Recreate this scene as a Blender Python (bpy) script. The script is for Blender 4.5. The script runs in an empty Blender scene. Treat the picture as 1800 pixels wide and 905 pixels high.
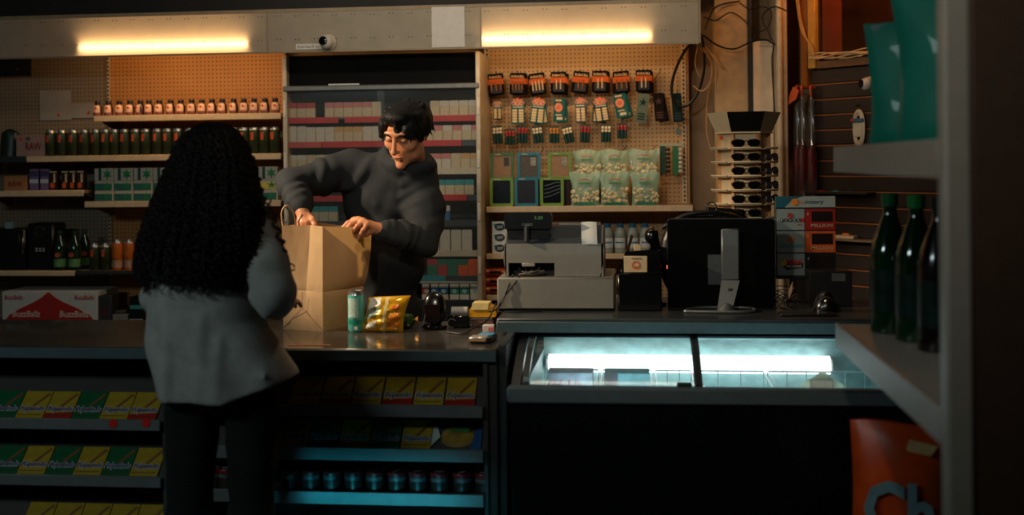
import bpy, bmesh, math, random
import numpy as np
from mathutils import Matrix, Vector, Euler

random.seed(11)
np.random.seed(11)
sc = bpy.context.scene
C = sc.collection
PI = math.pi

# ------------------------------------------------------------------ camera
FPX, CAMH, HOR = 2000.0, 1.60, 285.0
YAW, ROLL = math.atan(221 / FPX), 0.011
Fw = Vector((-math.sin(YAW), math.cos(YAW), 0))
Rt = Vector((math.cos(YAW), math.sin(YAW), -ROLL)).normalized()
Up = Rt.cross(Fw)
camd = bpy.data.cameras.new('camera')
cam = bpy.data.objects.new('camera', camd)
C.objects.link(cam)
camd.sensor_width = 36
camd.lens = 36 * FPX / 1800
camd.shift_y = -(452.5 - HOR) / 1800
camd.clip_start = 0.05
camd.dof.use_dof = True
camd.dof.focus_distance = 5.2
camd.dof.aperture_fstop = 1.5
cam.matrix_world = Matrix(((Rt.x, Up.x, -Fw.x, 0), (Rt.y, Up.y, -Fw.y, 0), (Rt.z, Up.z, -Fw.z, CAMH), (0, 0, 0, 1)))
sc.camera = cam

# ------------------------------------------------------------------ world, exposure
sc.view_settings.view_transform = 'Standard'
sc.view_settings.look = 'None'
sc.view_settings.gamma = 1
sc.view_settings.use_curve_mapping = False
sc.view_settings.exposure = 0.0
w = bpy.data.worlds.new('world')
sc.world = w
w.use_nodes = True
w.node_tree.nodes['Background'].inputs[0].default_value = (0.22, 0.42, 0.48, 1)
w.node_tree.nodes['Background'].inputs[1].default_value = 0.010

# ------------------------------------------------------------------ lights
def lamp(name, kind, loc, target, col, power, **kw):
    l = bpy.data.lights.new(name, kind)
    l.color = col
    l.energy = power
    for k, v in kw.items():
        setattr(l, k, v)
    o = bpy.data.objects.new(name, l)
    C.objects.link(o)
    o.location = loc
    d = Vector(target) - Vector(loc)
    o.rotation_euler = d.to_track_quat('-Z', 'Y').to_euler()
    return o

# ceiling panel in the aisle behind the camera: pale, a little green
lamp('aisle_ceiling_light', 'AREA', (-3.0, 1.1, 2.70), (-1.6, 4.0, 0.9), (0.76, 0.96, 0.97), 19, shape='RECTANGLE', size=1.2, size_y=0.3)
# added soft fill above the aisle that brightens the wall behind the counter
WASH, WASH_T = (-1.0, 1.15, 2.70), (0.0, 6.4, 1.55)
lamp('added_wall_fill', 'SPOT', WASH, WASH_T, (1.0, 0.90, 0.74), 105, spot_size=math.radians(50), spot_blend=1.0, shadow_soft_size=0.12)
# added fill above the clerk that brightens the shelves and spares him
FILL = (-0.95, 5.0, 2.74)
lamp('added_shelf_fill', 'AREA', FILL, (-0.95, 6.5, 1.55), (1.0, 0.84, 0.62), 11.5, shape='RECTANGLE', size=2.6, size_y=0.08)
# added spotlight that brightens the aisle shelving at the right
SIDE, SIDE_T = (0.05, 1.5, 2.66), (0.74, 3.3, 1.25)
lamp('added_aisle_fill', 'SPOT', SIDE, SIDE_T, (1.0, 0.90, 0.76), 20, spot_size=math.radians(62), spot_blend=0.9, shadow_soft_size=0.06)
# added low teal fill for the bottom rack, no fixture behind it
lamp('added_teal_glow', 'AREA', (-1.12, 2.9, 0.16), (-1.12, 3.95, 0.39), (0.04, 0.72, 0.95), 0.32, shape='RECTANGLE', size=0.92, size_y=0.06, spread=0.42)
# warm track spotlight over the left end of the counter
KEY, KEY_T = (-2.72, 3.92, 2.36), (-1.10, 4.56, 1.45)
# added warm fill over the counter, pointing down
PEND, CFILL_T = (-0.62, 4.02, 2.55), (-0.98, 4.25, 0.95)
lamp('added_counter_fill', 'SPOT', PEND, CFILL_T, (1.0, 0.76, 0.50), 34, spot_size=math.radians(52), spot_blend=0.8, shadow_soft_size=0.05)
lamp('counter_spotlight', 'SPOT', KEY, KEY_T, (1.0, 0.79, 0.55), 255, spot_size=math.radians(37), spot_blend=0.55, shadow_soft_size=0.04)

# ------------------------------------------------------------------ pixel helpers (for measuring positions on real planes)
def P(px, py, Y):
    d = Fw + (px - 900) / FPX * Rt + (HOR - py) / FPX * Up
    return Vector((0, 0, CAMH)) + d * (Y / d.y)
def XX(px, Y, py=285):
    return P(px, py, Y).x
def ZZ(px, py, Y):
    return P(px, py, Y).z

# ------------------------------------------------------------------ materials
def lin(c):
    return tuple(((x / 255) / 12.92 if x / 255 <= 0.04045 else ((x / 255 + 0.055) / 1.055) ** 2.4) for x in c)
MATS = {}
def M(col, rough=0.6, metal=0.0, noise=0.12, nscale=25.0, bump=0.0, bscale=150.0, emit=0.0, spec=0.5, trans=0.0, coat=0.0):
    key = (col, rough, metal, noise, nscale, bump, bscale, emit, spec, trans, coat)
    if key in MATS:
        return MATS[key]
    m = bpy.data.materials.new('material_%d_%d_%d' % tuple(int(x) for x in col))
    m.use_nodes = True
    nt = m.node_tree
    b = nt.nodes['Principled BSDF']
    L = lin(col)
    b.inputs['Roughness'].default_value = rough
    b.inputs['Metallic'].default_value = metal
    b.inputs['Specular IOR Level'].default_value = spec
    b.inputs['Transmission Weight'].default_value = trans
    b.inputs['Coat Weight'].default_value = coat
    if emit:
        b.inputs['Emission Color'].default_value = (*L, 1)
        b.inputs['Emission Strength'].default_value = emit
    b.inputs['Base Color'].default_value = (*L, 1)
    if noise or bump:
        tc = nt.nodes.new('ShaderNodeTexCoord')
    if noise:
        n = nt.nodes.new('ShaderNodeTexNoise')
        n.inputs['Scale'].default_value = nscale
        n.inputs['Detail'].default_value = 5
        nt.links.new(tc.outputs['Object'], n.inputs['Vector'])
        r = nt.nodes.new('ShaderNodeMapRange')
        r.inputs['From Min'].default_value = 0.3
        r.inputs['From Max'].default_value = 0.7
        r.inputs['To Min'].default_value = 1 - noise
        r.inputs['To Max'].default_value = 1 + noise
        nt.links.new(n.outputs['Fac'], r.inputs['Value'])
        x = nt.nodes.new('ShaderNodeVectorMath')
        x.operation = 'SCALE'
        x.inputs[0].default_value = L
        nt.links.new(r.outputs[0], x.inputs['Scale'])
        nt.links.new(x.outputs[0], b.inputs['Base Color'])
    if bump:
        n2 = nt.nodes.new('ShaderNodeTexNoise')
        n2.inputs['Scale'].default_value = bscale
        n2.inputs['Detail'].default_value = 4
        nt.links.new(tc.outputs['Object'], n2.inputs['Vector'])
        bp = nt.nodes.new('ShaderNodeBump')
        bp.inputs['Strength'].default_value = bump
        bp.inputs['Distance'].default_value = 0.004
        nt.links.new(n2.outputs['Fac'], bp.inputs['Height'])
        nt.links.new(bp.outputs[0], b.inputs['Normal'])
    MATS[key] = m
    return m

def mix_mat(name, col, fac, kind='TRANSPARENT', rough=0.4, tcol=(1, 1, 1), gloss=0.0, frost=None):
    """diffuse colour mixed with a see-through or translucent lobe, plus some gloss"""
    m = bpy.data.materials.new(name)
    m.use_nodes = True
    nt = m.node_tree
    nt.nodes.clear()
    out = nt.nodes.new('ShaderNodeOutputMaterial')
    d = nt.nodes.new('ShaderNodeBsdfDiffuse')
    tc = nt.nodes.new('ShaderNodeTexCoord')
    n = nt.nodes.new('ShaderNodeTexNoise')
    n.inputs['Scale'].default_value = 14
    n.inputs['Detail'].default_value = 6
    nt.links.new(tc.outputs['Object'], n.inputs['Vector'])
    r = nt.nodes.new('ShaderNodeMapRange')
    r.inputs['To Min'].default_value = 0.8
    r.inputs['To Max'].default_value = 1.2
    nt.links.new(n.outputs['Fac'], r.inputs['Value'])
    x = nt.nodes.new('ShaderNodeVectorMath')
    x.operation = 'SCALE'
    x.inputs[0].default_value = lin(col)
    nt.links.new(r.outputs[0], x.inputs['Scale'])
    nt.links.new(x.outputs[0], d.inputs['Color'])
    t = nt.nodes.new('ShaderNodeBsdfTransparent' if kind == 'TRANSPARENT' else 'ShaderNodeBsdfTranslucent')
    t.inputs['Color'].default_value = (*tcol, 1)
    mx = nt.nodes.new('ShaderNodeMixShader')
    mx.inputs[0].default_value = fac
    if frost:
        fr_ = nt.nodes.new('ShaderNodeMapRange')
        fr_.inputs['From Min'].default_value = 0.35
        fr_.inputs['From Max'].default_value = 0.65
        fr_.inputs['To Min'].default_value = frost[0]
        fr_.inputs['To Max'].default_value = frost[1]
        nt.links.new(n.outputs['Fac'], fr_.inputs['Value'])
        nt.links.new(fr_.outputs[0], mx.inputs[0])
    nt.links.new(d.outputs[0], mx.inputs[1])
    nt.links.new(t.outputs[0], mx.inputs[2])
    last = mx
    if gloss:
        g = nt.nodes.new('ShaderNodeBsdfGlossy')
        g.inputs['Roughness'].default_value = rough
        fr = nt.nodes.new('ShaderNodeFresnel')
        fr.inputs[0].default_value = 1.45
        ml = nt.nodes.new('ShaderNodeMath')
        ml.operation = 'MULTIPLY'
        ml.inputs[1].default_value = gloss
        nt.links.new(fr.outputs[0], ml.inputs[0])
        m2 = nt.nodes.new('ShaderNodeMixShader')
        nt.links.new(ml.outputs[0], m2.inputs[0])
        nt.links.new(mx.outputs[0], m2.inputs[1])
        nt.links.new(g.outputs[0], m2.inputs[2])
        last = m2
    nt.links.new(last.outputs[0], out.inputs[0])
    return m

def peg_mat(name, col, hole, pitch=0.0254, rad=0.17, axes=('X', 'Z')):
    """hardboard with a square grid of small holes"""
    m = bpy.data.materials.new(name)
    m.use_nodes = True
    nt = m.node_tree
    b = nt.nodes['Principled BSDF']
    b.inputs['Roughness'].default_value = 0.55
    tc = nt.nodes.new('ShaderNodeTexCoord')
    sp = nt.nodes.new('ShaderNodeSeparateXYZ')
    nt.links.new(tc.outputs['Object'], sp.inputs[0])
    def mth(op, a, bb=None):
        n = nt.nodes.new('ShaderNodeMath')
        n.operation = op
        for i, v in enumerate((a, bb)):
            if v is None:
                continue
            if isinstance(v, (int, float)):
                n.inputs[i].default_value = v
            else:
                nt.links.new(v, n.inputs[i])
        return n.outputs[0]
    sq = []
    for a in axes:
        q = mth('DIVIDE', sp.outputs[a], pitch)
        q = mth('FRACT', q)
        q = mth('SUBTRACT', q, 0.5)
        sq.append(mth('MULTIPLY', q, q))
    r = mth('SQRT', mth('ADD', sq[0], sq[1]))
    fac = mth('LESS_THAN', r, rad)
    n = nt.nodes.new('ShaderNodeTexNoise')
    n.inputs['Scale'].default_value = 5
    n.inputs['Detail'].default_value = 6
    nt.links.new(tc.outputs['Object'], n.inputs['Vector'])
    rg = nt.nodes.new('ShaderNodeMapRange')
    rg.inputs['To Min'].default_value = 0.8
    rg.inputs['To Max'].default_value = 1.15
    nt.links.new(n.outputs['Fac'], rg.inputs['Value'])
    x = nt.nodes.new('ShaderNodeVectorMath')
    x.operation = 'SCALE'
    x.inputs[0].default_value = lin(col)
    nt.links.new(rg.outputs[0], x.inputs['Scale'])
    mx = nt.nodes.new('ShaderNodeMix')
    mx.data_type = 'RGBA'
    nt.links.new(fac, mx.inputs['Factor'])
    nt.links.new(x.outputs[0], mx.inputs['A'])
    mx.inputs['B'].default_value = (*lin(hole), 1)
    nt.links.new(mx.outputs['Result'], b.inputs['Base Color'])
    return m

# ------------------------------------------------------------------ mesh helpers
RX90 = Matrix.Rotation(PI / 2, 4, 'X')          # local (x, y, z) -> (x, -z, y): flat art that faces -Y
def T(x, y, z):
    return Matrix.Translation((x, y, z))
def RZ(a):
    return Matrix.Rotation(a, 4, 'Z')
def RY(a):
    return Matrix.Rotation(a, 4, 'Y')
def RX(a):
    return Matrix.Rotation(a, 4, 'X')

class MB:
    def __init__(s):
        s.v, s.f = [], []
    def add(s, v, f, m=None):
        o = len(s.v)
        s.v += [tuple(m @ Vector(q)) for q in v] if m is not None else [tuple(q) for q in v]
        s.f += [tuple(i + o for i in q) for q in f]
        return s
    def box(s, x0, x1, y0, y1, z0, z1, b=0.0, m=None):
        cx, cy, cz = (x0 + x1) / 2, (y0 + y1) / 2, (z0 + z1) / 2
        h = (abs(x1 - x0) / 2, abs(y1 - y0) / 2, abs(z1 - z0) / 2)
        if not b:
            v = [(cx + a * h[0], cy + c * h[1], cz + d * h[2]) for a in (-1, 1) for c in (-1, 1) for d in (-1, 1)]
            f = [(0, 1, 3, 2), (4, 6, 7, 5), (0, 4, 5, 1), (2, 3, 7, 6), (0, 2, 6, 4), (1, 5, 7, 3)]
            return s.add(v, f, m)
        b = min(b, min(h) * 0.95)
        sg = [(a, c, d) for a in (-1, 1) for c in (-1, 1) for d in (-1, 1)]
        v, ix = [], {}
        for g in sg:
            for a in range(3):
                ix[(g, a)] = len(v)
                q = [g[k] * (h[k] if k == a else h[k] - b) for k in range(3)]
                v.append((cx + q[0], cy + q[1], cz + q[2]))
        f = []
        for a in range(3):
            p, q = [k for k in range(3) if k != a]
            for sa in (-1, 1):
                lp = []
                for (sp_, sq_) in ((-1, -1), (1, -1), (1, 1), (-1, 1)):
                    g = [0, 0, 0]
                    g[a], g[p], g[q] = sa, sp_, sq_
                    lp.append(ix[(tuple(g), a)])
                f.append(tuple(lp))
            for sp_ in (-1, 1):
                for sq_ in (-1, 1):
                    lo, hi = [0, 0, 0], [0, 0, 0]
                    lo[a], hi[a] = -1, 1
                    lo[p] = hi[p] = sp_
                    lo[q] = hi[q] = sq_
                    lo, hi = tuple(lo), tuple(hi)
                    f.append((ix[(lo, p)], ix[(lo, q)], ix[(hi, q)], ix[(hi, p)]))
        for g in sg:
            f.append((ix[(g, 0)], ix[(g, 1)], ix[(g, 2)]))
        return s.add(v, f, m)
    def lathe(s, prof, n=16, m=None, a0=0.0, a1=2 * PI, cap=True):
        full = abs(a1 - a0 - 2 * PI) < 1e-6
        k = n if full else n + 1
        v, f = [], []
        for r, z in prof:
            for i in range(k):
                a = a0 + (a1 - a0) * i / n
                v.append((r * math.cos(a), r * math.sin(a), z))
        for j in range(len(prof) - 1):
            for i in range(n):
                i2 = (i + 1) % k
                f.append((j * k + i, j * k + i2, (j + 1) * k + i2, (j + 1) * k + i))
        if full and cap:
            if prof[0][0] > 1e-6:
                f.append(tuple(range(k))[::-1])
            if prof[-1][0] > 1e-6:
                f.append(tuple((len(prof) - 1) * k + i for i in range(k)))
        return s.add(v, f, m)
    def tube(s, pts, r, n=6, m=None, closed=False):
        pts = [Vector(p) for p in pts]
        N = len(pts)
        v, f = [], []
        up = None
        for i, p in enumerate(pts):
            if closed:
                d = pts[(i + 1) % N] - pts[i - 1]
            else:
                d = pts[min(i + 1, N - 1)] - pts[max(i - 1, 0)]
            if d.length < 1e-9:
                d = Vector((0, 0, 1))
            d.normalize()
            if up is None:
                up = Vector((0, 0, 1)) if abs(d.z) < 0.9 else Vector((1, 0, 0))
            a = d.cross(up)
            if a.length < 1e-6:
                a = d.orthogonal()
            a.normalize()
            up = a.cross(d)
            rr = r[i] if isinstance(r, (list, tuple)) else r
            for k in range(n):
                t = 2 * PI * k / n
                v.append(p + a * (rr * math.cos(t)) + up * (rr * math.sin(t)))
        for i in range(N if closed else N - 1):
            j = (i + 1) % N
            for k in range(n):
                k2 = (k + 1) % n
                f.append((i * n + k, i * n + k2, j * n + k2, j * n + k))
        if not closed:
            f.append(tuple(range(n))[::-1])
            f.append(tuple((N - 1) * n + k for k in range(n)))
        return s.add(v, f, m)
    def prism(s, poly, z0, z1, m=None):
        n = len(poly)
        v = [(x, y, z0) for x, y in poly] + [(x, y, z1) for x, y in poly]
        f = [tuple(range(n))[::-1], tuple(range(n, 2 * n))]
        f += [(i, (i + 1) % n, n + (i + 1) % n, n + i) for i in range(n)]
        return s.add(v, f, m)
    def ring(s, outer, inner, z0, z1, m=None):
        n = len(outer)
        v = [(x, y, z) for pl, z in ((outer, z0), (inner, z0), (outer, z1), (inner, z1)) for x, y in pl]
        f = []
        for i in range(n):
            j = (i + 1) % n
            f += [(i, j, n + j, n + i), (2 * n + i, 3 * n + i, 3 * n + j, 2 * n + j), (i, 2 * n + i, 2 * n + j, j), (n + i, n + j, 3 * n + j, 3 * n + i)]
        return s.add(v, f, m)
    def grid(s, fn, nu, nv, m=None):
        v = [fn(i / nu, j / nv) for i in range(nu + 1) for j in range(nv + 1)]
        f = [(i * (nv + 1) + j, (i + 1) * (nv + 1) + j, (i + 1) * (nv + 1) + j + 1, i * (nv + 1) + j + 1) for i in range(nu) for j in range(nv)]
        return s.add(v, f, m)
    def mesh(s, name, smooth=40):
        me = bpy.data.meshes.new(name)
        me.from_pydata(s.v, [], s.f)
        bm = bmesh.new()
        bm.from_mesh(me)
        bmesh.ops.recalc_face_normals(bm, faces=bm.faces)
        bm.to_mesh(me)
        bm.free()
        if smooth:
            me.polygons.foreach_set('use_smooth', [True] * len(me.polygons))
            me.set_sharp_from_angle(angle=math.radians(smooth))
        return me
    def build(s, name, mat, parent=None, smooth=40):
        return obj(name, s.mesh(name, smooth), mat, parent)

def obj(name, me, mat, parent=None):
    if mat is not None and not me.materials:
        me.materials.append(mat)
    o = bpy.data.objects.new(name, me)
    C.objects.link(o)
    if parent is not None:
        o.parent = parent
    return o
def tag(o, label, cat, group=None):
    o['label'] = label
    o['category'] = cat
    if group:
        o['group'] = group
    return o
def struct(o):
    o['kind'] = 'structure'
    return o
def thing(name, label, cat, loc=(0, 0, 0), rz=0.0, group=None, rot=None):
    o = bpy.data.objects.new(name, None)
    o.empty_display_size = 0.02
    C.objects.link(o)
    o.location = loc
    o.rotation_euler = rot if rot else (0, 0, rz)
    return tag(o, label, cat, group)
def dup(root, loc, rz=0.0, label=None, rot=None, scale=None):
    r = root.copy()
    C.objects.link(r)
    r.location = loc
    r.rotation_euler = rot if rot else (0, 0, rz)
    if scale:
        r.scale = scale
    if label:
        r['label'] = label
    for ch in root.children:
        c = ch.copy()
        C.objects.link(c)
        c.parent = r
        for g in ch.children:
            d = g.copy()
            C.objects.link(d)
            d.parent = c
    return r
ORD = ['first', 'second', 'third', 'fourth', 'fifth', 'sixth', 'seventh', 'eighth', 'ninth', 'tenth', 'eleventh', 'twelfth', 'thirteenth', 'fourteenth', 'fifteenth', 'sixteenth', 'seventeenth', 'eighteenth', 'nineteenth', 'twentieth', 'twenty-first', 'twenty-second', 'twenty-third', 'twenty-fourth']
def nth(i, n=None):
    if i == 0:
        return 'leftmost'
    if n and i == n - 1:
        return 'rightmost'
    return ORD[i] + ' from left'

TXT = {}
def text_mesh(body, bold=0.0):
    k = (body, bold)
    if k not in TXT:
        cu = bpy.data.curves.new('lettering', 'FONT')
        cu.body = body
        cu.resolution_u = 2
        cu.offset = bold
        o = bpy.data.objects.new('lettering', cu)
        me = bpy.data.meshes.new_from_object(o)
        v = np.array([q.co[:] for q in me.vertices])
        lo, hi = v.min(0), v.max(0)
        f = [tuple(p.vertices) for p in me.polygons]
        v = (v - (lo + hi) / 2) / (hi - lo + 1e-9)
        v[:, 2] = 0
        TXT[k] = (v, f)
        bpy.data.objects.remove(o)
        bpy.data.curves.remove(cu)
        bpy.data.meshes.remove(me)
    return TXT[k]
def text(name, body, w_, h_, mat, parent, m, bold=0.0, shear=0.0):
    """flat printed lettering w_ x h_ centred on the local frame m (x right, y up, z out)"""
    v, f = text_mesh(body, bold)
    vv = [(a * w_ + b * h_ * shear, b * h_, 0) for a, b, c in v]
    mb = MB().add(vv, f, m)
    me = bpy.data.meshes.new(name)
    me.from_pydata(mb.v, [], mb.f)
    return obj(name, me, mat, parent)
def rrect(w_, h_, r, n=4):
    p = []
    for cx, cy, a0 in ((w_ / 2 - r, h_ / 2 - r, 0), (-w_ / 2 + r, h_ / 2 - r, PI / 2), (-w_ / 2 + r, -h_ / 2 + r, PI), (w_ / 2 - r, -h_ / 2 + r, 1.5 * PI)):
        for i in range(n + 1):
            a = a0 + PI / 2 * i / n
            p.append((cx + r * math.cos(a), cy + r * math.sin(a)))
    return p
def oval(rx, ry, n=16):
    return [(rx * math.cos(2 * PI * i / n), ry * math.sin(2 * PI * i / n)) for i in range(n)]
def star(r0, r1, n):
    return [((r0 if i % 2 == 0 else r1) * math.cos(PI * i / n + PI / 2), (r0 if i % 2 == 0 else r1) * math.sin(PI * i / n + PI / 2)) for i in range(2 * n)]
def F(x, z, y=0.0):
    """frame for flat art that faces -Y at local x, z and depth y"""
    return T(x, y, z) @ RX90
def spline(pts, n=8):
    """Catmull-Rom through pts"""
    p = [Vector(q) for q in pts]
    p = [2 * p[0] - p[1]] + p + [2 * p[-1] - p[-2]]
    out = []
    for i in range(1, len(p) - 2):
        for k in range(n):
            t = k / n
            out.append(0.5 * ((2 * p[i]) + (p[i + 1] - p[i - 1]) * t + (2 * p[i - 1] - 5 * p[i] + 4 * p[i + 1] - p[i + 2]) * t * t + (3 * p[i] - p[i - 1] - 3 * p[i + 1] + p[i + 2]) * t ** 3))
    out.append(p[-2])
    return out

# ================================================================== STRUCTURE
YB = 6.85                                   # face of the pegboards
def boxobj(name, b, mat, parent=None, ch=0.0):
    return MB().box(*b, b=ch).build(name, mat, parent)
struct(boxobj('floor', (-4.4, 2.8, -1.5, 7.05, -0.06, 0), M((70, 66, 60), 0.35, noise=0.2, nscale=4)))
struct(boxobj('ceiling', (-4.4, 2.8, -1.5, 7.05, 2.82, 2.9), M((66, 52, 42), 0.8)))
struct(boxobj('wall_back', (-4.4, 2.8, 6.95, 7.05, 0, 2.82), M((150, 122, 92), 0.8, noise=0.15, nscale=6, bump=0.2, bscale=60)))
struct(boxobj('wall_left', (-4.5, -4.4, -1.5, 7.05, 0, 2.82), M((96, 92, 86), 0.8)))
struct(boxobj('wall_side', (2.42, 2.52, -1.5, 5.1, 0, 2.82), M((86, 80, 72), 0.8)))

# slatted side wall that runs diagonally from the back wall towards the aisle
A0 = Vector((0.985, 6.62, 0))
sd = Vector((1.145, -1.25, 0)).normalized()
ang = math.atan2(sd.y, sd.x)
SW = T(A0.x, A0.y, 0) @ RZ(ang)             # local x along the wall, -y towards the room
wall = struct(MB().box(0, 2.1, 0.012, 0.10, 0, 2.82, m=SW).build('wall_right', M((24, 15, 12), 0.6)))
slat_m = M((34, 20, 15), 0.45, noise=0.2, nscale=8)
groove_m = M((150, 84, 44), 0.45, noise=0.1)
zt = 2.10
for k in range(17):
    z1 = zt - k * 0.086
    MB().box(0.0, 2.1, -0.004, 0.014, z1 - 0.076, z1, b=0.003, m=SW).build('slat', slat_m, wall)
    MB().box(0.0, 2.1, 0.006, 0.0135, z1 - 0.086, z1 - 0.076, m=SW).build('groove_strip', groove_m, wall)

# ------------------------------------------------------------------ pegboard panels behind the shelves
tan_peg = peg_mat('tan_pegboard', (204, 164, 116), (88, 58, 32))
grey_peg = peg_mat('grey_pegboard', (150, 128, 104), (60, 46, 36))  # greyer and darker than the other boards
XA, XB = XX(190, YB), XX(503, YB)
pb = boxobj('pegboard', (XA + 0.004, XB, YB, YB + 0.02, 0.6, 2.40), peg_mat('orange_pegboard', (204, 138, 70), (84, 46, 20)))
tag(pb, 'warm tan pegboard behind the energy shots, left of the cigarette case', 'pegboard')
pb = boxobj('pegboard', (-4.35, XA - 0.004, YB, YB + 0.02, 0.6, 2.40), grey_peg)
tag(pb, 'darker greyish pegboard at the far left edge, left of the dark seam', 'pegboard')
XC, XD = XX(852, YB), XX(1212, YB)
pb = boxobj('pegboard', (XC, XD, YB, YB + 0.02, 0.55, 2.40), tan_peg)
tag(pb, 'tan pegboard hung with batteries, right of the cigarette case', 'pegboard')

cream = M((214, 186, 150), 0.5, noise=0.08)
def upright(px, label, w_=0.03):
    x = XX(px, YB - 0.02)
    t = thing('slotted_upright', label, 'upright', (x, YB - 0.012, 0.0))
    MB().box(-w_ / 2, w_ / 2, -0.012, 0.010, 0, 2.42, b=0.002).build('post', cream, t)
    s = MB()
    z = 0.62
    while z < 2.38:
        s.box(-0.0045, 0.0045, -0.0135, -0.0115, z, z + 0.014)
        z += 0.0254
    o = s.build('slot_row', M((14, 9, 6), 0.8), t)
    o['kind'] = 'stuff'
    return t
upright(858, 'slotted metal upright right beside the cigarette case')
upright(1203, 'slotted metal upright at the right end of the battery pegboard')
upright(192, 'slotted metal upright in the dark seam between the left pegboards', 0.018)

# ------------------------------------------------------------------ shelves
def shelf(px0, px1, pyT, label, Yf=6.45, lip=0.036, back=None, mat=None, lipmat=None, zt=None):
    z = zt if zt is not None else ZZ((px0 + px1) / 2, pyT, Yf)
    x0, x1 = XX(px0, Yf, pyT), XX(px1, Yf, pyT)
    back = back or YB - 0.03
    t = thing('wall_shelf', label, 'shelf', ((x0 + x1) / 2, Yf, z))
    h = (x1 - x0) / 2
    MB().box(-h, h, 0.006, back - Yf, -0.018, 0, b=0.001).build('deck', mat or M((150, 128, 104), 0.5), t)
    MB().box(-h, h, -0.006, 0.006, -lip, 0.001, b=0.003).build('front_lip', lipmat or cream, t)
    for s in (-1, 1):
        MB().prism([(0.02, -0.018), (back - Yf, -0.018), (back - Yf, -0.10), (back - Yf - 0.05, -0.10)], -0.004, 0.004, m=T(s * (h - 0.012), 0, 0) @ Matrix(((0, 0, 1, 0), (1, 0, 0, 0), (0, 1, 0, 0), (0, 0, 0, 1)))).build('bracket', M((120, 104, 88), 0.5), t)
    return x0, x1, z
xA0, xA1, zA = shelf(165, 494, 201, 'wall shelf carrying the row of little energy shot bottles')
xB0, xB1, zB = shelf(47, 494, 272, 'wall shelf carrying the row of tall green cans')
shelf(-60, 46, 277, 'short dark-edged shelf left of the tall cans', lipmat=M((26, 40, 42), 0.5), zt=zB)
xC0, xC1, zC = shelf(149, 494, 353, 'wall shelf carrying stacked green and white boxes')
xL0, xL1, zL = shelf(-40, 147, 335, 'short wall shelf carrying a carton and purple packs')
xD0, xD1, zD = shelf(-60, 132, 476, 'low wall shelf under the black speaker and soda bottles', lip=0.03)
shelf(133, 492, 476, 'low dark-edged wall shelf under the orange cans', lip=0.022, lipmat=M((40, 44, 46), 0.5), zt=zD)
xE0, xE1, zE = shelf(855, 1218, 362, 'wood-toned shelf under the framed boxes and candy bags', Yf=6.5, lip=0.034)
xF0, xF1, zF = shelf(855, 1150, 446, 'shelf behind the cash register carrying clear bottles', Yf=6.5, lip=0.03)
xG0, xG1, zG = shelf(855, 1150, 519, 'lowest visible shelf beside the cash register with orange packs', Yf=6.5, lip=0.03)

# base cabinet along the back wall on the left
t = thing('back_cabinet', 'low dark cabinet along the back wall under the shelves', 'cabinet', (0, 0, 0))
ZBC = 0.640
MB().box(-4.35, -2.06, 6.32, YB - 0.002, 0, ZBC - 0.03, b=0.004).build('body', M((40, 32, 27), 0.6), t)
MB().box(-4.35, -2.06, 6.30, YB - 0.002, ZBC - 0.03, ZBC, b=0.004).build('top', M((52, 46, 42), 0.4), t)
for k in range(4):
    MB().box(-4.3 + k * 0.56, -4.3 + k * 0.56 + 0.54, 6.305, 6.32, 0.08, ZBC - 0.05, b=0.003).build('door', M((46, 37, 31), 0.5), t)
# base cabinet under the battery pegboard
t = thing('back_cabinet', 'low dark cabinet along the back wall under the battery pegboard', 'cabinet', (0, 0, 0))
MB().box(-0.86, 0.31, 6.40, YB - 0.002, 0, 0.56, b=0.004).build('body', M((40, 32, 27), 0.6), t)
for k in range(2):
    MB().box(-0.85 + k * 0.58, -0.85 + k * 0.58 + 0.56, 6.385, 6.40, 0.06, 0.54, b=0.003).build('door', M((46, 37, 31), 0.5), t)

# ------------------------------------------------------------------ lit header canopy
YF, ZF0, ZF1 = 6.20, 2.232, 2.458
fasc = mix_mat('header_plastic', (176, 166, 148), 0.26, 'TRANSLUCENT', tcol=(0.95, 0.86, 0.74), gloss=0.25, rough=0.45)
XH0, XH1 = -4.3, 0.333
t = thing('lit_header', 'long grey backlit header panel above the shelves', 'header', (0, 0, 0))
ed = [XH0, XX(472, YF), XX(848, YF), XH1]
for k in range(3):
    MB().add([(ed[k] + 0.001, YF, ZF0), (ed[k + 1] - 0.001, YF, ZF0), (ed[k + 1] - 0.001, YF, ZF1), (ed[k] + 0.001, YF, ZF1)], [(0, 1, 2, 3)]).build('panel', fasc, t, smooth=0)
hm = M((150, 128, 100), 0.55)
MB().box(XH0, XH1, YF, YB, ZF1, ZF1 + 0.012).build('top_board', M((74, 60, 48), 0.7), t)
MB().box(XH1, XH1 + 0.012, YF - 0.002, YF + 0.20, ZF0, ZF1 + 0.012).build('end_board', hm, t)
MB().box(XH0, XH1, YF - 0.003, YF + 0.012, ZF1 - 0.006, ZF1 + 0.014).build('top_trim', hm, t)
MB().box(XH0, XH1, YF - 0.003, YF + 0.010, ZF0 - 0.006, ZF0 + 0.003).build('bottom_trim', hm, t)
for k in (1, 2):
    MB().box(ed[k] - 0.004, ed[k] + 0.004, YF - 0.002, YF + 0.006, ZF0, ZF1).build('seam_strip', hm, t)
s = MB()
x = XH0 + 0.05
i = 0
while x < XH1 - 0.03:
    for zz in (2.432, 2.300):
        for dx in (0, 0.020):
            s.lathe([(0.0032, 0), (0.0032, 0.0015)], 6, m=T(x + dx, YF - 0.0005, zz + (0.002 if i % 2 else -0.001)) @ RX90)
    x += 0.107
    i += 1
o = s.build('rivet_holes', M((58, 48, 38), 0.7), t)
o['kind'] = 'stuff'
tube_m = M((255, 206, 144), 0.5, noise=0, emit=30.0)
tube_c = M((210, 205, 195), 0.4, metal=0.6)
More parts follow.
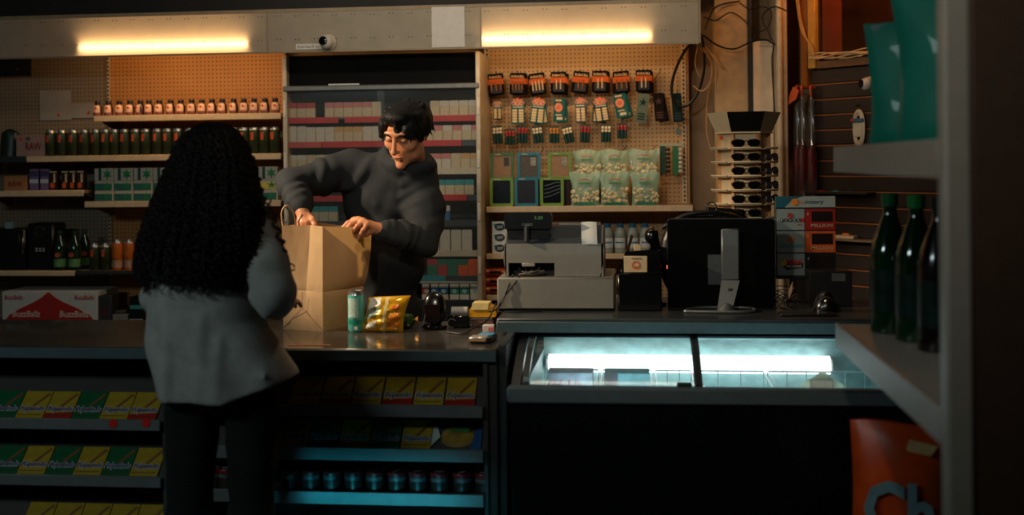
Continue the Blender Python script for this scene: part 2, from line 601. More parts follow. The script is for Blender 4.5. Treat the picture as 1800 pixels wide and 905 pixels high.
def ftube(px0, px1, zc, label, yo=0.024):
    x0, x1 = XX(px0, YF, 80), XX(px1, YF, 80)
    t = thing('fluorescent_tube', label, 'tube light', ((x0 + x1) / 2, YF + yo, zc))
    h = (x1 - x0) / 2
    MB().tube([(-h, 0, 0), (h, 0, 0)], 0.013, 10).build('glass_tube', tube_m, t)
    for s_ in (-1, 1):
        MB().box(s_ * h - 0.012, s_ * h + 0.012, -0.016, 0.020, -0.018, 0.03, b=0.003).build('socket', tube_c, t)
    MB().box(-h - 0.02, h + 0.02, 0.016, 0.05, 0.03, 0.06, b=0.003).build('batten', M((190, 184, 172), 0.5), t)
    MB().box(-h - 0.02, h + 0.02, 0.02, 0.04, 0.06, ZF1 - zc).build('hanger', M((190, 184, 172), 0.5), t)
ftube(136, 438, 2.282, 'warm tube glowing through the header, over the left shelves')
ftube(842, 1148, 2.276, 'warm tube glowing through the header, over the battery pegboard')

struct(boxobj('shade_box', (-4.35, XH1, YF + 0.06, 6.95, ZF1 + 0.014, 2.82), M((26, 18, 14), 0.7, noise=0.4, nscale=5)))  # dark box added in place of the shade above the header
# note, label strip and dome camera on the header
t = boxobj('paper_note', (XX(759, YF, 50), XX(817, YF, 50), YF - 0.004, YF - 0.001, ZZ(788, 83, YF), ZZ(788, 12, YF)), M((214, 208, 200), 0.8, noise=0.05))
tag(t, 'blank white paper sheet taped onto the header', 'paper')
t = thing('notice_strip', 'small white notice strip beside the dome camera on the header', 'sign', (XX(543, YF, 82), YF - 0.002, ZZ(543, 82, YF)))
MB().box(-0.075, 0.075, -0.003, 0, -0.016, 0.016).build('card', M((222, 216, 206), 0.7), t)
text('lettering', 'Please Have ID Out', 0.125, 0.016, M((40, 34, 30), 0.8), t, F(0, 0, -0.0035))
def domecam(name, loc, rz, rx, label, s=1.0):
    t = thing(name, label, 'camera', loc, rot=(0, 0, rz))
    MB().lathe([(0.044 * s, 0), (0.046 * s, 0.008 * s), (0.036 * s, 0.02 * s)], 20, m=RX(PI / 2)).build('mount', M((206, 198, 186), 0.4), t)
    sp = [(0.001, -0.04 * s)] + [(0.04 * s * math.cos(a), 0.04 * s * math.sin(a)) for a in [(-80 + 16 * i) * PI / 180 for i in range(11)]] + [(0.001, 0.04 * s)]
    q = T(0, -0.036 * s, 0)
    MB().lathe(sp, 20, m=q).build('ball', M((206, 198, 186), 0.35), t)
    d = q @ RZ(rx[0]) @ RX(rx[1])
    MB().lathe([(0.024 * s, 0), (0.024 * s, 0.041 * s), (0.019 * s, 0.043 * s), (0.001, 0.043 * s)], 16, m=d @ RX(PI / 2)).build('lens', M((8, 8, 9), 0.15), t)
domecam('dome_camera', (XX(577, YF, 75), YF - 0.002, ZZ(577, 75, YF)), 0, (-0.25, -0.1), 'white ball camera with black lens mounted on the header', 1.02)

# ------------------------------------------------------------------ wall bay right of the pegboard: column, boards, pipes, cables
YW = 6.78
def vplank(name, px0, px1, py0, py1, Y0, Y1, mat, label, cat, b=0.004):
    o = boxobj(name, (XX(px0, Y0, 285), XX(px1, Y0, 285), Y0, Y1, ZZ((px0 + px1) / 2, py1, Y0), ZZ((px0 + px1) / 2, py0, Y0)), mat, None, b)
    return tag(o, label, cat) if cat else o
col = boxobj('trim_1', (XX(1258, 6.74), XX(1317, 6.74), 6.74, 6.95, 0, 2.82), M((186, 156, 116), 0.75, noise=0.1, bump=0.2), None, 0.004)
struct(col)
struct(boxobj('trim_2', (XX(1366, 6.60), XX(1386, 6.60), 6.60, 6.95, 0, 2.82), M((188, 168, 138), 0.6, noise=0.15), None, 0.004))
vplank('white_board', 1326, 1361, 72, 420, 6.70, 6.74, M((222, 198, 166), 0.6, noise=0.08), 'tall narrow white board leaning between column and pipes', 'board')
vplank('dark_sliver', 1318, 1325, -40, 420, 6.72, 6.745, M((30, 24, 20), 0.5), 'dark conduit running up beside the tan column', 'sliver')  # dark strip in the gap between column and white board
o = MB().tube([(XX(1372, 6.57), 6.575, 0.0), (XX(1372, 6.57), 6.575, 2.8)], 0.018, 12).build('white_pipe', M((206, 186, 156), 0.4))
tag(o, 'off-white vertical pipe in front of the corner post', 'pipe')
# frame, warm light put into its yellow colour, and dark window over the slats
YWN = 6.55
fr = M((206, 150, 62), 0.4, noise=0.2, nscale=10)
win = struct(MB().box(0.06, 1.9, -0.004, 0.010, 2.155, 2.80, m=SW).build('window_1', M((46, 24, 12), 0.12, noise=0.5, nscale=3)))
MB().box(0.0, 0.055, -0.03, 0.01, 2.11, 2.80, b=0.004, m=SW).build('window_frame', fr, win)
MB().box(-0.06, -0.01, -0.02, 0.02, 2.0, 2.80, b=0.004, m=SW).build('window_frame', M((150, 88, 34), 0.4, noise=0.2), win)
MB().box(0.055, 1.9, -0.02, 0.01, 2.105, 2.15, b=0.004, m=SW).build('window_sill', M((120, 78, 46), 0.5, noise=0.2), win)
MB().box(0.09, 0.22, -0.008, -0.004, 2.17, 2.72, m=SW).build('poster', M((110, 44, 14), 0.3, noise=0.35, nscale=5), win)
# bundle of pale cables along the sill
for k in range(5):
    pts = []
    for i in range(12):
        u = 0.02 + 0.07 * i
        pts.append(SW @ Vector((u, -0.03 - 0.006 * (k % 3), 2.160 + 0.006 * k + 0.010 * math.sin(i * 1.3 + k * 1.7))))
    o = MB().tube(spline(pts, 4), 0.0042, 5).build('pale_cable', M((214, 178, 128), 0.5))
    tag(o, 'pale cable in the bundle along the window sill, ' + ['lowest strand', 'second strand up', 'middle strand', 'fourth strand up', 'topmost strand'][k], 'cable', 'pale cables on the sill')
# slanting yellow cords coming down the frame
for k in range(3):
    o = MB().tube(spline([SW @ Vector((-0.05 - 0.012 * k, -0.05, 2.62)), SW @ Vector((-0.02, -0.06, 2.40 - 0.03 * k)), SW @ Vector((0.03 + 0.008 * k, -0.05, 2.24)), SW @ Vector((0.06, -0.04, 2.17))], 6), 0.0035, 5).build('yellow_cable', M((206, 150, 74), 0.5))
    tag(o, 'thin yellow cord slanting down the window frame, ' + ['left one', 'middle one', 'right one'][k], 'cable', 'yellow cords at the frame')

# tangle of cables hanging beside the header
def cable(name, pts, r, mat, label, n=6, sub=8):
    o = MB().tube(spline([P(*p) for p in pts], sub), r, n).build(name, mat)
    return tag(o, label, 'cable')
blk, pale = M((16, 13, 11), 0.5), M((196, 150, 100), 0.5)
cable('black_cable', [(1228, 70, 6.5), (1205, 88, 6.55), (1185, 130, 6.62), (1181, 165, 6.66), (1192, 186, 6.68), (1210, 184, 6.68), (1228, 160, 6.66), (1238, 120, 6.6), (1237, 85, 6.55), (1232, 60, 6.5)], 0.0085, blk, 'thick black cable looping down in front of the pegboard')
cable('black_cable', [(1236, 62, 6.55), (1262, 80, 6.6), (1290, 86, 6.62), (1320, 74, 6.62), (1345, 70, 6.6), (1362, 78, 6.57)], 0.005, blk, 'black cable sagging across the tan column')
cable('black_cable', [(1385, 20, 6.5), (1360, 12, 6.52), (1340, 30, 6.55), (1352, 60, 6.55), (1360, 78, 6.55), (1357, 110, 6.55), (1362, 200, 6.55)], 0.004, blk, 'black wire hanging along the white board edge')
cable('black_cable', [(1300, 5, 6.6), (1318, 16, 6.6), (1342, 12, 6.6), (1356, 22, 6.58), (1350, 48, 6.58), (1330, 58, 6.6)], 0.0035, blk, 'short black wire knotted high above the white board')
cable('black_cable', [(1240, 50, 6.55), (1252, 20, 6.6), (1268, 8, 6.65), (1300, 2, 6.7)], 0.005, blk, 'black wire rising from the header end to the ceiling')
cable('black_cable', [(1238, 30, 6.5), (1258, 36, 6.6), (1285, 22, 6.66), (1312, 40, 6.66), (1318, 60, 6.66)], 0.004, blk, 'black wire swaying across the dark wall beside the header')
cable('pale_cable', [(1232, 75, 6.55), (1248, 92, 6.55), (1262, 110, 6.56), (1272, 122, 6.6)], 0.006, pale, 'short thick pale cable end sticking out beside the header')
cable('pale_cable', [(1230, 84, 6.5), (1246, 100, 6.56), (1252, 125, 6.6), (1245, 150, 6.62), (1232, 160, 6.64), (1218, 150, 6.64)], 0.0035, pale, 'pale wire curling into a hook below the header')
cable('pale_cable', [(1226, 84, 6.5), (1222, 105, 6.6), (1224, 122, 6.62), (1231, 135, 6.62)], 0.003, pale, 'short pale wire hanging below the header end')
cable('pale_cable', [(1236, 84, 6.5), (1253, 115, 6.6), (1250, 140, 6.7), (1243, 180, 6.75), (1242, 230, 6.76), (1249, 262, 6.76)], 0.0035, pale, 'long pale wire hanging down the tan wall to the sunglasses')
cable('pale_cable', [(1240, 90, 6.5), (1256, 130, 6.64), (1240, 158, 6.68), (1228, 152, 6.68)], 0.003, pale, 'pale wire making the inner curl beside the black loop')

# bare bulb lamp near the ceiling over the slatted wall
t = thing('bulb_lamp', 'bare warm bulb hanging from the ceiling by the window', 'lamp', (1.06, 6.10, 2.82))
MB().lathe([(0.03, 0), (0.03, -0.02), (0.014, -0.05), (0.014, -0.09)], 12).build('socket', M((60, 50, 40), 0.5), t)
MB().lathe([(0.013, -0.09), (0.03, -0.12), (0.032, -0.145), (0.02, -0.168), (0.001, -0.172)], 14).build('bulb', M((255, 158, 62), 0.4, noise=0, emit=130.0), t)
# unseen spotlight housings, made up around the lamps out of frame
for (kk, tg, lab) in ((KEY, KEY_T, 'black track spotlight hanging from the ceiling over the counter end'), (WASH, WASH_T, 'added wide black spotlight housing over the aisle'), (PEND, CFILL_T, 'added small black spotlight housing low over the middle of the counter'), (SIDE, SIDE_T, 'added small black spotlight housing aimed at the aisle shelving')):
    t = thing('spotlight_housing', lab, 'lamp', kk)
    dq = (Vector(tg) - Vector(kk)).to_track_quat('-Z', 'Y').to_matrix().to_4x4()
    rr_ = 0.16 if kk is WASH else 0.075
    MB().lathe([(rr_, -0.01), (rr_, 0.10), (0.03, 0.13), (0.001, 0.13)], 16, m=dq, cap=False).build('housing', M((20, 20, 20), 0.5), t)
    MB().tube([(0, 0, 0.10), (0, 0, 2.82 - kk[2])], 0.012, 8).build('stem', M((20, 20, 20), 0.5), t)

t = thing('added_fill_fixture', 'added unseen light fixture above the clerk turned to the shelves', 'tube light', FILL)  # made-up fixture around the added shelf fill, out of view
bq = (Vector((-0.95, 6.5, 1.55)) - Vector(FILL)).to_track_quat('-Z', 'Y').to_matrix().to_4x4()
MB().box(-1.32, 1.32, -0.055, 0.055, 0.006, 0.05, b=0.006, m=bq).build('housing', M((190, 186, 176), 0.5), t)
for s_ in (-1, 1):
    MB().box(s_ * 1.0 - 0.02, s_ * 1.0 + 0.02, -0.02, 0.02, 0.03, 0.08).build('bracket', M((120, 116, 110), 0.5), t)

# ================================================================== GOODS ON THE LEFT WALL SHELVES
# little energy shot bottles
YS = 6.505
def shot_proto():
    t = thing('energy_shot', 'x', 'bottle', group='energy shots on the top shelf')
    MB().lathe([(0.018, 0), (0.0225, 0.003), (0.0225, 0.040), (0.020, 0.056), (0.013, 0.070), (0.0125, 0.074)], 16).build('bottle_body', M((62, 24, 22), 0.3), t)
    MB().lathe([(0.0140, 0.072), (0.0145, 0.074), (0.0145, 0.088), (0.0135, 0.0905), (0.001, 0.0905)], 14).build('cap', M((40, 14, 16), 0.4), t)
    MB().lathe([(0.0232, 0.020), (0.0232, 0.040), (0.0208, 0.056), (0.0165, 0.064)], 10, a0=-PI / 2 - 0.95, a1=-PI / 2 + 0.95).build('label', M((226, 178, 150), 0.5, noise=0.25, nscale=60), t)
    MB().lathe([(0.0234, 0.006), (0.0234, 0.019)], 12, a0=-PI / 2 - 1.2, a1=-PI / 2 + 1.2).build('lower_label', M((140, 70, 62), 0.5, noise=0.3, nscale=60), t)
    MB().prism(oval(0.006, 0.008, 10), 0, 0.0012, m=F(-0.002, 0.046, -0.0215) @ RX(-0.2)).build('emblem', M((196, 60, 40), 0.5), t)
    return t
pxs = [172, 191, 210, 229, 247, 262, 280, 300, 318, 337, 355, 373, 391, 411, 429, 447, 466, 484]
pr = shot_proto()
for i, px in enumerate(pxs):
    lab = 'small dark energy shot bottle with cream label, %s in the top shelf row' % nth(i, len(pxs))
    loc = (XX(px, YS, 190), YS, zA)
    rz = random.uniform(-0.25, 0.25) if i != 4 else -0.7
    if i == 0:
        pr.location, pr.rotation_euler, pr['label'] = loc, (0, 0, rz), lab
        pr.scale = (1.18, 1.18, 1.0)
    else:
        dup(pr, loc, rz, lab)

# tall cans
silver = M((196, 190, 178), 0.3, metal=0.85, noise=0.05)
def can_proto(name, label, group, body, r=0.0315, h=0.157, patch=None, band=None):
    t = thing(name, label, 'can', group=group)
    MB().lathe([(r * 0.72, 0), (r * 0.80, 0.002), (r, 0.010), (r, h - 0.022), (r * 0.97, h - 0.018)], 20).build('can_body', body, t)
    MB().lathe([(r * 0.97, h - 0.018), (r * 0.82, h - 0.005), (r * 0.84, h - 0.001), (r * 0.80, h), (r * 0.76, h - 0.004), (0.001, h - 0.004)], 20).build('lid', silver, t)
    if patch:
        MB().lathe([(r * 1.008, h * 0.52), (r * 1.008, h * 0.80)], 6, a0=-PI / 2 - 0.55, a1=-PI / 2 + 0.05).build('label', patch, t)
    if band:
        MB().lathe([(r * 1.006, h * 0.1), (r * 1.006, h * 0.34)], 14, a0=-PI / 2 - 1.4, a1=-PI / 2 + 1.4).build('label', band, t)
    return t
olive = M((58, 66, 42), 0.32, noise=0.25, nscale=30, metal=0.3)
orange_patch = M((214, 76, 30), 0.45, noise=0.2, nscale=40)
pr = can_proto('tall_can', 'x', 'tall green cans on the second shelf', olive, patch=orange_patch)
pxs = [89.5, 109, 129, 149, 169, 186, 202, 220, 239, 257, 277, 295, 313, 334, 411, 429, 447, 465, 483]
for i, px in enumerate(pxs):
    if i < 14:
        lab = 'tall dark green can with orange patch, %s on the second shelf' % nth(i)
    else:
        lab = 'tall dark green can with orange patch, ' + ['half hidden by the curly hair', 'second right of the curly hair', 'third right of the curly hair', 'second from the cigarette case', 'next to the cigarette case'][i - 14]
    loc = (XX(px, 6.50, 260), 6.50, zB)
    rz = random.uniform(-0.12, 0.25)
    if i == 0:
        pr.location, pr['label'] = loc, lab
    else:
        dup(pr, loc, rz, lab)

# rolling paper carton and dark green bag at the far left
def carton(name, label, x0, x1, yf, d, z0, z1, mat, cat='box', group=None, ch=0.002):
    t = thing(name, label, cat, ((x0 + x1) / 2, yf, z0), group=group)
    w_ = (x1 - x0) / 2
    MB().box(-w_, w_, 0, d, 0, z1 - z0, b=ch).build('body', mat, t)
    return t, 2 * w_, z1 - z0
t, cw, chh = carton('display_carton', 'pale brown carton with dark red lettering beside the tall cans', XX(27, 6.47), XX(78, 6.47), 6.48, 0.11, zB, ZZ(50, 237, 6.47), M((150, 122, 116), 0.7))
text('lettering', 'RAW', cw * 0.55, chh * 0.36, M((110, 26, 24), 0.7), t, F(cw * 0.10, chh * 0.46, -0.0012), bold=0.02)
MB().prism(oval(0.013, 0.010), 0, 0.001, m=F(-cw * 0.33, chh * 0.80, 0.0)).build('emblem', M((196, 70, 44), 0.6), t)
MB().prism(oval(0.014, 0.012), 0, 0.001, m=F(-cw * 0.08, chh * 0.82, 0.0)).build('emblem', M((84, 76, 80), 0.6), t)
o = MB().grid(lambda u, v: (XX(4, 6.47) + 0.062 * math.cos(2 * PI * u) * (1 - 0.25 * v ** 3) * (1 if v < 0.999 else 0.1), 6.56 + 0.05 * math.sin(2 * PI * u) * (1 - 0.4 * v), zB + 0.165 * v + 0.006 * math.sin(9 * u * PI) * v), 20, 8).build('dark_pouch', M((18, 40, 30), 0.4, noise=0.3))
tag(o, 'dark green pouch standing at the far left end of the second shelf', 'pouch')
# paper trays with red triangles on the pegboard
for k, (a, b, y0, y1, tx, lab) in enumerate([(65, 121, 158, 211, 98, 'larger white paper sheet with red triangle pinned on pegboard'), (121, 164, 181, 207, 152, 'smaller white card with red triangle left of the energy shots')]):
    x0, x1 = XX(a, 6.80), XX(b, 6.80)
    t = thing('pinned_sheet', lab, 'paper', ((x0 + x1) / 2, 6.842 - 0.004 * k, ZZ((a + b) / 2, y1, 6.8)))
    hh = ZZ((a + b) / 2, y0, 6.8) - ZZ((a + b) / 2, y1, 6.8)
    MB().box(-(x1 - x0) / 2, (x1 - x0) / 2, -0.002, 0, 0, hh).build('sheet', M((168, 158, 150), 0.8, noise=0.1, nscale=8), t)
    MB().prism([(-0.012, -0.010), (0.012, -0.010), (0, 0.014)], 0, 0.001, m=F(XX(tx, 6.8) - (x0 + x1) / 2, 0.034, -0.002)).build('triangle_mark', M((190, 44, 34), 0.6), t)
t = thing('dark_notice', 'dark notice board at the top left corner of the pegboard', 'sign', (XX(22, 6.82), 6.845, ZZ(22, 134, 6.82)))
MB().box(-0.12, 0.12, -0.006, 0, 0, 0.11, b=0.002).build('board', M((40, 42, 42), 0.5), t)
MB().prism([(-0.012, -0.010), (0.012, -0.010), (0, 0.014)], 0, 0.001, m=F(0.03, 0.05, -0.006)).build('triangle_mark', M((92, 88, 82), 0.6), t)

# green and white boxes, three high
wbox, gband, gleaf, dkg = M((176, 170, 154), 0.5, noise=0.06), M((24, 92, 84), 0.5, noise=0.25, nscale=50), M((22, 120, 62), 0.5, noise=0.3, nscale=60), M((16, 62, 56), 0.5)
pitch = 0.1225
bw, bh = 0.118, 0.0615
def low_box():
    t = thing('leaf_box', 'x', 'box', group='green and white boxes')
    MB().box(-bw / 2, bw / 2, 0, 0.09, 0, bh, b=0.0015).build('body', wbox, t)
    MB().box(-bw / 2 + 0.002, bw / 2 - 0.010, -0.001, 0, 0.003, bh - 0.018).build('band', gband, t)
    MB().prism([(x * 1.3 + 0.022, y + bh * 0.45) for x, y in star(0.026, 0.009, 5)], 0, 0.001, m=F(0, 0, -0.0012)).build('leaf', gleaf, t)
    return t
def top_box():
    t = thing('leaf_box', 'x', 'box', group='green and white boxes')
    MB().box(-bw / 2, bw / 2, 0, 0.09, 0, 0.073, b=0.0015).build('body', wbox, t)
    MB().box(-bw / 2 + 0.026, -bw / 2 + 0.044, -0.001, 0, 0, 0.072).build('band', dkg, t)
    MB().prism([(x * 0.95 + 0.022, y + 0.036) for x, y in star(0.034, 0.015, 6)], 0, 0.001, m=F(0, 0, -0.0012)).build('leaf', gleaf, t)
    return t
pl, pt = low_box(), top_box()
cols = [0, 1, 2, 3, 8]
used_l = used_t = False
x0c = XX(166, 6.49, 330) + bw / 2
glare_box = None
for ci, c in enumerate(cols):
    cx = x0c + c * pitch if c < 8 else XX(471, 6.49, 330)
    cn = ['leftmost column', 'second column', 'third column', 'column at the curly hair', 'column beside the cigarette case'][ci]
    for lv in range(3):
        loc = (cx + random.uniform(-0.001, 0.001), 6.49, zC + lv * (bh + 0.0005))
        if lv < 2:
            lab = 'green leaf box, %s of its stack, %s' % (['lowest', 'middle'][lv], cn)
            if ci == 4 and lv == 1:
                lab = 'yellow-fronted box in the middle of the stack beside the cigarette case'
            o = pl if not used_l else dup(pl, loc, 0, lab)
            if not used_l:
                pl.location, pl['label'] = loc, lab
                used_l = True
            if ci == 4 and lv == 1:
                for chd in o.children:
                    if chd.name.startswith('band'):
                        chd.data = chd.data.copy()
                        chd.data.materials.clear()
                        chd.data.materials.append(M((206, 186, 70), 0.4, noise=0.2))  # yellow glare put into the band colour
        else:
            lab = 'green leaf box, topmost of its stack, %s' % cn
            if not used_t:
                pt.location, pt['label'] = loc, lab
                used_t = True
            else:
                dup(pt, loc, 0, lab)

# short shelf: tan carton, purple packs, dark packs with orange
t, cw, chh = carton('display_carton', 'tan carton with dark red print on the short left shelf', XX(5, 6.47), XX(45, 6.47), 6.48, 0.10, zL, ZZ(25, 309, 6.47), M((168, 112, 68), 0.7))
text('lettering', 'RAW', cw * 0.6, chh * 0.36, M((110, 30, 22), 0.7), t, F(0, chh * 0.45, -0.0012), bold=0.02)
for k, (a, b) in enumerate(((50, 65), (69, 83))):
    t, cw, chh = carton('purple_pack', 'tall purple pack with pale stripe, %s of the pair' % ['left', 'right'][k], XX(a, 6.47), XX(b, 6.47), 6.48, 0.05, zL, ZZ(60, 297, 6.47), M((112, 92, 132), 0.5), 'pack', 'purple packs')
    MB().box(-cw / 2, cw / 2, -0.0012, 0, chh * 0.34, chh * 0.52).build('stripe', M((190, 200, 212), 0.5), t)
    MB().box(-cw / 2, cw / 2, -0.0012, 0, chh * 0.66, chh * 0.90).build('panel', M((62, 54, 96), 0.5, noise=0.3), t)
for k, (a, b) in enumerate(((85, 98), (106, 118), (120, 131), (133, 146))):
    t, cw, chh = carton('snack_pack', 'dark pack with orange print, %s on the short shelf' % ['next to the purple packs', 'second of four', 'third of four', 'at the right end'][k], XX(a, 6.47), XX(b, 6.47), 6.48, 0.04, zL, ZZ(110, 300, 6.47), M((44, 20, 14), 0.4), 'pack', 'dark snack packs')
    MB().box(cw * 0.05, cw * 0.30, -0.0012, 0, chh * 0.4, chh * 0.85).build('stripe', M((226, 196, 150), 0.5), t)
    MB().prism(oval(cw * 0.3, chh * 0.16), 0, 0.0012, m=F(-cw * 0.1, chh * 0.25)).build('emblem', M((206, 90, 32), 0.5, noise=0.3), t)
    MB().box(-cw * 0.45, cw * 0.45, -0.0012, 0, chh * 0.9, chh * 0.98).build('top_strip', M((190, 168, 130), 0.5), t)

# low shelf: black speaker, black box, soda bottles, cans
blackp = M((10, 10, 11), 0.35, noise=0.1)
xa, xb = XX(42, 6.47, 430), XX(90, 6.47, 430)
t = thing('party_speaker', 'tall black speaker with chrome ring and pale buttons', 'speaker', ((xa + xb) / 2, 6.50, zD))
hw, hh = (xb - xa) / 2, ZZ(66, 393, 6.47) - zD
MB().box(-hw, hw, 0, 0.16, 0, hh, b=0.012).build('cabinet', blackp, t)
MB().tube([(0.0 + 0.030 * math.cos(a), -0.002, hh - 0.050 + 0.030 * math.sin(a)) for a in [2 * PI * i / 24 for i in range(24)]], 0.0028, 6, closed=True).build('chrome_ring', M((220, 214, 206), 0.15, metal=1.0, noise=0), t)
MB().lathe([(0.027, 0), (0.020, -0.006), (0.001, -0.008)], 20, m=F(0, hh - 0.050, -0.001)).build('cone', M((20, 20, 20), 0.3), t)
for r_ in range(2):
    for c_ in range(3):
        MB().box(-0.022 + c_ * 0.022 - 0.007, -0.022 + c_ * 0.022 + 0.007, -0.003, 0, 0.112 + r_ * 0.013, 0.120 + r_ * 0.013, b=0.001).build('button', M((170, 172, 176), 0.4), t)
xa, xb = XX(-30, 6.47, 430), XX(40, 6.47, 430)
t = thing('black_appliance', 'squat black box at the far left end of the low shelf', 'appliance', ((xa + xb) / 2, 6.49, zD))
hw = (xb - xa) / 2
MB().box(-hw, hw, 0, 0.2, 0, 0.25, b=0.01).build('case', blackp, t)
MB().box(-hw + 0.02, hw - 0.03, -0.004, 0.002, 0.05, 0.22, b=0.002).build('front_panel', M((16, 16, 17), 0.25), t)
MB().box(hw - 0.016, hw - 0.006, -0.006, 0.004, 0.10, 0.20, b=0.002).build('chrome_handle', M((190, 184, 176), 0.2, metal=1.0), t)
o = boxobj('pale_sticker_box', (XX(7, 6.5), XX(20, 6.5), 6.50, 6.53, zD + 0.25, zD + 0.29), M((120, 150, 156), 0.6), None, 0.002)
tag(o, 'tiny pale blue box lying on top of the black appliance', 'box')
def soda(px, Y, label, first=None):
    loc = (XX(px, Y, 440), Y, zD)
    if first is not None:
        return dup(first, loc, random.uniform(-.3, .3), label)
    t = thing('soda_bottle', label, 'bottle', loc, group='green soda bottles')
    g = M((14, 40, 24), 0.12, noise=0.1, coat=0.5)
    MB().lathe([(0.030, 0), (0.038, 0.004), (0.039, 0.03), (0.039, 0.12), (0.037, 0.135), (0.030, 0.165), (0.016, 0.20), (0.0135, 0.208), (0.0135, 0.222)], 20).build('bottle_body', g, t)
    MB().lathe([(0.0155, 0.220), (0.0158, 0.236), (0.001, 0.238)], 14).build('cap', M((26, 60, 40), 0.4), t)
    MB().lathe([(0.0396, 0.022), (0.0396, 0.070)], 18, a0=-PI / 2 - 1.5, a1=-PI / 2 + 1.5).build('label', M((92, 140, 84), 0.5, noise=0.3, nscale=40), t)
    MB().prism(oval(0.017, 0.015), 0, 0.003, m=F(0.003, 0.093, -0.0385)).build('emblem', M((190, 86, 66), 0.5, noise=0.3), t)
    return t
sb = soda(106, 6.50, 'green soda bottle beside the black speaker')
soda(132, 6.50, 'green soda bottle, second from the black speaker', sb)
soda(149, 6.60, 'dark soda bottle standing behind the two front bottles', sb)
pr = can_proto('tall_can', 'dim green can beside the soda bottles on the low shelf', 'green cans on the low shelf', olive, h=0.157, patch=orange_patch)
pr.location = (XX(167, 6.50, 440), 6.50, zD)
dup(pr, (XX(186, 6.50, 440), 6.50, zD), 0.1, 'dim green can next to the orange cans on the low shelf')
oc = M((206, 104, 28), 0.35, noise=0.3, nscale=20)
pr = can_proto('orange_can', 'tall orange can beside the dim green cans', 'orange cans on the low shelf', oc, h=0.180, band=M((196, 150, 120), 0.5, noise=0.3))
pr.location = (XX(207, 6.50, 440), 6.50, zD)
dup(pr, (XX(228, 6.50, 440), 6.50, zD), 0.15, 'tall orange can partly behind the curly hair')

# drinks cartons and odds on the back cabinet
for k, (a, b) in enumerate(((0.5, 81.5), (82.5, 168))):
    t, cw, chh = carton('drinks_carton', 'white and red drinks carton, %s of the pair behind the counter' % ['left', 'right'][k], XX(a, 6.40, 540), XX(b, 6.40, 540), 6.42, 0.28, ZBC, ZZ(84, 513, 6.40), M((196, 196, 190), 0.6, noise=0.06), 'carton', 'drinks cartons')
    sg = 1 if k == 0 else -1
    pl_ = [(-sg * cw / 2, 0.0), (-sg * cw / 2, chh * 0.12), (-sg * cw * 0.35, chh * 0.36), (-sg * cw * 0.1, chh * 0.55), (sg * cw * 0.2, chh * 0.72), (sg * cw * 0.36, chh * 0.84), (sg * cw / 2, chh * 0.99), (sg * cw / 2, 0.0)]
    MB().prism(pl_, 0, 0.0012, m=F(0, 0, 0)).build('red_swoosh', M((170, 30, 20), 0.55), t)
    text('lettering', 'BuzzBallz', cw * 0.60, chh * 0.17, M((214, 190, 176), 0.6), t, F(sg * -0.01 + (0.02 if k == 0 else 0), chh * 0.40, -0.002), bold=0.02, shear=0.1)
    text('lettering', 'BuzzBallz', cw * 0.40, chh * 0.12, M((176, 34, 30), 0.6), t, F(-sg * cw * 0.24, chh * 0.84, -0.0015), bold=0.02, shear=0.1)
t, cw, chh = carton('grey_box', 'small dark box with a red oval beside the drinks cartons', XX(172, 6.42, 545), XX(194, 6.42, 545), 6.43, 0.10, ZBC, ZZ(183, 520, 6.42), M((40, 42, 44), 0.5))
MB().prism(oval(0.017, 0.03), 0, 0.0012, m=F(-0.005, chh * 0.5)).build('emblem', M((74, 26, 24), 0.6), t)
t, cw, chh = carton('black_tin', 'squat black tin on the back cabinet beside the woman', XX(226, 6.42, 545), XX(250, 6.42, 545), 6.43, 0.08, ZBC, ZZ(236, 522, 6.42), M((14, 20, 22), 0.3), 'tin')
MB().box(-cw / 2 + 0.004, cw / 2 - 0.004, -0.0015, 0, chh * 0.62, chh * 0.74).build('stripe', M((60, 140, 140), 0.4), t)
MB().box(-cw / 2 + 0.002, cw / 2, -0.0015, 0, 0.028, 0.06).build('lower_label', M((150, 160, 158), 0.5), t)
t, cw, chh = carton('folded_cloth', 'low grey folded packet lying beside the black tin', XX(196, 6.42, 545), XX(222, 6.42, 545), 6.43, 0.10, ZBC, ZZ(210, 553, 6.42), M((120, 118, 112), 0.7), 'packet')
MB().box(-cw * 0.4, cw * 0.3, 0.01, 0.09, chh, chh + 0.02, b=0.004).build('top_fold', M((60, 54, 50), 0.7), t)

# ================================================================== CIGARETTE CASE
CX0, CX1, YCF = XX(500, 6.40, 300), XX(846, 6.40, 300), 6.40
t = thing('cigarette_case', 'tall metal cigarette case with clear sliding doors behind the clerk', 'cabinet', ((CX0 + CX1) / 2, YCF, 0))
hw = (CX1 - CX0) / 2
post_m, steel = M((196, 180, 156), 0.4, metal=0.2), M((112, 112, 108), 0.4, metal=0.4)
for s_ in (-1, 1):
    MB().box(s_ * (hw - 0.0125) - 0.0125, s_ * (hw - 0.0125) + 0.0125, -0.02, 0.44, 0, 2.23, b=0.003).build('side_frame', post_m, t)
    for zz in (1.93, 1.63, 1.33, 1.03):
        MB().box(s_ * (hw - 0.012) - 0.008, s_ * (hw - 0.012) + 0.008, -0.026, -0.019, zz - 0.06, zz + 0.04, b=0.002).build('clip', M((222, 214, 200), 0.4), t)
MB().box(-hw + 0.025, hw - 0.025, 0.42, 0.44, 0, 2.2).build('back_panel', M((66, 70, 74), 0.6), t)
zh0, zh1 = ZZ(672, 150, YCF), ZZ(672, 88, YCF)
MB().box(-hw + 0.025, hw - 0.025, 0.03, 0.05, zh0, 2.23).build('header_panel', M((7, 6, 6), 0.6, noise=0.3, nscale=3, spec=0.1), t)
MB().box(-hw + 0.004, hw - 0.004, -0.03, 0.03, zh0 - 0.028, zh0 + 0.004, b=0.006).build('top_rail', steel, t)
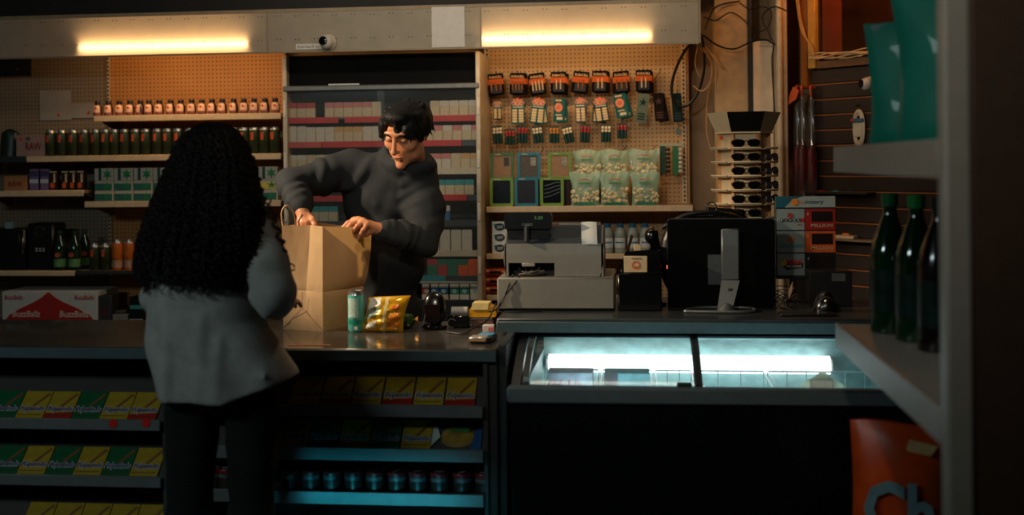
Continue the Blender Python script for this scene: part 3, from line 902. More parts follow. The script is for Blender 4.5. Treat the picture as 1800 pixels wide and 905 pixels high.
MB().box(-0.30, -0.12, -0.032, -0.020, zh0 + 0.003, zh0 + 0.012).build('white_tag', M((226, 220, 210), 0.5), t)
MB().box(-hw + 0.025, hw - 0.025, 0.0, 0.42, 0.0, ZZ(672, 528, YCF) - 0.002).build('plinth', M((30, 30, 31), 0.5), t)
redm, dstrip, wstrip, tstrip = M((190, 22, 12), 0.45), M((50, 54, 58), 0.5), M((202, 186, 160), 0.5), M((30, 130, 140), 0.5)
rows = [205, 248, 297, 343, 388, 440, 484, 525.5]
zrow = [ZZ(672, y, 6.44) for y in rows]
strips = {0: [(503, 596, redm), (607, 842, redm)], 1: [(505, 566, M((196, 74, 58), 0.45)), (567, 812, redm), (813, 842, dstrip)], 2: [(505, 842, wstrip)], 3: [(505, 820, redm), (821, 842, dstrip)], 4: [(505, 842, dstrip)], 5: [(505, 842, wstrip)], 6: [(505, 782, tstrip), (783, 842, dstrip)], 7: [(505, 842, dstrip)]}
for r_, z in enumerate(zrow):
    MB().box(-hw + 0.025, hw - 0.025, 0.02, 0.42, z - 0.012, z, b=0.002).build('rack_shelf', M((90, 96, 100), 0.5), t)
    for a, b, m_ in strips[r_]:
        xo = (CX0 + CX1) / 2
        MB().box(max(-hw + 0.026, XX(a, 6.42) - xo), min(hw - 0.026, XX(b, 6.42) - xo), 0.012, 0.020, z - 0.034, z + 0.001, b=0.001).build('price_strip', m_, t)
clear = mix_mat('clear_plastic', (150, 158, 156), 0.90, 'TRANSPARENT', gloss=0.5, rough=0.12)
zd0, zd1 = ZZ(672, 494, YCF), zh0 - 0.03
for k, (a, b, yy) in enumerate(((-hw + 0.026, 0.02, -0.004), (-0.02, hw - 0.026, -0.010))):
    d = MB().add([(a, yy, zd0), (b, yy, zd0), (b, yy, zd1), (a, yy, zd1)], [(0, 1, 2, 3)]).build('sliding_door', clear, t, smooth=0)
    MB().box(a, b, yy - 0.003, yy + 0.003, zd0 - 0.012, zd0, b=0.001).build('door_edge', M((150, 148, 140), 0.4), d)
# packs
crm, wht, redp, pink, teal, tanp, grn, org, blu, dkp = [M(c, 0.5, noise=0.1, nscale=60) for c in ((200, 180, 146), (204, 194, 176), (176, 56, 46), (200, 120, 112), (34, 140, 140), (200, 156, 96), (40, 110, 84), (214, 86, 36), (34, 96, 150), (44, 48, 54))]
protos = {}
def pack(body, lid, x, z, Y, label, group, w_=0.0535, h=0.086, lidf=0.36, rz=0.0):
    k = (id(body), id(lid), w_, h, lidf)
    if k not in protos:
        p = thing('cigarette_pack', label, 'cigarette pack', (x, Y, z), rz, group)
        MB().box(-w_ / 2, w_ / 2, 0, 0.023, 0, h * (1 - lidf), b=0.001).build('box_body', body, p)
        MB().prism([(-w_ / 2, 0), (w_ / 2, 0), (w_ / 2, h * lidf - 0.004), (w_ / 2 - 0.004, h * lidf), (-w_ / 2 + 0.004, h * lidf), (-w_ / 2, h * lidf - 0.004)], -0.023, 0, m=F(0, h * (1 - lidf))).build('lid', lid, p)
        protos[k] = p
        return p
    p = dup(protos[k], (x, Y, z), rz, label)
    p['group'] = group
    return p
RN = ['top row', 'second row', 'third row', 'fourth row', 'fifth row', 'sixth row', 'seventh row', 'bottom row']
def scheme(r_, i, px):
    if r_ == 0:
        return (crm, redp if px < 560 else (pink if px < 650 else crm)) if px < 770 else (crm, wht)
    if r_ == 1:
        return (wht, wht) if px < 592 else ((crm, tanp) if px < 628 else ((wht, wht) if px < 745 else ((crm, teal) if px < 765 else (crm, pink if i % 2 else wht))))
    if r_ == 2:
        return (crm, wht if px < 540 else crm) if px < 700 else ((wht, pink) if px < 790 else (crm, tanp if i % 3 else crm))
    if r_ == 3:
        return (crm, teal) if px > 700 else (crm, grn if i % 2 else wht)
    return (crm, wht)
def row_packs(r_, spans, gap=None):
    Y = 6.425
    for side, (a, b) in spans.items():
        n = int(round((XX(b, Y) - XX(a, Y)) / 0.0555))
        for i in range(n):
            x = XX(a, Y) + 0.0555 * (i + 0.5)
            px = a + (b - a) * (i + 0.5) / n
            if r_ == 0 and 556 < px < 571:
                continue
            bd, ld = scheme(r_, i, px)
            if side == 'L':
                lab = 'cigarette pack on the %s of the case, %s' % (RN[r_], 'at the left post' if i == 0 else ORD[i] + ' from the left post')
            else:
                j = n - 1 - i
                lab = 'cigarette pack on the %s of the case, %s' % (RN[r_], 'at the right post' if j == 0 else ORD[j] + ' from the right post')
            pack(bd, ld, x, zrow[r_], Y + random.uniform(0, 0.004), lab, 'cigarette packs in the case', h=0.086 + (0.006 if (r_ == 1 and px < 540) else 0))
row_packs(0, {'L': (506, 672), 'R': (757, 840)})
row_packs(1, {'L': (506, 668), 'R': (745, 840)})
row_packs(2, {'L': (506, 610), 'R': (742, 840)})
row_packs(3, {'L': (506, 520), 'R': (765, 840)})
# fifth row: teal, cream stock glimpsed under the clerk's arm, and one blue pack right of him
for i in range(3):
    pack(crm, teal, XX(552 + 16.5 * i, 6.43), zrow[4], 6.425, 'cigarette pack on the fifth row, %s seen under the clerk\'s raised arm' % ['left one', 'middle one', 'right one'][i], 'cigarette packs in the case')
pack(blu, wht, XX(782, 6.43), zrow[4], 6.425, 'blue and white cigarette pack alone on the fifth row', 'cigarette packs in the case')
for i, px in enumerate((762, 781, 800.5, 819.5)):
    pack(wht, wht, XX(px, 6.43), zrow[5], 6.425, 'tall plain white pack on the sixth row, %s' % ['partly behind the clerk', 'second from right', 'third from left', 'rightmost'][i] if i != 1 else 'tall plain white pack on the sixth row, beside the half hidden one', 'plain white packs', w_=0.058, h=0.118)
for i, (px, b1, l1) in enumerate(((758, grn, redp), (776, redp, grn), (794, grn, grn), (812, org, grn), (830, org, org))):
    pack(b1, l1, XX(px, 6.43), zrow[6], 6.425, 'coloured pack on the seventh row, %s' % ['beside the clerk\'s sleeve', 'red one', 'all green one', 'orange with green top', 'all orange one by the post'][i], 'coloured packs', w_=0.058, h=0.095)
for i, (px, m1, lab) in enumerate(((747, redp, 'red banded cigarette pack half hidden on the bottom row'), (759.5, blu, 'blue banded cigarette pack on the bottom row beside the red one'), (777, M((28, 70, 120), 0.5), 'darker blue banded pack with teal base on the bottom row'), (796, grn, 'green banded pack on the bottom row, left of two'), (813.5, M((34, 120, 86), 0.5), 'green banded pack on the bottom row, right of two'), (832, wht, 'plain white pack at the right end of the bottom row'))):
    p = thing('cigarette_pack', lab, 'cigarette pack', (XX(px, 6.41), 6.415, zrow[7]), group='cigarette packs in the case')
    MB().box(-0.0265, 0.0265, 0, 0.023, 0, 0.030, b=0.001).build('box_body', wht if i != 2 else crm, p)
    MB().box(-0.0265, 0.0265, 0, 0.023, 0.030, 0.068, b=0.001).build('band', m1, p)
    MB().box(-0.0265, 0.0265, 0, 0.023, 0.068, 0.090, b=0.001).build('lid', wht, p)
    MB().prism([(x, y) for x, y in oval(0.014, 0.012, 12)], 0, 0.0008, m=F(0, 0.049)).build('emblem', M((150, 176, 170), 0.5), p)

# ================================================================== BATTERY PEGBOARD
YP = 6.72                                   # front of the hanging cards
hook_m = M((60, 46, 34), 0.4, metal=0.6)
def hook(x, z, label, L=0.12, d=0.0):
    o = MB().tube([(x, YB, z), (x, YB - L + 0.01, z), (x, YB - L, z + 0.012)], 0.0022, 5).build('peg_hook', hook_m)
    tag(o, label, 'hook', 'peg hooks')
dblk, dorg, dtxt, cell = M((16, 10, 8), 0.8, spec=0.15), M((206, 92, 28), 0.6, noise=0.1, spec=0.2), M((232, 190, 140), 0.5), M((222, 196, 160), 0.3)
def battery(n, bright, w_=0.094, h=0.128):
    t = thing('battery_pack', 'x', 'batteries', group='battery packs on the top hooks')
    MB().prism(rrect(w_, h, 0.006, 2), 0, 0.004, m=F(0, 0, 0)).build('card', dblk, t)
    MB().box(-w_ / 2, w_ / 2, -0.0056, -0.004, -h * 0.02, h * 0.24).build('orange_band', dorg, t)
    text('lettering', 'DURACELL', w_ * 0.82, h * 0.115, dtxt, t, F(0, h * 0.335, -0.0052), bold=0.02)
    MB().box(-w_ * 0.40, w_ * 0.40, -0.018, -0.004, -h * 0.46, -h * 0.03, b=0.005).build('blister', M((18, 12, 10), 0.4, spec=0.3), t)
    for k in range(n):
        x = (k - (n - 1) / 2) * (w_ * 0.62 / max(n - 1, 1) if n > 2 else w_ * 0.26)
        MB().lathe([(0.0042, -h * 0.32), (0.0042, h * 0.12), (0.002, h * 0.13)], 8, m=T(x, -0.018, 0)).build('battery_cell', cell if bright else M((150, 96, 50), 0.4), t)
    return t
b1 = [(872, -4, 3, 0), (910, 1, 4, 0), (945, -6, 4, 1), (982, 0, 2, 1), (1021, 6, 2, 0), (1055, 1, 2, 1), (1092.5, -4, 3, 0), (1131.6, 0, 2, 1)]
bp = {}
zb = ZZ(1000, 145.5, YP)
for i, (px, tilt, n, br) in enumerate(b1):
    x = XX(px, YP, 145)
    for k in range(2):
        key_ = (n, br)
        loc = (x + (0.010 if k else 0) * (1 if i % 2 else -0.6), YP + 0.026 * k + (0 if k == 0 else 0.0), zb + random.uniform(-.004, .004) - 0.003 * k)
        a = math.radians(-tilt + (random.uniform(-5, 5) if k else 0))
        lab = '%s battery pack on the %s top row hook' % ('front' if k == 0 else 'tucked behind', nth(i, 8))
        if key_ not in bp:
            bp[key_] = battery(n, br)
            bp[key_].location, bp[key_].rotation_euler, bp[key_]['label'] = loc, (0, -a, 0), lab
        else:
            dup(bp[key_], loc, 0, lab, rot=(0, -a, 0))
    hook(x, zb + 0.068, 'peg hook holding the %s battery packs of the top row' % nth(i, 8), 0.13)

# second row: hanging cards
tealc, dteal, gridm, orf = M((24, 88, 84), 0.7, noise=0.2, spec=0.2), M((18, 46, 48), 0.7, noise=0.2, spec=0.2), M((222, 196, 150), 0.5, noise=0.1), M((216, 104, 56), 0.45, noise=0.2)
def card_flower(w_, h, base):
    t = thing('novelty_card', 'x', 'blister card', group='cards on the second row of hooks')
    MB().prism(rrect(w_, h * 0.80, 0.004, 2), 0, 0.004, m=F(0, -h * 0.10)).build('card', base, t)
    MB().prism([(x * 1.15, y * 0.8) for x, y in star(w_ * 0.46, w_ * 0.30, 8)], 0, 0.006, m=F(0, h * 0.34)).build('flower_header', orf, t)
    for s_ in (-1, 0, 1):
        MB().tube([(s_ * w_ * 0.30 + 0.0115 * math.cos(a), -0.008, h * 0.30 + 0.0115 * math.sin(a)) for a in [2 * PI * q / 12 for q in range(12)]], 0.0018, 5, closed=True).build('ring', M((206, 190, 150), 0.3), t)
    for s_ in (-1, 1):
        for q in range(5):
            MB().box(s_ * w_ * 0.24 - w_ * 0.18, s_ * w_ * 0.24 + w_ * 0.18, -0.007, -0.004, -h * 0.44 + q * h * 0.105, -h * 0.44 + q * h * 0.105 + h * 0.09, b=0.001).build('tablet', gridm, t)
    MB().box(-w_ * 0.4, w_ * 0.4, -0.0052, -0.004, h * 0.13, h * 0.18).build('title_strip', M((170, 190, 176), 0.5), t)
    return t
def card_oval(w_, h, base):
    t = thing('novelty_card', 'x', 'blister card', group='cards on the second row of hooks')
    MB().prism(rrect(w_, h, 0.004, 2), 0, 0.004, m=F(0, 0)).build('card', base, t)
    MB().prism(oval(w_ * 0.36, h * 0.20), 0, 0.0055, m=F(-w_ * 0.06, h * 0.12)).build('emblem', orf, t)
    MB().tube([(-w_ * 0.06 + w_ * 0.26 * math.cos(a), -0.006, h * 0.12 + h * 0.13 * math.sin(a)) for a in [2 * PI * q / 14 for q in range(14)]], 0.0016, 5, closed=True).build('ring', M((226, 190, 150), 0.4), t)
    MB().box(-w_ * 0.34, w_ * 0.2, -0.0052, -0.004, h * 0.38, h * 0.45).build('title_strip', M((222, 170, 130), 0.5), t)
    MB().box(-w_ * 0.2, w_ * 0.3, -0.0052, -0.004, -h * 0.40, -h * 0.28).build('price_patch', M((226, 206, 170), 0.5), t)
    MB().box(-w_ * 0.3, w_ * 0.22, -0.0052, -0.004, -h * 0.22, -h * 0.17).build('title_strip', M((222, 190, 150), 0.5), t)
    return t
def card_plain(w_, h, base, mark):
    t = thing('novelty_card', 'x', 'blister card', group='cards on the second row of hooks')
    MB().prism(rrect(w_, h, 0.004, 2), 0, 0.006, m=F(0, 0)).build('card', base, t)
    MB().prism([(x, y) for x, y in star(w_ * 0.38, w_ * 0.16, 5)], 0, 0.008, m=F(0, h * 0.2)).build('emblem', mark, t)
    for q in range(3):
        MB().box(-w_ * 0.32, w_ * 0.32, -0.0075, -0.006, -h * 0.40 + q * h * 0.09, -h * 0.40 + q * h * 0.09 + h * 0.05).build('print_line', mark, t)
    return t
z2 = lambda y0, y1: ZZ(1000, 80 + (y0 + y1) / 2 / 3.0175, YP)
H2 = lambda y0, y1: (y1 - y0) / 3.0175 / 297
dups = []
def place(t, zx, y0, y1, tilt, label, Y=YP):
    t.location = (XX(840 + zx / 3.0175, Y, 210), Y, z2(y0, y1))
    t.rotation_euler = (0, math.radians(tilt), 0)
    t['label'] = label
    hook(t.location.x, t.location.z + (y1 - y0) / 3.0175 / 297 / 2 + 0.004, 'peg hook holding the ' + label.split(',')[0], 0.135)
    return t
c2 = [
    (card_flower(0.050, H2(285, 388), dteal), 105, 285, 388, 0, 'small flower-topped card, leftmost on the second row'),
    (card_flower(0.080, H2(275, 412), tealc), 213, 275, 412, 0, 'flower-topped card hanging straight, second from left'),
    (card_flower(0.082, H2(275, 412), tealc), 318, 275, 412, 7, 'flower-topped card tilted clockwise, third from left'),
    (card_oval(0.068, H2(280, 406), tealc), 432, 280, 406, 2, 'teal card with orange oval hanging straight'),
    (card_flower(0.062, H2(272, 410), M((60, 42, 34), 0.4)), 545, 272, 410, -2, 'narrow brown flower card, fifth from left'),
    (card_flower(0.080, H2(278, 408), dteal), 655, 278, 408, -8, 'flower-topped card tilted counterclockwise, sixth from left'),
    (card_oval(0.074, H2(260, 388), tealc), 760, 260, 388, -10, 'teal card with orange oval tilted, seventh from left'),
    (card_plain(0.066, H2(262, 416), M((96, 110, 94), 0.8, spec=0.15), dteal), 873, 262, 416, 9, 'grey-green card with dark letters tilted, third from right'),
    (card_plain(0.060, H2(260, 408), M((24, 14, 11), 0.8, spec=0.15), M((70, 38, 28), 0.7)), 962, 260, 408, -5, 'near black card, second from right on the row'),
    (card_plain(0.058, H2(263, 415), M((16, 36, 38), 0.8, spec=0.15), M((24, 50, 52), 0.7)), 1058, 263, 415, -4, 'dark teal card behind the cable loop, rightmost'),
]
for t, zx, y0, y1, tl, lab in c2:
    place(t, zx, y0, y1, tl, lab)
for k, src, dx, tl in ((2, 2, 0.012, -6), (3, 3, 0.014, -5), (5, 5, -0.010, 4), (6, 6, 0.018, -16), (8, 8, 0.016, -10), (4, 4, 0.006, 5)):
    t = c2[src][0]
    dup(t, (t.location.x + dx, t.location.y + 0.022, t.location.z - 0.004), 0, 'card tucked behind the ' + c2[k][5].split(',')[0], rot=(0, math.radians(tl), 0))

# third row: triple lighter packs
lg = M((18, 52, 44), 0.35, noise=0.2)
lw, lr, ly = M((232, 214, 176), 0.4), M((176, 26, 20), 0.35), M((214, 136, 34), 0.35)
l3 = [(105, 430, 515, -3, lw, 'white-topped'), (170, 448, 522, 0, lr, 'red-topped'), (237, 432, 515, 1, lr, 'red-topped'), (318, 434, 515, -8, lw, 'white-topped'), (405, 436, 516, 0, ly, 'amber-topped'), (480, 436, 517, -14, lw, 'white-topped'), (568, 430, 515, 3, lr, 'red-topped'), (680, 430, 515, 1, lw, 'white-topped'), (765, 426, 497, 0, lr, 'red-topped')]
for i, (zx, y0, y1, tl, m_, cn) in enumerate(l3):
    Y = YP + 0.01
    h = H2(y0, y1)
    t = thing('lighter_pack', '%s pack of three lighters, %s on the third row' % (cn, nth(i, 9)), 'lighters', (XX(840 + zx / 3.0175, Y, 235), Y, z2(y0, y1)), rot=(0, math.radians(tl), 0), group='lighter packs on the third row')
    for k in range(3):
        x = (k - 1) * 0.0195
        lt = MB().lathe([(0.0092, -h / 2), (0.0094, -h / 2 + 0.004), (0.0094, h * 0.14)], 10, m=T(x, 0, 0)).build('lighter_body', lg, t)
        MB().lathe([(0.0088, h * 0.14), (0.0088, h * 0.45), (0.007, h * 0.5), (0.001, h * 0.5)], 10, m=T(x, 0, 0)).build('lighter_cap', m_, lt)
        MB().box(x - 0.0088, x + 0.0088, -0.0094, 0.0094, h * 0.30, h * 0.335).build('cap_gap', M((60, 40, 24), 0.6), lt)
    MB().box(-0.03, 0.03, -0.001, 0.001, -h / 2, h / 2 + 0.012).build('backing_card', M((40, 56, 44), 0.6), t)
    hook(t.location.x, t.location.z + h / 2 + 0.008, 'peg hook holding the %s lighter pack of the third row' % nth(i, 9), 0.125)
# empty hooks
for px, py, lab in ((1158, 130, 'empty slanting peg hook right of the battery packs'), (1148, 262, 'empty slanting peg hook over the candy bags on the right'), (1098, 262, 'empty peg hook over the middle candy bag'), (955, 265, 'empty peg hook between the framed boxes')):
    p = P(px, py, YB)
    o = MB().tube([(p.x - 0.02, YB, p.z - 0.025), (p.x, YB - 0.09, p.z), (p.x + 0.012, YB - 0.10, p.z + 0.02)], 0.0024, 5).build('peg_hook', hook_m)
    tag(o, lab, 'hook', 'peg hooks')
t = thing('price_clip', 'small teal price clip on a bent hook by the right upright', 'clip', (XX(1192, 6.76, 232), 6.76, ZZ(1192, 236, 6.76)))
MB().box(-0.012, 0.012, -0.003, 0, 0, 0.03, b=0.002).build('tag_plate', M((70, 110, 104), 0.4), t)
MB().tube([(0, 0, 0.03), (0.006, 0.02, 0.05), (0.035, 0.088, 0.055)], 0.002, 5).build('wire', hook_m, t)

# framed window boxes
fg, fb, fdk = M((112, 150, 52), 0.45, noise=0.08), M((22, 118, 140), 0.45, noise=0.08), M((60, 110, 60), 0.45)
def framed(x, Yf, z, frame, inner, label, tagm=None, wires=False, w_=0.137, h=0.166):
    t = thing('framed_box', label, 'box', (x, Yf, z), group='framed window boxes')
    MB().box(-w_ / 2 + 0.004, w_ / 2 - 0.004, 0.006, 0.055, 0.002, h - 0.002, b=0.004).build('body', M((30, 30, 34), 0.6), t)
    MB().ring([(a, b + h / 2) for a, b in rrect(w_, h, 0.014, 4)], [(a, b + h / 2) for a, b in rrect(w_ - 0.034, h - 0.034, 0.006, 4)], 0, 0.010, m=F(0, 0, 0.008)).build('frame', frame, t)
    MB().box(-w_ / 2 + 0.014, w_ / 2 - 0.014, 0.003, 0.007, 0.014, h - 0.014).build('window', inner, t)
    if tagm:
        MB().box(w_ * 0.08, w_ * 0.30, 0.001, 0.003, h * 0.52, h * 0.82).build('picture_tag', tagm, t)
    if wires:
        for k in range(4):
            MB().tube([(-0.045, 0.002, 0.05 + 0.022 * k), (-0.01, 0.002, 0.058 + 0.022 * k), (0.02, 0.002, 0.07 + 0.022 * k), (0.046, 0.002, 0.082 + 0.018 * k)], 0.0012, 4).build('reflection_line', M((150, 164, 170), 0.3), t)
    MB().box(-w_ * 0.3, -w_ * 0.06, -0.004, -0.0015, h - 0.012, h - 0.007).build('brand_strip', M((190, 190, 160), 0.5), t)
    return t
dk, kraft, gry = M((24, 32, 40), 0.2, noise=0.2), M((156, 120, 88), 0.6, noise=0.15, nscale=60), M((84, 78, 72), 0.6, noise=0.2, nscale=80)
pic = M((150, 150, 140), 0.5, noise=0.5, nscale=80)
framed(XX(881.5, 6.52, 340), 6.525, zE, fg, dk, 'green framed box with dark window, lower left of six')
framed(XX(925, 6.52, 340), 6.525, zE, fb, M((34, 38, 46), 0.25, noise=0.2), 'blue framed box with dark window, lower middle of six')
framed(XX(970, 6.52, 340), 6.525, zE, fg, M((14, 20, 30), 0.15), 'green framed box with pale lines in its window, lower right of six', wires=True)
for px, fr_, inn, lab in ((882.5, fdk, kraft, 'dim green framed kraft box, upper left of six'), (929.5, fb, gry, 'blue framed grey box with picture tag, upper middle of six'), (984, fg, kraft, 'green framed kraft box with picture tag, upper right of six')):
    x = XX(px, 6.60, 300)
    framed(x, 6.605, zE + 0.15, fr_, inn, lab, tagm=pic if px > 890 else M((52, 50, 50), 0.5), h=0.160)
    o = boxobj('plain_carton', (x - 0.06, x + 0.06, 6.61, 6.67, zE, zE + 0.15), M((44, 26, 30), 0.6), None, 0.002)
    tag(o, 'dark carton propping up the ' + lab.split(',')[0], 'carton', 'hidden cartons')

# candy bags
film = mix_mat('green_film', (176, 208, 178), 0.42, 'TRANSPARENT', gloss=0.9, rough=0.25)
mint = [M(c, 0.4, noise=0.15, nscale=50) for c in ((226, 214, 176), (200, 196, 156), (214, 196, 150))]
gcap, rprint = M((24, 120, 84), 0.45), M((206, 120, 84), 0.5)
def candybag(x, Y, z, w_, h, seed, label, cap=True):
    rs = random.Random(seed)
    t = thing('candy_bag', label, 'candy bag', (x, Y, z), rs.uniform(-0.08, 0.08), 'green candy bags')
    # film pillow: bulges low, flattens into a crimped header
    def fn(front):
        def g(u, v):
            xx = (u - 0.5) * w_ * (0.92 + 0.10 * v ** 2 - 0.06 * math.sin(PI * v))
            belly = math.sin(PI * min(1, max(0, u))) ** 0.6 * (math.sin(PI * min(1, v * 0.92 + 0.08)) ** 0.8)
            th = 0.036 * belly * (1 - 0.55 * v) + 0.002
            wr = 0.004 * math.sin(11 * u + 5 * v + seed) * v + 0.003 * math.sin(23 * u - 9 * v + seed * 2) * v
            return (xx, (-th if front else th * 0.7) + wr + 0.03, h * v + 0.006 * math.sin(7 * u + seed) * v)
        return g
    MB().grid(fn(True), 14, 12).grid(fn(False), 14, 12).build('film', film, t, smooth=60)
    # sweets inside, lower half
    s_ = [MB(), MB(), MB()]
    for q in range(46):
        cx, cz = rs.uniform(-w_ * 0.40, w_ * 0.40), rs.uniform(0.02, h * 0.50)
        r = rs.uniform(0.010, 0.016)
        cy = 0.03 - 0.030 * math.sin(PI * (cx / w_ + 0.5)) ** 0.6 * (1 - 0.4 * cz / h) + rs.uniform(-0.002, 0.008)
        mm = T(cx, cy, cz) @ Euler((rs.uniform(0, 6), rs.uniform(0, 6), 0)).to_matrix().to_4x4()
        s_[q % 3].lathe([(0.001, -r * 0.7), (r * 0.8, -r * 0.4), (r, 0), (r * 0.8, r * 0.4), (0.001, r * 0.7)], 7, m=mm)
    for q in range(3):
        o = s_[q].build('sweets', mint[q], t)
        o['kind'] = 'stuff'
    if cap:
        MB().prism([(math.cos(a) * w_ * 0.36, math.sin(a) * 0.020) for a in [PI * i / 12 for i in range(13)]], 0, 0.003, m=F(0, 0.002, -0.006)).build('green_arc', gcap, t)
    ar = []
    for i in range(9):
        a = PI * (0.15 + 0.7 * i / 8)
        ar.append((w_ * 0.22 * math.cos(a), 0.0 - 0.010, h * 0.70 + 0.020 * math.sin(a)))
    MB().tube(ar, 0.0030, 5).build('print_arc', rprint, t)
    MB().box(-w_ * 0.2, w_ * 0.2, -0.008, -0.006, h * 0.66, h * 0.70).build('print_line', M((60, 140, 100), 0.5), t)
for i, (px, wpx) in enumerate(((1028, 54), (1081, 53), (1134, 50))):
    candybag(XX(px, 6.53, 340), 6.52, zE, wpx / 300, 0.190, i + 1, 'green and white candy bag, %s of the front row' % ['left', 'middle', 'right'][i])
for i, (px, wpx) in enumerate(((1032, 52), (1081, 52), (1132, 54))):
    x = XX(px, 6.64, 300)
    candybag(x, 6.64, zE + 0.150, wpx / 295, 0.170, i + 11, 'green and white candy bag, %s of the back row' % ['left', 'middle', 'right'][i], cap=False)
    o = boxobj('plain_carton', (x - 0.075, x + 0.075, 6.63, 6.73, zE, zE + 0.150), M((26, 70, 52), 0.6), None, 0.002)
    tag(o, 'green carton propping up the %s back row candy bag' % ['left', 'middle', 'right'][i], 'carton', 'hidden cartons')
# two hanging clip strips on the right
for i, (px, m1, m2, cn) in enumerate(((1170, M((18, 62, 48), 0.45), M((24, 22, 22), 0.4), 'dark'), (1192, M((24, 110, 66), 0.45), M((206, 196, 170), 0.4), 'pale'))):
    zt_, zb_ = ZZ(px, 253, 6.76), ZZ(px, 307, 6.76)
    t = thing('clip_strip', 'hanging green strip with %s clipped items by the right upright' % cn, 'hanging strip', (XX(px, 6.76, 280), 6.76, zt_), group='hanging clip strips')
    L = zt_ - zb_
    MB().box(-0.033, 0.002, -0.002, 0.002, -L, 0, b=0.001).build('strip', m1, t)
    MB().box(-0.036, 0.036, -0.003, 0.003, -0.012, 0.004, b=0.001).build('header', M((170, 176, 150), 0.5), t)
    for q in range(6):
        zz = -0.03 - q * (L - 0.03) / 6
        MB().lathe([(0.012, 0), (0.013, 0.004), (0.013, 0.014), (0.010, 0.018), (0.001, 0.018)], 10, m=T(0.014, -0.012, zz - 0.012)).build('clipped_item', m2, t)
    hook(t.location.x, zt_ + 0.002, 'peg hook holding the %s clip strip' % cn, 0.10)

# shelf behind the register: white boxes, bottles, carton; lower shelf: orange packs
for k in range(3):
    hb = 0.0615
    t = thing('small_white_box', 'white box with dark oval beside the register, %s of three' % ['lowest', 'middle', 'topmost'][k], 'box', (XX(884, 6.52, 420), 6.525, zF + k * hb), group='white oval boxes')
    MB().box(-0.064, 0.064, 0, 0.09, 0, hb - 0.0005, b=0.002).build('body', M((220, 222, 218), 0.5), t)
    MB().prism([(a * 1.0, b + hb / 2) for a, b in oval(0.030, 0.022)], 0, 0.001, m=F(-0.018, 0)).build('dark_oval', M((18, 30, 40), 0.4), t)
    MB().prism([(a - 0.035, b + hb / 2 + 0.012) for a, b in oval(0.022, 0.008)], 0, 0.0008, m=F(0, 0)).build('teal_swash', M((60, 150, 170), 0.4), t)
    text('lettering', 'ZOT', 0.036, 0.016, M((220, 226, 226), 0.5), t, F(-0.018, hb / 2, -0.0016), bold=0.02)
clearb = mix_mat('clear_bottle', (176, 190, 186), 0.45, 'TRANSPARENT', gloss=1.0, rough=0.1)
bot = None
for i, px in enumerate((1068, 1090, 1112, 1134)):
    loc = (XX(px, 6.55, 420), 6.55, zF)
    lab = 'clear plastic bottle with blue cap, %s of four behind the register' % ['leftmost', 'second from left', 'third from left', 'rightmost'][i]
    if bot:
        dup(bot, loc, random.uniform(-.4, .4), lab)
        continue
    bot = thing('clear_bottle', lab, 'bottle', loc, group='clear bottles with blue caps')
    MB().lathe([(0.028, 0), (0.032, 0.004), (0.032, 0.06), (0.030, 0.075), (0.032, 0.09), (0.032, 0.118), (0.026, 0.136), (0.016, 0.148), (0.014, 0.152)], 18).build('bottle_body', clearb, bot)
    MB().lathe([(0.026, 0.004), (0.027, 0.06), (0.0255, 0.112), (0.001, 0.118)], 14).build('contents', M((176, 178, 150), 0.4, noise=0.4, nscale=70), bot)
    MB().lathe([(0.0325, 0.032), (0.0325, 0.088)], 16, a0=-PI / 2 - 1.3, a1=-PI / 2 + 1.3).build('label', M((196, 206, 208), 0.5, noise=0.15, nscale=60), bot)
    MB().lathe([(0.0328, 0.058), (0.0328, 0.066)], 10, a0=-PI / 2 - 0.8, a1=-PI / 2 + 0.8).build('label_stripe', M((50, 90, 130), 0.5), bot)
    MB().lathe([(0.0185, 0.148), (0.019, 0.150), (0.019, 0.170), (0.001, 0.171)], 16).build('cap', M((22, 92, 130), 0.4), bot)
t, cw, chh = carton('long_carton', 'long white carton with orange ends just above the register', XX(962, 6.60, 400), XX(1056, 6.60, 400), 6.60, 0.12, zF, ZZ(1000, 391, 6.60), M((222, 206, 184), 0.5))
for a in (-0.36, 0.38):
    MB().box(cw * a - 0.025, cw * a + 0.025, -0.0012, 0, chh - 0.05, chh - 0.004).build('orange_patch', M((206, 96, 36), 0.5), t)
orp = M((206, 82, 24), 0.35, noise=0.3, nscale=20, coat=0.5)
def orange_pack(px, Y, z, label, w_=0.12):
    t = thing('orange_pack', label, 'snack pack', (XX(px, Y, 480), Y, z), group='orange packs behind the register')
    MB().grid(lambda u, v: ((u - 0.5) * w_, 0.03 - 0.03 * math.sin(PI * v) ** 0.5 + 0.002 * math.sin(9 * u), 0.05 * v), 10, 8).grid(lambda u, v: ((u - 0.5) * w_, 0.03 + 0.05 * math.sin(PI * v) ** 0.5, 0.05 * v), 10, 6).build('wrapper', orp, t, smooth=60)
    MB().box(-w_ * 0.3, w_ * 0.25, -0.003, 0.0, 0.018, 0.034, b=0.001).build('dark_label', M((30, 14, 12), 0.4), t)
for k in range(3):
    orange_pack(872, 6.53, zG + k * 0.0515, 'orange snack pack left of the register, %s of three' % ['lowest', 'middle', 'topmost'][k])
for k in range(2):
    orange_pack(1064, 6.53, zG + k * 0.0515 + 0.0, 'orange snack pack right of the register, %s of two' % ['lower', 'upper'][k])

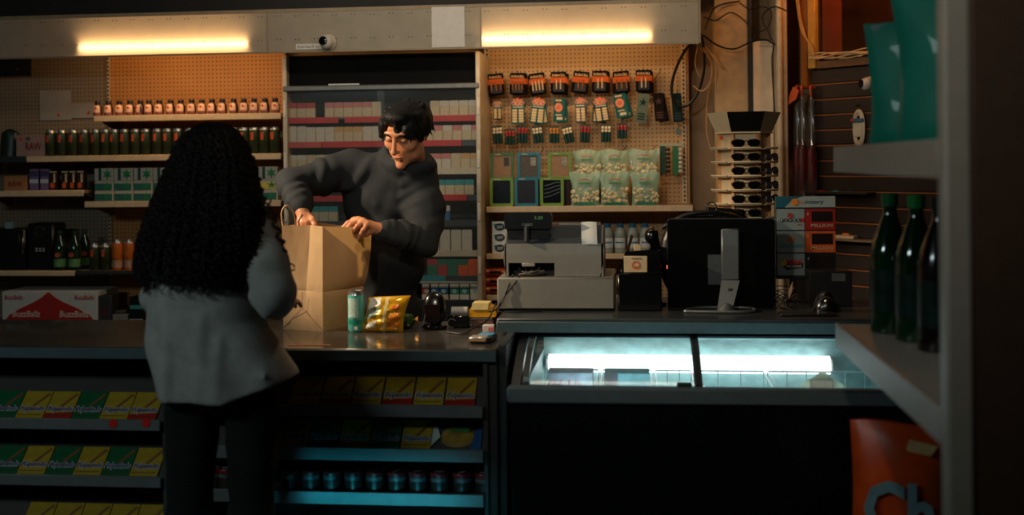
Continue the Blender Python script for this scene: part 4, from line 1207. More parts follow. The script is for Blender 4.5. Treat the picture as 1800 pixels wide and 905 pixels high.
# ================================================================== LEFT COUNTER AND CANDY RACKS
ZC = 0.943
YC0, YC1 = 3.955, 4.66
XCR = XX(872, 3.96, 610)
top_m = M((66, 62, 58), 0.22, noise=0.3, nscale=7, coat=0.3)
edge_m = M((78, 92, 96), 0.4, noise=0.1)
t = thing('checkout_counter', 'long dark checkout counter the shopper stands at', 'counter', (0, 0, 0))
MB().box(-3.3, XCR, YC0, YC1, ZC - 0.03, ZC, b=0.003).build('worktop', top_m, t)
MB().box(-3.3, XCR, YC0 - 0.006, YC0 - 0.0005, ZC - 0.042, ZC - 0.003, b=0.002).build('front_edge', edge_m, t)
MB().box(-3.3, XCR - 0.01, YC1 - 0.03, YC1 - 0.01, 0, ZC - 0.031).build('rear_panel', M((46, 30, 22), 0.6), t)
MB().box(XCR - 0.03, XCR, YC0 + 0.02, YC1 - 0.03, 0, ZC - 0.031, b=0.002).build('end_panel', M((52, 50, 48), 0.5), t)
MB().box(-3.29, -3.26, YC0 + 0.02, YC1 - 0.03, 0, ZC - 0.031, b=0.002).build('end_panel', M((52, 50, 48), 0.5), t)

XM = XX(290, 3.95, 800)
rackm = M((66, 64, 60), 0.45, noise=0.1)
lipm = M((112, 116, 116), 0.4, noise=0.1, metal=0.2)
YL = 3.945
TILT = math.radians(43)
def rack(label, x0, x1, lips, flats):
    t = thing('candy_rack', label, 'candy rack', (0, 0, 0))
    MB().box(x0, x1, 4.40, 4.42, 0.04, 0.90).build('back_panel', M((36, 20, 13), 0.7), t)
    for x in (x0, x1 - 0.016):
        MB().box(x, x + 0.016, YL + 0.02, 4.40, 0, 0.90, b=0.002).build('side_upright', rackm, t)
    for k, (za, zb_) in enumerate(lips):
        MB().box(x0 + 0.016, x1 - 0.016, YL, YL + 0.012, za, zb_, b=0.002).build('front_lip', lipm, t)
        if flats[k]:
            MB().box(x0 + 0.017, x1 - 0.017, YL + 0.013, 4.38, zb_ - 0.025, zb_ - 0.010).build('deck', rackm, t)
        else:
            L = 0.20
            dy, dz = L * math.cos(TILT), L * math.sin(TILT)
            MB().prism([(YL + 0.013, zb_ - 0.020), (YL + 0.030, zb_ - 0.020), (YL + 0.030 + dy, zb_ - 0.020 + dz), (4.38, zb_ - 0.020 + dz), (4.38, zb_ - 0.012 + dz), (YL + 0.024 + dy, zb_ - 0.012 + dz), (YL + 0.026, zb_ - 0.012), (YL + 0.013, zb_ - 0.012)], x0 + 0.017, x1 - 0.017, m=Matrix(((0, 0, 1, 0), (1, 0, 0, 0), (0, 1, 0, 0), (0, 0, 0, 1)))).build('deck', rackm, t)
    return t
rack('candy rack under the left part of the counter', -3.25, XM, [(0.642, 0.682), (0.436, 0.476), (0.225, 0.265)], (0, 0, 0))
rack('candy rack under the counter right of the woman', XM + 0.004, XCR - 0.032, [(0.704, 0.748), (0.548, 0.594), (0.392, 0.437)], (0, 0, 1))

yel, grnc, redc, nav = M((166, 138, 34), 0.35, noise=0.15, nscale=30, coat=0.3), M((14, 88, 50), 0.35, noise=0.15, nscale=30, coat=0.3), M((160, 36, 20), 0.35, noise=0.15, coat=0.3), M((28, 24, 62), 0.4)
cbw, cbl = 0.106, 0.130
def candy_proto(top, bottom):
    t = thing('candy_box', 'x', 'candy box', group='candy boxes on the racks')
    MB().box(-cbw / 2, cbw / 2, 0, 0.026, 0, cbl, b=0.0015).build('carton', top, t)
    MB().prism([(-cbw / 2, 0), (cbw / 2, 0), (cbw / 2, cbl * 0.30), (-cbw / 2, cbl * 0.24)], 0, 0.0010, m=F(0, 0)).build('lower_panel', bottom, t)
    text('lettering_outline', 'Pulparindo', cbw * 0.95, 0.034, M((196, 190, 200), 0.5), t, F(0, cbl * 0.37, -0.0012), bold=0.06, shear=0.12)
    text('lettering', 'Pulparindo', cbw * 0.90, 0.027, nav, t, F(0, cbl * 0.37, -0.0020), bold=0.02, shear=0.12)
    MB().prism([(-0.010, -0.030), (0.0, -0.034), (0.044, 0.020), (0.036, 0.028)], 0, 0.0010, m=F(0.004, cbl * 0.72)).build('candy_bar_picture', M((120, 72, 34), 0.5), t)
    MB().box(-cbw * 0.46, cbw * 0.40, -0.0015, 0, cbl * 0.17, cbl * 0.19).build('dark_rule', M((60, 36, 14), 0.5), t)
    return t
cp = {'y': candy_proto(yel, yel), 'g': candy_proto(grnc, grnc), 'r': candy_proto(yel, redc)}
first = {k: True for k in cp}
CN = {'y': 'yellow', 'g': 'green', 'r': 'yellow and red'}
def candy(kind, x, z, label, dz=0.0):
    loc = (x, YL + 0.0165, z - 0.0105 + 0.0)
    rot = (-(PI / 2 - TILT), 0, 0)
    if first[kind]:
        first[kind] = False
        o = cp[kind]
        o.location, o.rotation_euler, o['label'] = loc, rot, label
        return o
    return dup(cp[kind], loc, 0, label, rot=rot)
seq1 = ['g', 'y', 'r', 'g', 'y', 'r']
ends = XX(271, 3.96, 735)
for i, k in enumerate(seq1[::-1]):
    candy(k, ends - cbw / 2 - i * 0.1085, 0.682, '%s tamarind candy box, %s from the upright on the upper left rack' % (CN[k], ORD[i]))
seq2 = ['g', 'y', 'g', 'y', 'g', 'y']
ends = XX(274, 3.96, 840)
for i, k in enumerate(seq2[::-1]):
    candy(k, ends - cbw / 2 - i * 0.1085, 0.476, '%s tamarind candy box, %s from the upright on the second left rack' % (CN[k], ORD[i]))
ends = XX(284, 3.99, 900)
for i, k in enumerate(['y', 'r', 'r', 'r', 'y']):
    candy(k, ends - cbw / 2 - i * 0.1085, 0.265, '%s tamarind candy box, %s from the upright on the lowest left rack' % (CN[k], ORD[i]))
ends = XX(833, 3.96, 715)
for i, k in enumerate(['r', 'y', 'r', 'y', 'r', 'y']):
    candy(k, ends - cbw / 2 - i * 0.1125, 0.748, '%s tamarind candy box, %s from the right on the upper right rack' % (CN[k], ORD[i]))
ends = XX(755, 3.96, 795)
for i, k in enumerate(['y', 'g', 'y', 'g', 'y']):
    candy(k, ends - cbw / 2 - i * 0.1125, 0.594, '%s tamarind candy box, %s left of the snack bag on the middle right rack' % (CN[k], ORD[i]))
# two red round stickers on the front of the upper left rack, orange price stickers on boxes
for i, (px, py) in enumerate(((199, 743), (257, 742))):
    o = MB().lathe([(0.016, 0), (0.016, 0.0012)], 18, m=T(XX(px, YL, py), YL - 0.0016, ZZ(px, py, YL) - 0.002) @ RX90).build('red_sticker', M((214, 36, 20), 0.45))
    tag(o, 'round red sticker on the upper left rack lip, %s one' % ['left', 'right'][i], 'sticker', 'red stickers on the rack')
# colourful snack bag on the middle right rack
t = thing('snack_bag', 'colourful snack bag with white corner on the middle right rack', 'snack bag', (XX(801, 3.97, 790), YL + 0.0165, 0.5835), rot=(-(PI / 2 - TILT), 0, 0))
MB().grid(lambda u, v: ((u - 0.5) * 0.18, 0.02 - 0.018 * math.sin(PI * u) ** 0.5 * math.sin(PI * v) ** 0.5, 0.13 * v), 12, 8).grid(lambda u, v: ((u - 0.5) * 0.18, 0.022, 0.13 * v), 2, 2).build('wrapper', M((150, 120, 50), 0.35, noise=0.5, nscale=18), t, smooth=60)
MB().prism([(-0.09, 0.02), (-0.06, 0.06), (-0.075, 0.10), (-0.09, 0.11)], 0, 0.002, m=F(0, 0, 0.002)).build('white_corner', M((190, 196, 190), 0.5), t)
MB().prism([(0.05, 0.005), (0.088, 0.005), (0.088, 0.10), (0.065, 0.09)], 0, 0.002, m=F(0, 0, 0.003)).build('blue_corner', M((36, 80, 130), 0.4), t)
MB().prism([(-0.03, 0.085), (0.04, 0.08), (0.05, 0.11), (-0.03, 0.115)], 0, 0.002, m=F(0, 0, 0.001)).build('green_patch', M((60, 120, 70), 0.4), t)
# jars on the bottom right rack
jr = None
jp = [376, 400, 511, 547, 584, 622, 659, 698, 735, 773, 813, 852]
for i, px in enumerate(jp):
    lab = 'dark red-rimmed tin on the bottom rack, ' + (['left one between the legs', 'right one between the legs'][i] if i < 2 else '%s right of the woman' % nth(i - 2, 10))
    loc = (XX(px, 3.995, 870), 3.998, 0.437 - 0.0095)
    if jr:
        o = dup(jr, loc, random.uniform(-.5, .5), lab)
    else:
        jr = thing('candy_tin', lab, 'tin', loc, group='tins on the bottom rack')
        MB().lathe([(0.030, 0), (0.033, 0.003), (0.033, 0.060), (0.031, 0.064)], 22).build('tin_body', M((46, 40, 36), 0.35, noise=0.4, nscale=30), jr)
        MB().lathe([(0.0342, 0.060), (0.0348, 0.063), (0.0348, 0.072), (0.033, 0.0745), (0.030, 0.0725)], 22).build('lid_rim', M((120, 30, 34), 0.3), jr)
        MB().lathe([(0.0305, 0.0726), (0.026, 0.0735), (0.001, 0.0735)], 22).build('lid_top', M((24, 20, 22), 0.3), jr)
        MB().prism([(x, y) for x, y in oval(0.020, 0.008, 14)], 0.0736, 0.0745, m=RZ(0.5)).build('lid_emblem', M((130, 140, 144), 0.4), jr)
        MB().lathe([(0.0334, 0.044), (0.0334, 0.057)], 16, a0=-PI / 2 - 1.1, a1=-PI / 2 + 1.1).build('label', M((80, 84, 84), 0.4, noise=0.4, nscale=40), jr)
# pink ticket strip on the counter
o = boxobj('ticket_strip', (XX(509, 4.03, 606), XX(580, 4.03, 606), 4.015, 4.045, ZC, ZC + 0.0015), M((190, 120, 110), 0.6, noise=0.3, nscale=60))
tag(o, 'pink printed ticket strip lying at the counter edge', 'ticket')

# ------------------------------------------------------------------ paper bag
kp = mix_mat('kraft_paper', (190, 158, 120), 0.20, 'TRANSLUCENT', tcol=(0.80, 0.45, 0.12))
bt = thing('paper_bag', 'open brown paper grocery bag being packed on the counter', 'bag', (0, 0, 0))
cA, cB = Vector((-1.418, 4.425)), Vector((-1.236, 4.360))
cC = cB + Vector((0.088, 0.235))
cD = cA + (cC - cB)
HB = 0.413
tops = [cA + Vector((0.0, 0.0)), (cA + cB) / 2 + Vector((0.018, 0.058)), cB + Vector((0.004, -0.004)), (cB * 0.5 + cC * 0.5) + Vector((0.030, -0.012)), cC + Vector((0.055, 0.012)), (cC + cD) / 2 + Vector((-0.01, 0.01)), cD, (cA + cD) / 2]
bots = [cA, (cA + cB) / 2, cB, (cB + cC) / 2, cC, (cC + cD) / 2, cD, (cD + cA) / 2]
SUB = 6
def bag_pt(i, v):
    n = len(bots)
    k, fr_ = int(i // SUB) % n, (i % SUB) / SUB
    k2 = (k + 1) % n
    e = max(0.0, (v - 0.38) / 0.62) ** 0.8
    def c(kk):
        q = bots[kk].lerp(tops[kk], e if kk != 1 else max(0.0, (v - 0.12) / 0.88) ** 0.7)
        if kk in (3, 4):
            q = q + Vector((0.022, -0.004)) * math.sin(PI * min(1, v * 1.05))
        return q
    q = c(k).lerp(c(k2), fr_)
    wob = 0.0022 * math.sin(13 * v + 2.1 * i) * (0 if fr_ == 0 else 1)
    z = ZC + HB * v
    if v >= 0.999:
        z += {4: -0.018, 3: -0.008, 5: -0.01}.get(k, 0) * (1 - fr_) + {4: -0.018, 3: -0.008, 5: -0.01}.get(k2, 0) * fr_
    crease = -0.003 if abs(v - 0.375) < 0.02 else 0
    ctr = (bots[0] + bots[4]) / 2
    dirn = (q - ctr).normalized()
    q = q + dirn * (wob + crease)
    return (q.x, q.y, z)
vs = [0, 0.03, 0.10, 0.2, 0.3, 0.355, 0.375, 0.395, 0.45, 0.52, 0.6, 0.68, 0.76, 0.84, 0.92, 1.0]
NB = len(bots) * SUB
vv = [bag_pt(i, v) for v in vs for i in range(NB)]
ff = [(j * NB + i, j * NB + (i + 1) % NB, (j + 1) * NB + (i + 1) % NB, (j + 1) * NB + i) for j in range(len(vs) - 1) for i in range(NB)]
ff.append(tuple(range(NB)))
MB().add(vv, ff).build('bag_wall', kp, bt, smooth=28)
# folded triangle creases on the narrow face and base band
def on_face(u, z, a=cA, b=cB, off=0.0012):
    q = a.lerp(b, u)
    nrm = Vector(((b - a).y, -(b - a).x)).normalized()
    q = q + nrm * off
    return (q.x, q.y, z)
crm_ = M((120, 84, 50), 0.8)
MB().tube([on_face(0.02, ZC + 0.006), on_face(0.5, ZC + 0.088), on_face(0.98, ZC + 0.006)], 0.0012, 4).tube([on_face(0.5, ZC + 0.088), on_face(0.5, ZC + 0.15)], 0.0010, 4).build('fold_crease', crm_, bt)
hp = spline([(cA.x - 0.004, cA.y + 0.03, ZC + HB - 0.02), (cA.x - 0.012, cA.y + 0.035, ZC + HB + 0.05), (cA.x + 0.006, cA.y + 0.045, ZC + HB + 0.078), (cA.x + 0.030, cA.y + 0.055, ZC + HB + 0.05), (cA.x + 0.040, cA.y + 0.06, ZC + HB - 0.02)], 6)
MB().tube(hp, 0.0032, 6).build('twisted_handle', M((190, 150, 104), 0.7), bt)

# ------------------------------------------------------------------ drink can, chips, wrapper
t = thing('drink_can', 'tall teal drink can standing beside the paper bag', 'can', (XX(626, 4.36, 560), 4.36, ZC))
r, h = 0.0315, 0.163
MB().lathe([(r * 0.78, 0), (r * 0.84, 0.002), (r, 0.010), (r, h - 0.018)], 28).build('can_body', M((96, 196, 178), 0.35, metal=0.1, noise=0.06), t)
MB().lathe([(r, h - 0.018), (r * 0.86, h - 0.004), (r * 0.88, h), (r * 0.82, h), (r * 0.80, h - 0.004), (0.001, h - 0.004)], 28).build('lid', M((206, 204, 198), 0.25, metal=0.9), t)
MB().lathe([(r * 1.006, h * 0.36), (r * 1.006, h * 0.82)], 14, a0=-PI / 2 - 0.95, a1=-PI / 2 + 0.5).build('text_panel', M((186, 212, 202), 0.4, noise=0.3, nscale=120), t)
MB().lathe([(r * 1.006, h * 0.20), (r * 1.006, h * 0.30)], 14, a0=-PI / 2 - 1.0, a1=-PI / 2 + 1.0).build('lower_band', M((34, 140, 122), 0.35), t)
MB().prism([(0, 0.0), (0.013, 0.0), (0.013, 0.013), (0, 0.013)], 0, 0.001, m=F(0.0, 0.012, -r)).build('barcode', M((206, 214, 206), 0.5), t)
def chips(u, v, back=False):
    w_ = 0.170 * (1 - 0.10 * math.sin(PI * v)) * (1 + 0.05 * (1 - v))
    th = 0.034 * max(0, math.sin(PI * u)) ** 0.55 * max(0, math.sin(PI * v)) ** 0.6
    wr = 0.0032 * math.sin(17 * u + 6 * v) + 0.0026 * math.sin(9 * u - 21 * v) + 0.002 * math.sin(31 * v + 4 * u)
    edge = math.sin(PI * min(1, max(0, u))) * math.sin(PI * min(1, max(0, v)))
    x = (u - 0.5) * w_ + 0.030 * v - 0.01
    return (x, (th * 0.6 if back else -th) + wr * min(1, edge * 3) + 0.05 + 0.035 * v, 0.136 * v * (0.97 + 0.05 * u) + 0.001)
t = thing('chip_bag', 'yellow bag of chips leaning beside the teal can', 'chip bag', (XX(671, 4.33, 570), 4.30, ZC))
foil = M((214, 160, 24), 0.22, noise=0.12, nscale=20, metal=0.35, coat=0.4)
MB().grid(lambda u, v: chips(u, v), 26, 22).grid(lambda u, v: chips(u, v, True), 14, 12).build('foil', foil, t, smooth=60)
def patch(name, poly, mat, off=0.0012):
    n = 10
    (ax, ay), (bx, by), (cx, cy), (dx, dy) = poly
    def g(u, v):
        x = (ax * (1 - u) + bx * u) * (1 - v) + (dx * (1 - u) + cx * u) * v
        y = (ay * (1 - u) + by * u) * (1 - v) + (dy * (1 - u) + cy * u) * v
        q = chips(x, y)
        return (q[0], q[1] - off, q[2])
    MB().grid(g, n, n).build(name, mat, t, smooth=60)
patch('white_panel', ((0.04, 0.62), (0.36, 0.80), (0.33, 0.98), (0.05, 0.97)), M((206, 204, 194), 0.35, noise=0.25, nscale=90))
patch('grey_wave', ((0.04, 0.34), (0.30, 0.50), (0.40, 0.78), (0.05, 0.60)), M((110, 124, 112), 0.35))
patch('white_stripe', ((0.55, 0.02), (0.62, 0.02), (0.52, 0.98), (0.44, 0.98)), M((214, 196, 140), 0.35), 0.0016)
patch('corner_panel', ((0.14, 0.10), (0.36, 0.14), (0.36, 0.36), (0.16, 0.30)), M((206, 200, 184), 0.35, noise=0.3, nscale=90))
patch('orange_burst', ((0.66, 0.10), (0.92, 0.14), (0.90, 0.56), (0.64, 0.50)), M((206, 120, 20), 0.3, noise=0.3, nscale=50))
patch('red_mark', ((0.66, 0.66), (0.86, 0.68), (0.84, 0.76), (0.66, 0.74)), M((196, 70, 26), 0.35))
t = thing('candy_wrapper', 'small crumpled green and gold wrapper behind the chip bag', 'wrapper', (XX(712, 4.44, 575), 4.45, ZC))
MB().grid(lambda u, v: (0.034 * math.cos(2 * PI * u) * math.sin(PI * v) ** 0.6 * (1 + 0.2 * math.sin(5 * u * 2 * PI)), 0.022 * math.sin(2 * PI * u) * math.sin(PI * v) ** 0.6, 0.030 - 0.030 * math.cos(PI * v) + 0.004 * math.sin(7 * u * 2 * PI) * math.sin(PI * v)), 18, 9).build('foil', M((60, 84, 44), 0.2, noise=0.6, nscale=30, metal=0.5), t, smooth=0)
MB().grid(lambda u, v: (0.030 + 0.022 * u, 0.016 * (v - 0.5) * (0.4 + u), 0.035 + 0.018 * math.sin(6 * v) * u), 5, 6).build('twisted_end', M((190, 140, 50), 0.25, metal=0.5), t, smooth=0)

# ------------------------------------------------------------------ devices at the right end of the checkout counter
blk2 = M((9, 9, 10), 0.22, noise=0.05, coat=0.3)
t = thing('barcode_scanner', 'black egg-shaped desktop barcode scanner on the counter', 'scanner', (XX(763, 4.45, 560), 4.46, ZC))
MB().lathe([(0.046, 0), (0.050, 0.004), (0.050, 0.012), (0.040, 0.018)], 22).build('foot', blk2, t)
MB().grid(lambda u, v: (0.046 * math.cos(2 * PI * u) * math.sin(PI * v) ** 0.75, (0.036 + 0.01 * math.sin(2 * PI * u)) * math.sin(2 * PI * u) * math.sin(PI * v) ** 0.75 - 0.01 * math.cos(PI * v), 0.078 - 0.066 * math.cos(PI * v)), 24, 16).build('head', blk2, t, smooth=60)
MB().prism([(-0.026, 0.03), (0.026, 0.03), (0.032, 0.10), (-0.032, 0.10)], 0, 0.004, m=F(0.0, 0.0, -0.036) @ RX(0.1)).build('window', M((26, 12, 12), 0.1), t)
MB().tube([(-0.040, -0.036, 0.016), (-0.026, -0.042, 0.074)], 0.0022, 5).build('silver_edge', M((176, 170, 164), 0.3, metal=0.8), t)
t = thing('label_printer', 'small black label printer with grey roll on the counter', 'printer', (XX(806, 4.48, 560), 4.50, ZC))
MB().box(-0.042, 0.042, -0.03, 0.06, 0, 0.05, b=0.006).build('case', blk2, t)
MB().tube([(-0.030, 0.0, 0.062), (0.034, 0.0, 0.062)], 0.020, 16).build('grey_roll', M((150, 150, 146), 0.35, noise=0.1), t)
MB().tube([(-0.024 + 0.017 * math.cos(a), -0.034, 0.020 + 0.017 * math.sin(a)) for a in [0.6 + 4.4 * i / 14 for i in range(15)]], 0.0026, 5).build('chrome_loop', M((190, 186, 180), 0.2, metal=0.9), t)
t = thing('small_cartons', 'low stack base of brown cards under the yellow device', 'card stack', (XX(850, 4.50, 560), 4.52, ZC))
MB().box(-0.045, 0.042, -0.03, 0.05, 0, 0.030, b=0.003).build('card_block', M((96, 66, 54), 0.7), t)
MB().box(-0.052, 0.036, -0.025, 0.045, 0.030, 0.042, b=0.002).build('pale_card', M((176, 160, 140), 0.7), t)
t = thing('yellow_device', 'yellow and cream handheld device lying on the card stack', 'device', (XX(849, 4.50, 545), 4.52, ZC + 0.042))
MB().prism([(-0.054, 0), (0.050, 0), (0.056, 0.010), (0.050, 0.034), (0.020, 0.046), (-0.040, 0.046), (-0.054, 0.028)], -0.05, 0.035, m=F(0, 0)).build('yellow_case', M((206, 146, 18), 0.35, noise=0.1), t)
MB().prism([(-0.044, 0.030), (0.022, 0.030), (0.026, 0.056), (-0.040, 0.056)], -0.045, 0.040, m=F(0, 0)).build('cream_top', M((222, 198, 130), 0.45), t)
t = thing('card_reader', 'small silver and black card reader near the counter edge', 'card reader', (XX(845, 4.10, 595), 4.12, ZC), -0.1)
MB().box(-0.038, 0.040, -0.03, 0.09, 0, 0.020, b=0.004).build('case', M((16, 16, 17), 0.3), t)
MB().box(-0.040, 0.026, -0.034, 0.02, 0.006, 0.024, b=0.004).build('silver_front', M((196, 190, 180), 0.3, metal=0.5), t)
MB().box(-0.034, 0.020, -0.036, -0.033, 0.009, 0.013).build('card_slot', M((206, 130, 60), 0.4), t)
MB().box(-0.020, 0.034, 0.03, 0.085, 0.020, 0.024, b=0.001).build('blue_screen', M((70, 150, 190), 0.3), t)
t, cw, chh = carton('pill_packet', 'tiny white and pink packet beside the register drawer', XX(848, 4.36, 570), XX(868, 4.36, 570), 4.36, 0.03, ZC, ZC + 0.028, M((206, 196, 190), 0.5), 'packet')
MB().box(0, cw / 2, -0.0012, 0, 0.004, 0.02).build('pink_end', M((196, 110, 110), 0.5), t)
t = MB().tube(spline([P(765, 583, 4.4) * 1, (XX(790, 4.33, 588), 4.33, ZC + 0.004), (XX(815, 4.3, 588), 4.30, ZC + 0.004), (XX(835, 4.36, 575), 4.36, ZC + 0.02), (XX(858, 4.44, 560), 4.42, ZC + 0.04), (XX(872, 4.46, 545), 4.46, ZC + 0.10)], 8), 0.003, 6).build('black_cable', blk)
tag(t, 'black cable trailing across the counter by the card reader', 'cable')

# ================================================================== RIGHT COUNTER AND ICE CREAM FREEZER
ZR = 1.008
YR0, YR1 = 4.29, 4.98
XR0, XR1 = XX(873, 4.29, 570), 1.12
t = thing('service_counter', 'raised dark counter carrying register and monitor', 'counter', (0, 0, 0))
MB().box(XR0, XR1, YR0, YR1, ZR - 0.052, ZR, b=0.004).build('worktop', M((52, 56, 56), 0.3, noise=0.2, nscale=8, coat=0.2), t)
MB().box(XR0, XR1, YR0 - 0.005, YR0 - 0.0005, ZR - 0.054, ZR - 0.012, b=0.002).build('front_edge', M((64, 82, 86), 0.4), t)
MB().box(XR0, XR1, 4.90, 4.95, 0, ZR - 0.053).build('rear_panel', M((36, 30, 27), 0.6), t)
MB().box(XCR + 0.002, XCR + 0.032, 3.99, 4.90, 0, ZR - 0.053, b=0.003).build('end_panel', M((46, 52, 54), 0.5), t)
FX0, FX1 = XX(890, 3.95, 690), 0.98
FY0, FY1 = 3.95, 4.72
ZB0, ZB1 = 0.757, 0.815
blkf = M((10, 13, 14), 0.3, noise=0.05)
t = thing('ice_cream_freezer', 'black chest freezer with lit sloping glass lids under the counter', 'freezer', (0, 0, 0))
# hollow body from panels
MB().box(FX0 + 0.01, FX1, FY0 + 0.02, FY0 + 0.06, 0.05, ZB0, b=0.002).build('front_panel', blkf, t)
MB().box(FX0 + 0.01, FX0 + 0.05, FY0 + 0.06, FY1, 0.05, ZB0).build('side_panel', blkf, t)
MB().box(FX1 - 0.04, FX1, FY0 + 0.06, FY1, 0.05, ZB0).build('side_panel', blkf, t)
MB().box(FX0 + 0.01, FX1, FY1 - 0.04, FY1, 0.05, 0.94).build('rear_panel', blkf, t)
MB().box(FX0 + 0.05, FX1 - 0.04, FY0 + 0.06, FY1 - 0.04, 0.05, 0.09).build('base', blkf, t)
MB().box(FX0, FX1 + 0.01, FY0, FY0 + 0.05, ZB0, ZB1, b=0.008).build('front_band', M((104, 116, 118), 0.4, noise=0.08), t)
# curved side cheeks
def lidY(s):
    return FY0 + 0.045 + 0.36 * s
def lidZ(s):
    return ZB1 - 0.004 + 0.122 * math.sin(s * PI / 2 * 0.92)
cheek = [(FY0 + 0.03, ZB0)] + [(lidY(i / 8), lidZ(i / 8) + 0.004) for i in range(9)] + [(FY1 - 0.04, lidZ(1)), (FY1 - 0.04, ZB0)]
PYZ = Matrix(((0, 0, 1, 0), (1, 0, 0, 0), (0, 1, 0, 0), (0, 0, 0, 1)))
MB().prism(cheek, FX0 + 0.012, FX0 + 0.045, m=PYZ).build('side_cheek', M((40, 47, 49), 0.35), t)
MB().prism(cheek, FX1 - 0.045, FX1 - 0.012, m=PYZ).build('side_cheek', M((40, 47, 49), 0.35), t)
MB().box(FX0 + 0.045, FX1 - 0.045, lidY(1) - 0.004, FY1 - 0.04, lidZ(1) - 0.004, lidZ(1) + 0.004).build('top_plate', M((40, 47, 49), 0.35), t)
# white liner
liner = M((150, 184, 184), 0.45, noise=0.12, nscale=18)
LX0, LX1, LY0, LY1, LZ0 = FX0 + 0.075, FX1 - 0.07, FY0 + 0.075, FY1 - 0.075, 0.42
MB().box(LX0, LX1, LY1, LY1 + 0.02, LZ0, lidZ(1) - 0.006).build('liner_back', liner, t)
MB().box(LX0, LX1, LY0 - 0.02, LY0, LZ0, ZB1 - 0.02).build('liner_front', liner, t)
MB().box(LX0 - 0.02, LX0, LY0 - 0.02, LY1 + 0.02, LZ0, ZB1 + 0.02).build('liner_side', liner, t)
MB().box(LX1, LX1 + 0.02, LY0 - 0.02, LY1 + 0.02, LZ0, ZB1 + 0.02).build('liner_side', liner, t)
MB().box(LX0 - 0.02, LX1 + 0.02, LY0 - 0.02, LY1 + 0.02, LZ0 - 0.02, LZ0).build('liner_floor', liner, t)
# glass lids with rails
glassm = mix_mat('freezer_glass', (170, 190, 190), 0.88, 'TRANSPARENT', gloss=0.8, rough=0.05, frost=(0.70, 0.97))
XMID = XX(1224, 4.1, 640)
rail_m = M((52, 60, 62), 0.35)
def rail(xa, xb, s0=0.0, s1=1.0, up=0.008):
    mb = MB()
    for i in range(10):
        pass
    return mb.prism([(lidY(s0 + (s1 - s0) * i / 10), lidZ(s0 + (s1 - s0) * i / 10) + up) for i in range(11)] + [(lidY(s1 - (s1 - s0) * i / 10), lidZ(s1 - (s1 - s0) * i / 10) - 0.008) for i in range(11)], xa, xb, m=PYZ)
for xa, xb, dz, nm in ((FX0 + 0.05, XMID + 0.01, 0.0, 'left'), (XMID - 0.005, FX1 - 0.05, -0.012, 'right')):
    ld = MB().grid(lambda u, v: (xa + (xb - xa) * u, lidY(v), lidZ(v) + dz), 1, 10).build('glass_lid', glassm, t, smooth=60)
    rail(xa, xa + 0.022).build('lid_rail', rail_m, ld)
    rail(xb - 0.022, xb).build('lid_rail', rail_m, ld)
MB().box(XX(1190, 3.99, 676), XX(1216, 3.99, 676), FY0 + 0.03, FY0 + 0.055, ZB1 - 0.002, ZB1 + 0.012, b=0.003).build('lid_handle', rail_m, t)
# light bar on the back of the liner
xt0, xt1 = XX(965, 4.6, 635), XX(1458, 4.6, 635)
lb = thing('freezer_light', 'bright cool tube light inside the freezer', 'tube light', ((xt0 + xt1) / 2, LY1 - 0.050, 0.786))
MB().tube([(-(xt1 - xt0) / 2, 0, 0), ((xt1 - xt0) / 2, 0, 0)], 0.036, 16).build('glass_tube', M((232, 246, 246), 0.5, noise=0, emit=3.8), lb)
for s_ in (-1, 1):
    MB().box(s_ * (xt1 - xt0) / 2 - 0.012, s_ * (xt1 - xt0) / 2 + 0.012, -0.022, 0.045, -0.024, 0.024, b=0.003).build('socket', M((190, 196, 196), 0.4), lb)
lb = thing('freezer_light', 'added unseen light strip under the front band of the freezer', 'tube light', ((LX0 + LX1) / 2, LY0 + 0.012, 0.77))  # unseen strip added to brighten the box fronts
MB().box(-0.55, 0.55, -0.008, 0.0, -0.006, 0.006).build('holder', M((150, 156, 156), 0.4), lb)
MB().box(-0.54, 0.54, 0.0, 0.006, -0.004, 0.004).build('strip', M((190, 232, 240), 0.5, noise=0, emit=34.0), lb)
# wire baskets
wirem = M((206, 218, 220), 0.3)
def basket(x0, x1, label):
    b = thing('wire_basket', label, 'basket', ((x0 + x1) / 2, (LY0 + LY1) / 2, LZ0))
    hw, hd, H_ = (x1 - x0) / 2, (LY1 - LY0) / 2 - 0.08, 0.345
    MB().tube([(-hw, -hd, H_), (hw, -hd, H_), (hw, hd, H_), (-hw, hd, H_)], 0.0035, 6, closed=True).build('rim', wirem, b)
    MB().tube([(-hw, -hd, 0.02), (hw, -hd, 0.02), (hw, hd, 0.02), (-hw, hd, 0.02)], 0.003, 6, closed=True).build('foot_ring', wirem, b)
    n = max(3, int(2 * hw / 0.07))
    for i in range(n + 1):
        x = -hw + 2 * hw * i / n
        MB().tube([(x, -hd, H_), (x, -hd, 0.0), (x, hd, 0.0), (x, hd, H_)], 0.0022, 5).build('wire', wirem, b)
    for zz in (0.12, 0.23):
        MB().tube([(-hw, -hd, zz), (hw, -hd, zz), (hw, hd, zz), (-hw, hd, zz)], 0.0022, 5, closed=True).build('wire', wirem, b)
    return b
bx = [LX0 + 0.03, XX(1050, 4.2, 660), XX(1150, 4.2, 660), XMID + 0.01, XX(1365, 4.2, 660), LX1 - 0.03]
for k in range(5):
    basket(bx[k] + 0.008, bx[k + 1] - 0.008, 'white wire basket in the freezer, ' + ['leftmost', 'second from left', 'middle one left of the lid divider', 'second from right', 'rightmost'][k])
t, cw, chh = carton('popsicle_box', 'frosted pink and blue popsicle box at the left of the freezer', XX(962, 4.13, 665), XX(1042, 4.13, 665), 4.13, 0.10, LZ0 + 0.004, ZZ(1000, 653, 4.15), M((150, 156, 168), 0.5, noise=0.3, nscale=16))
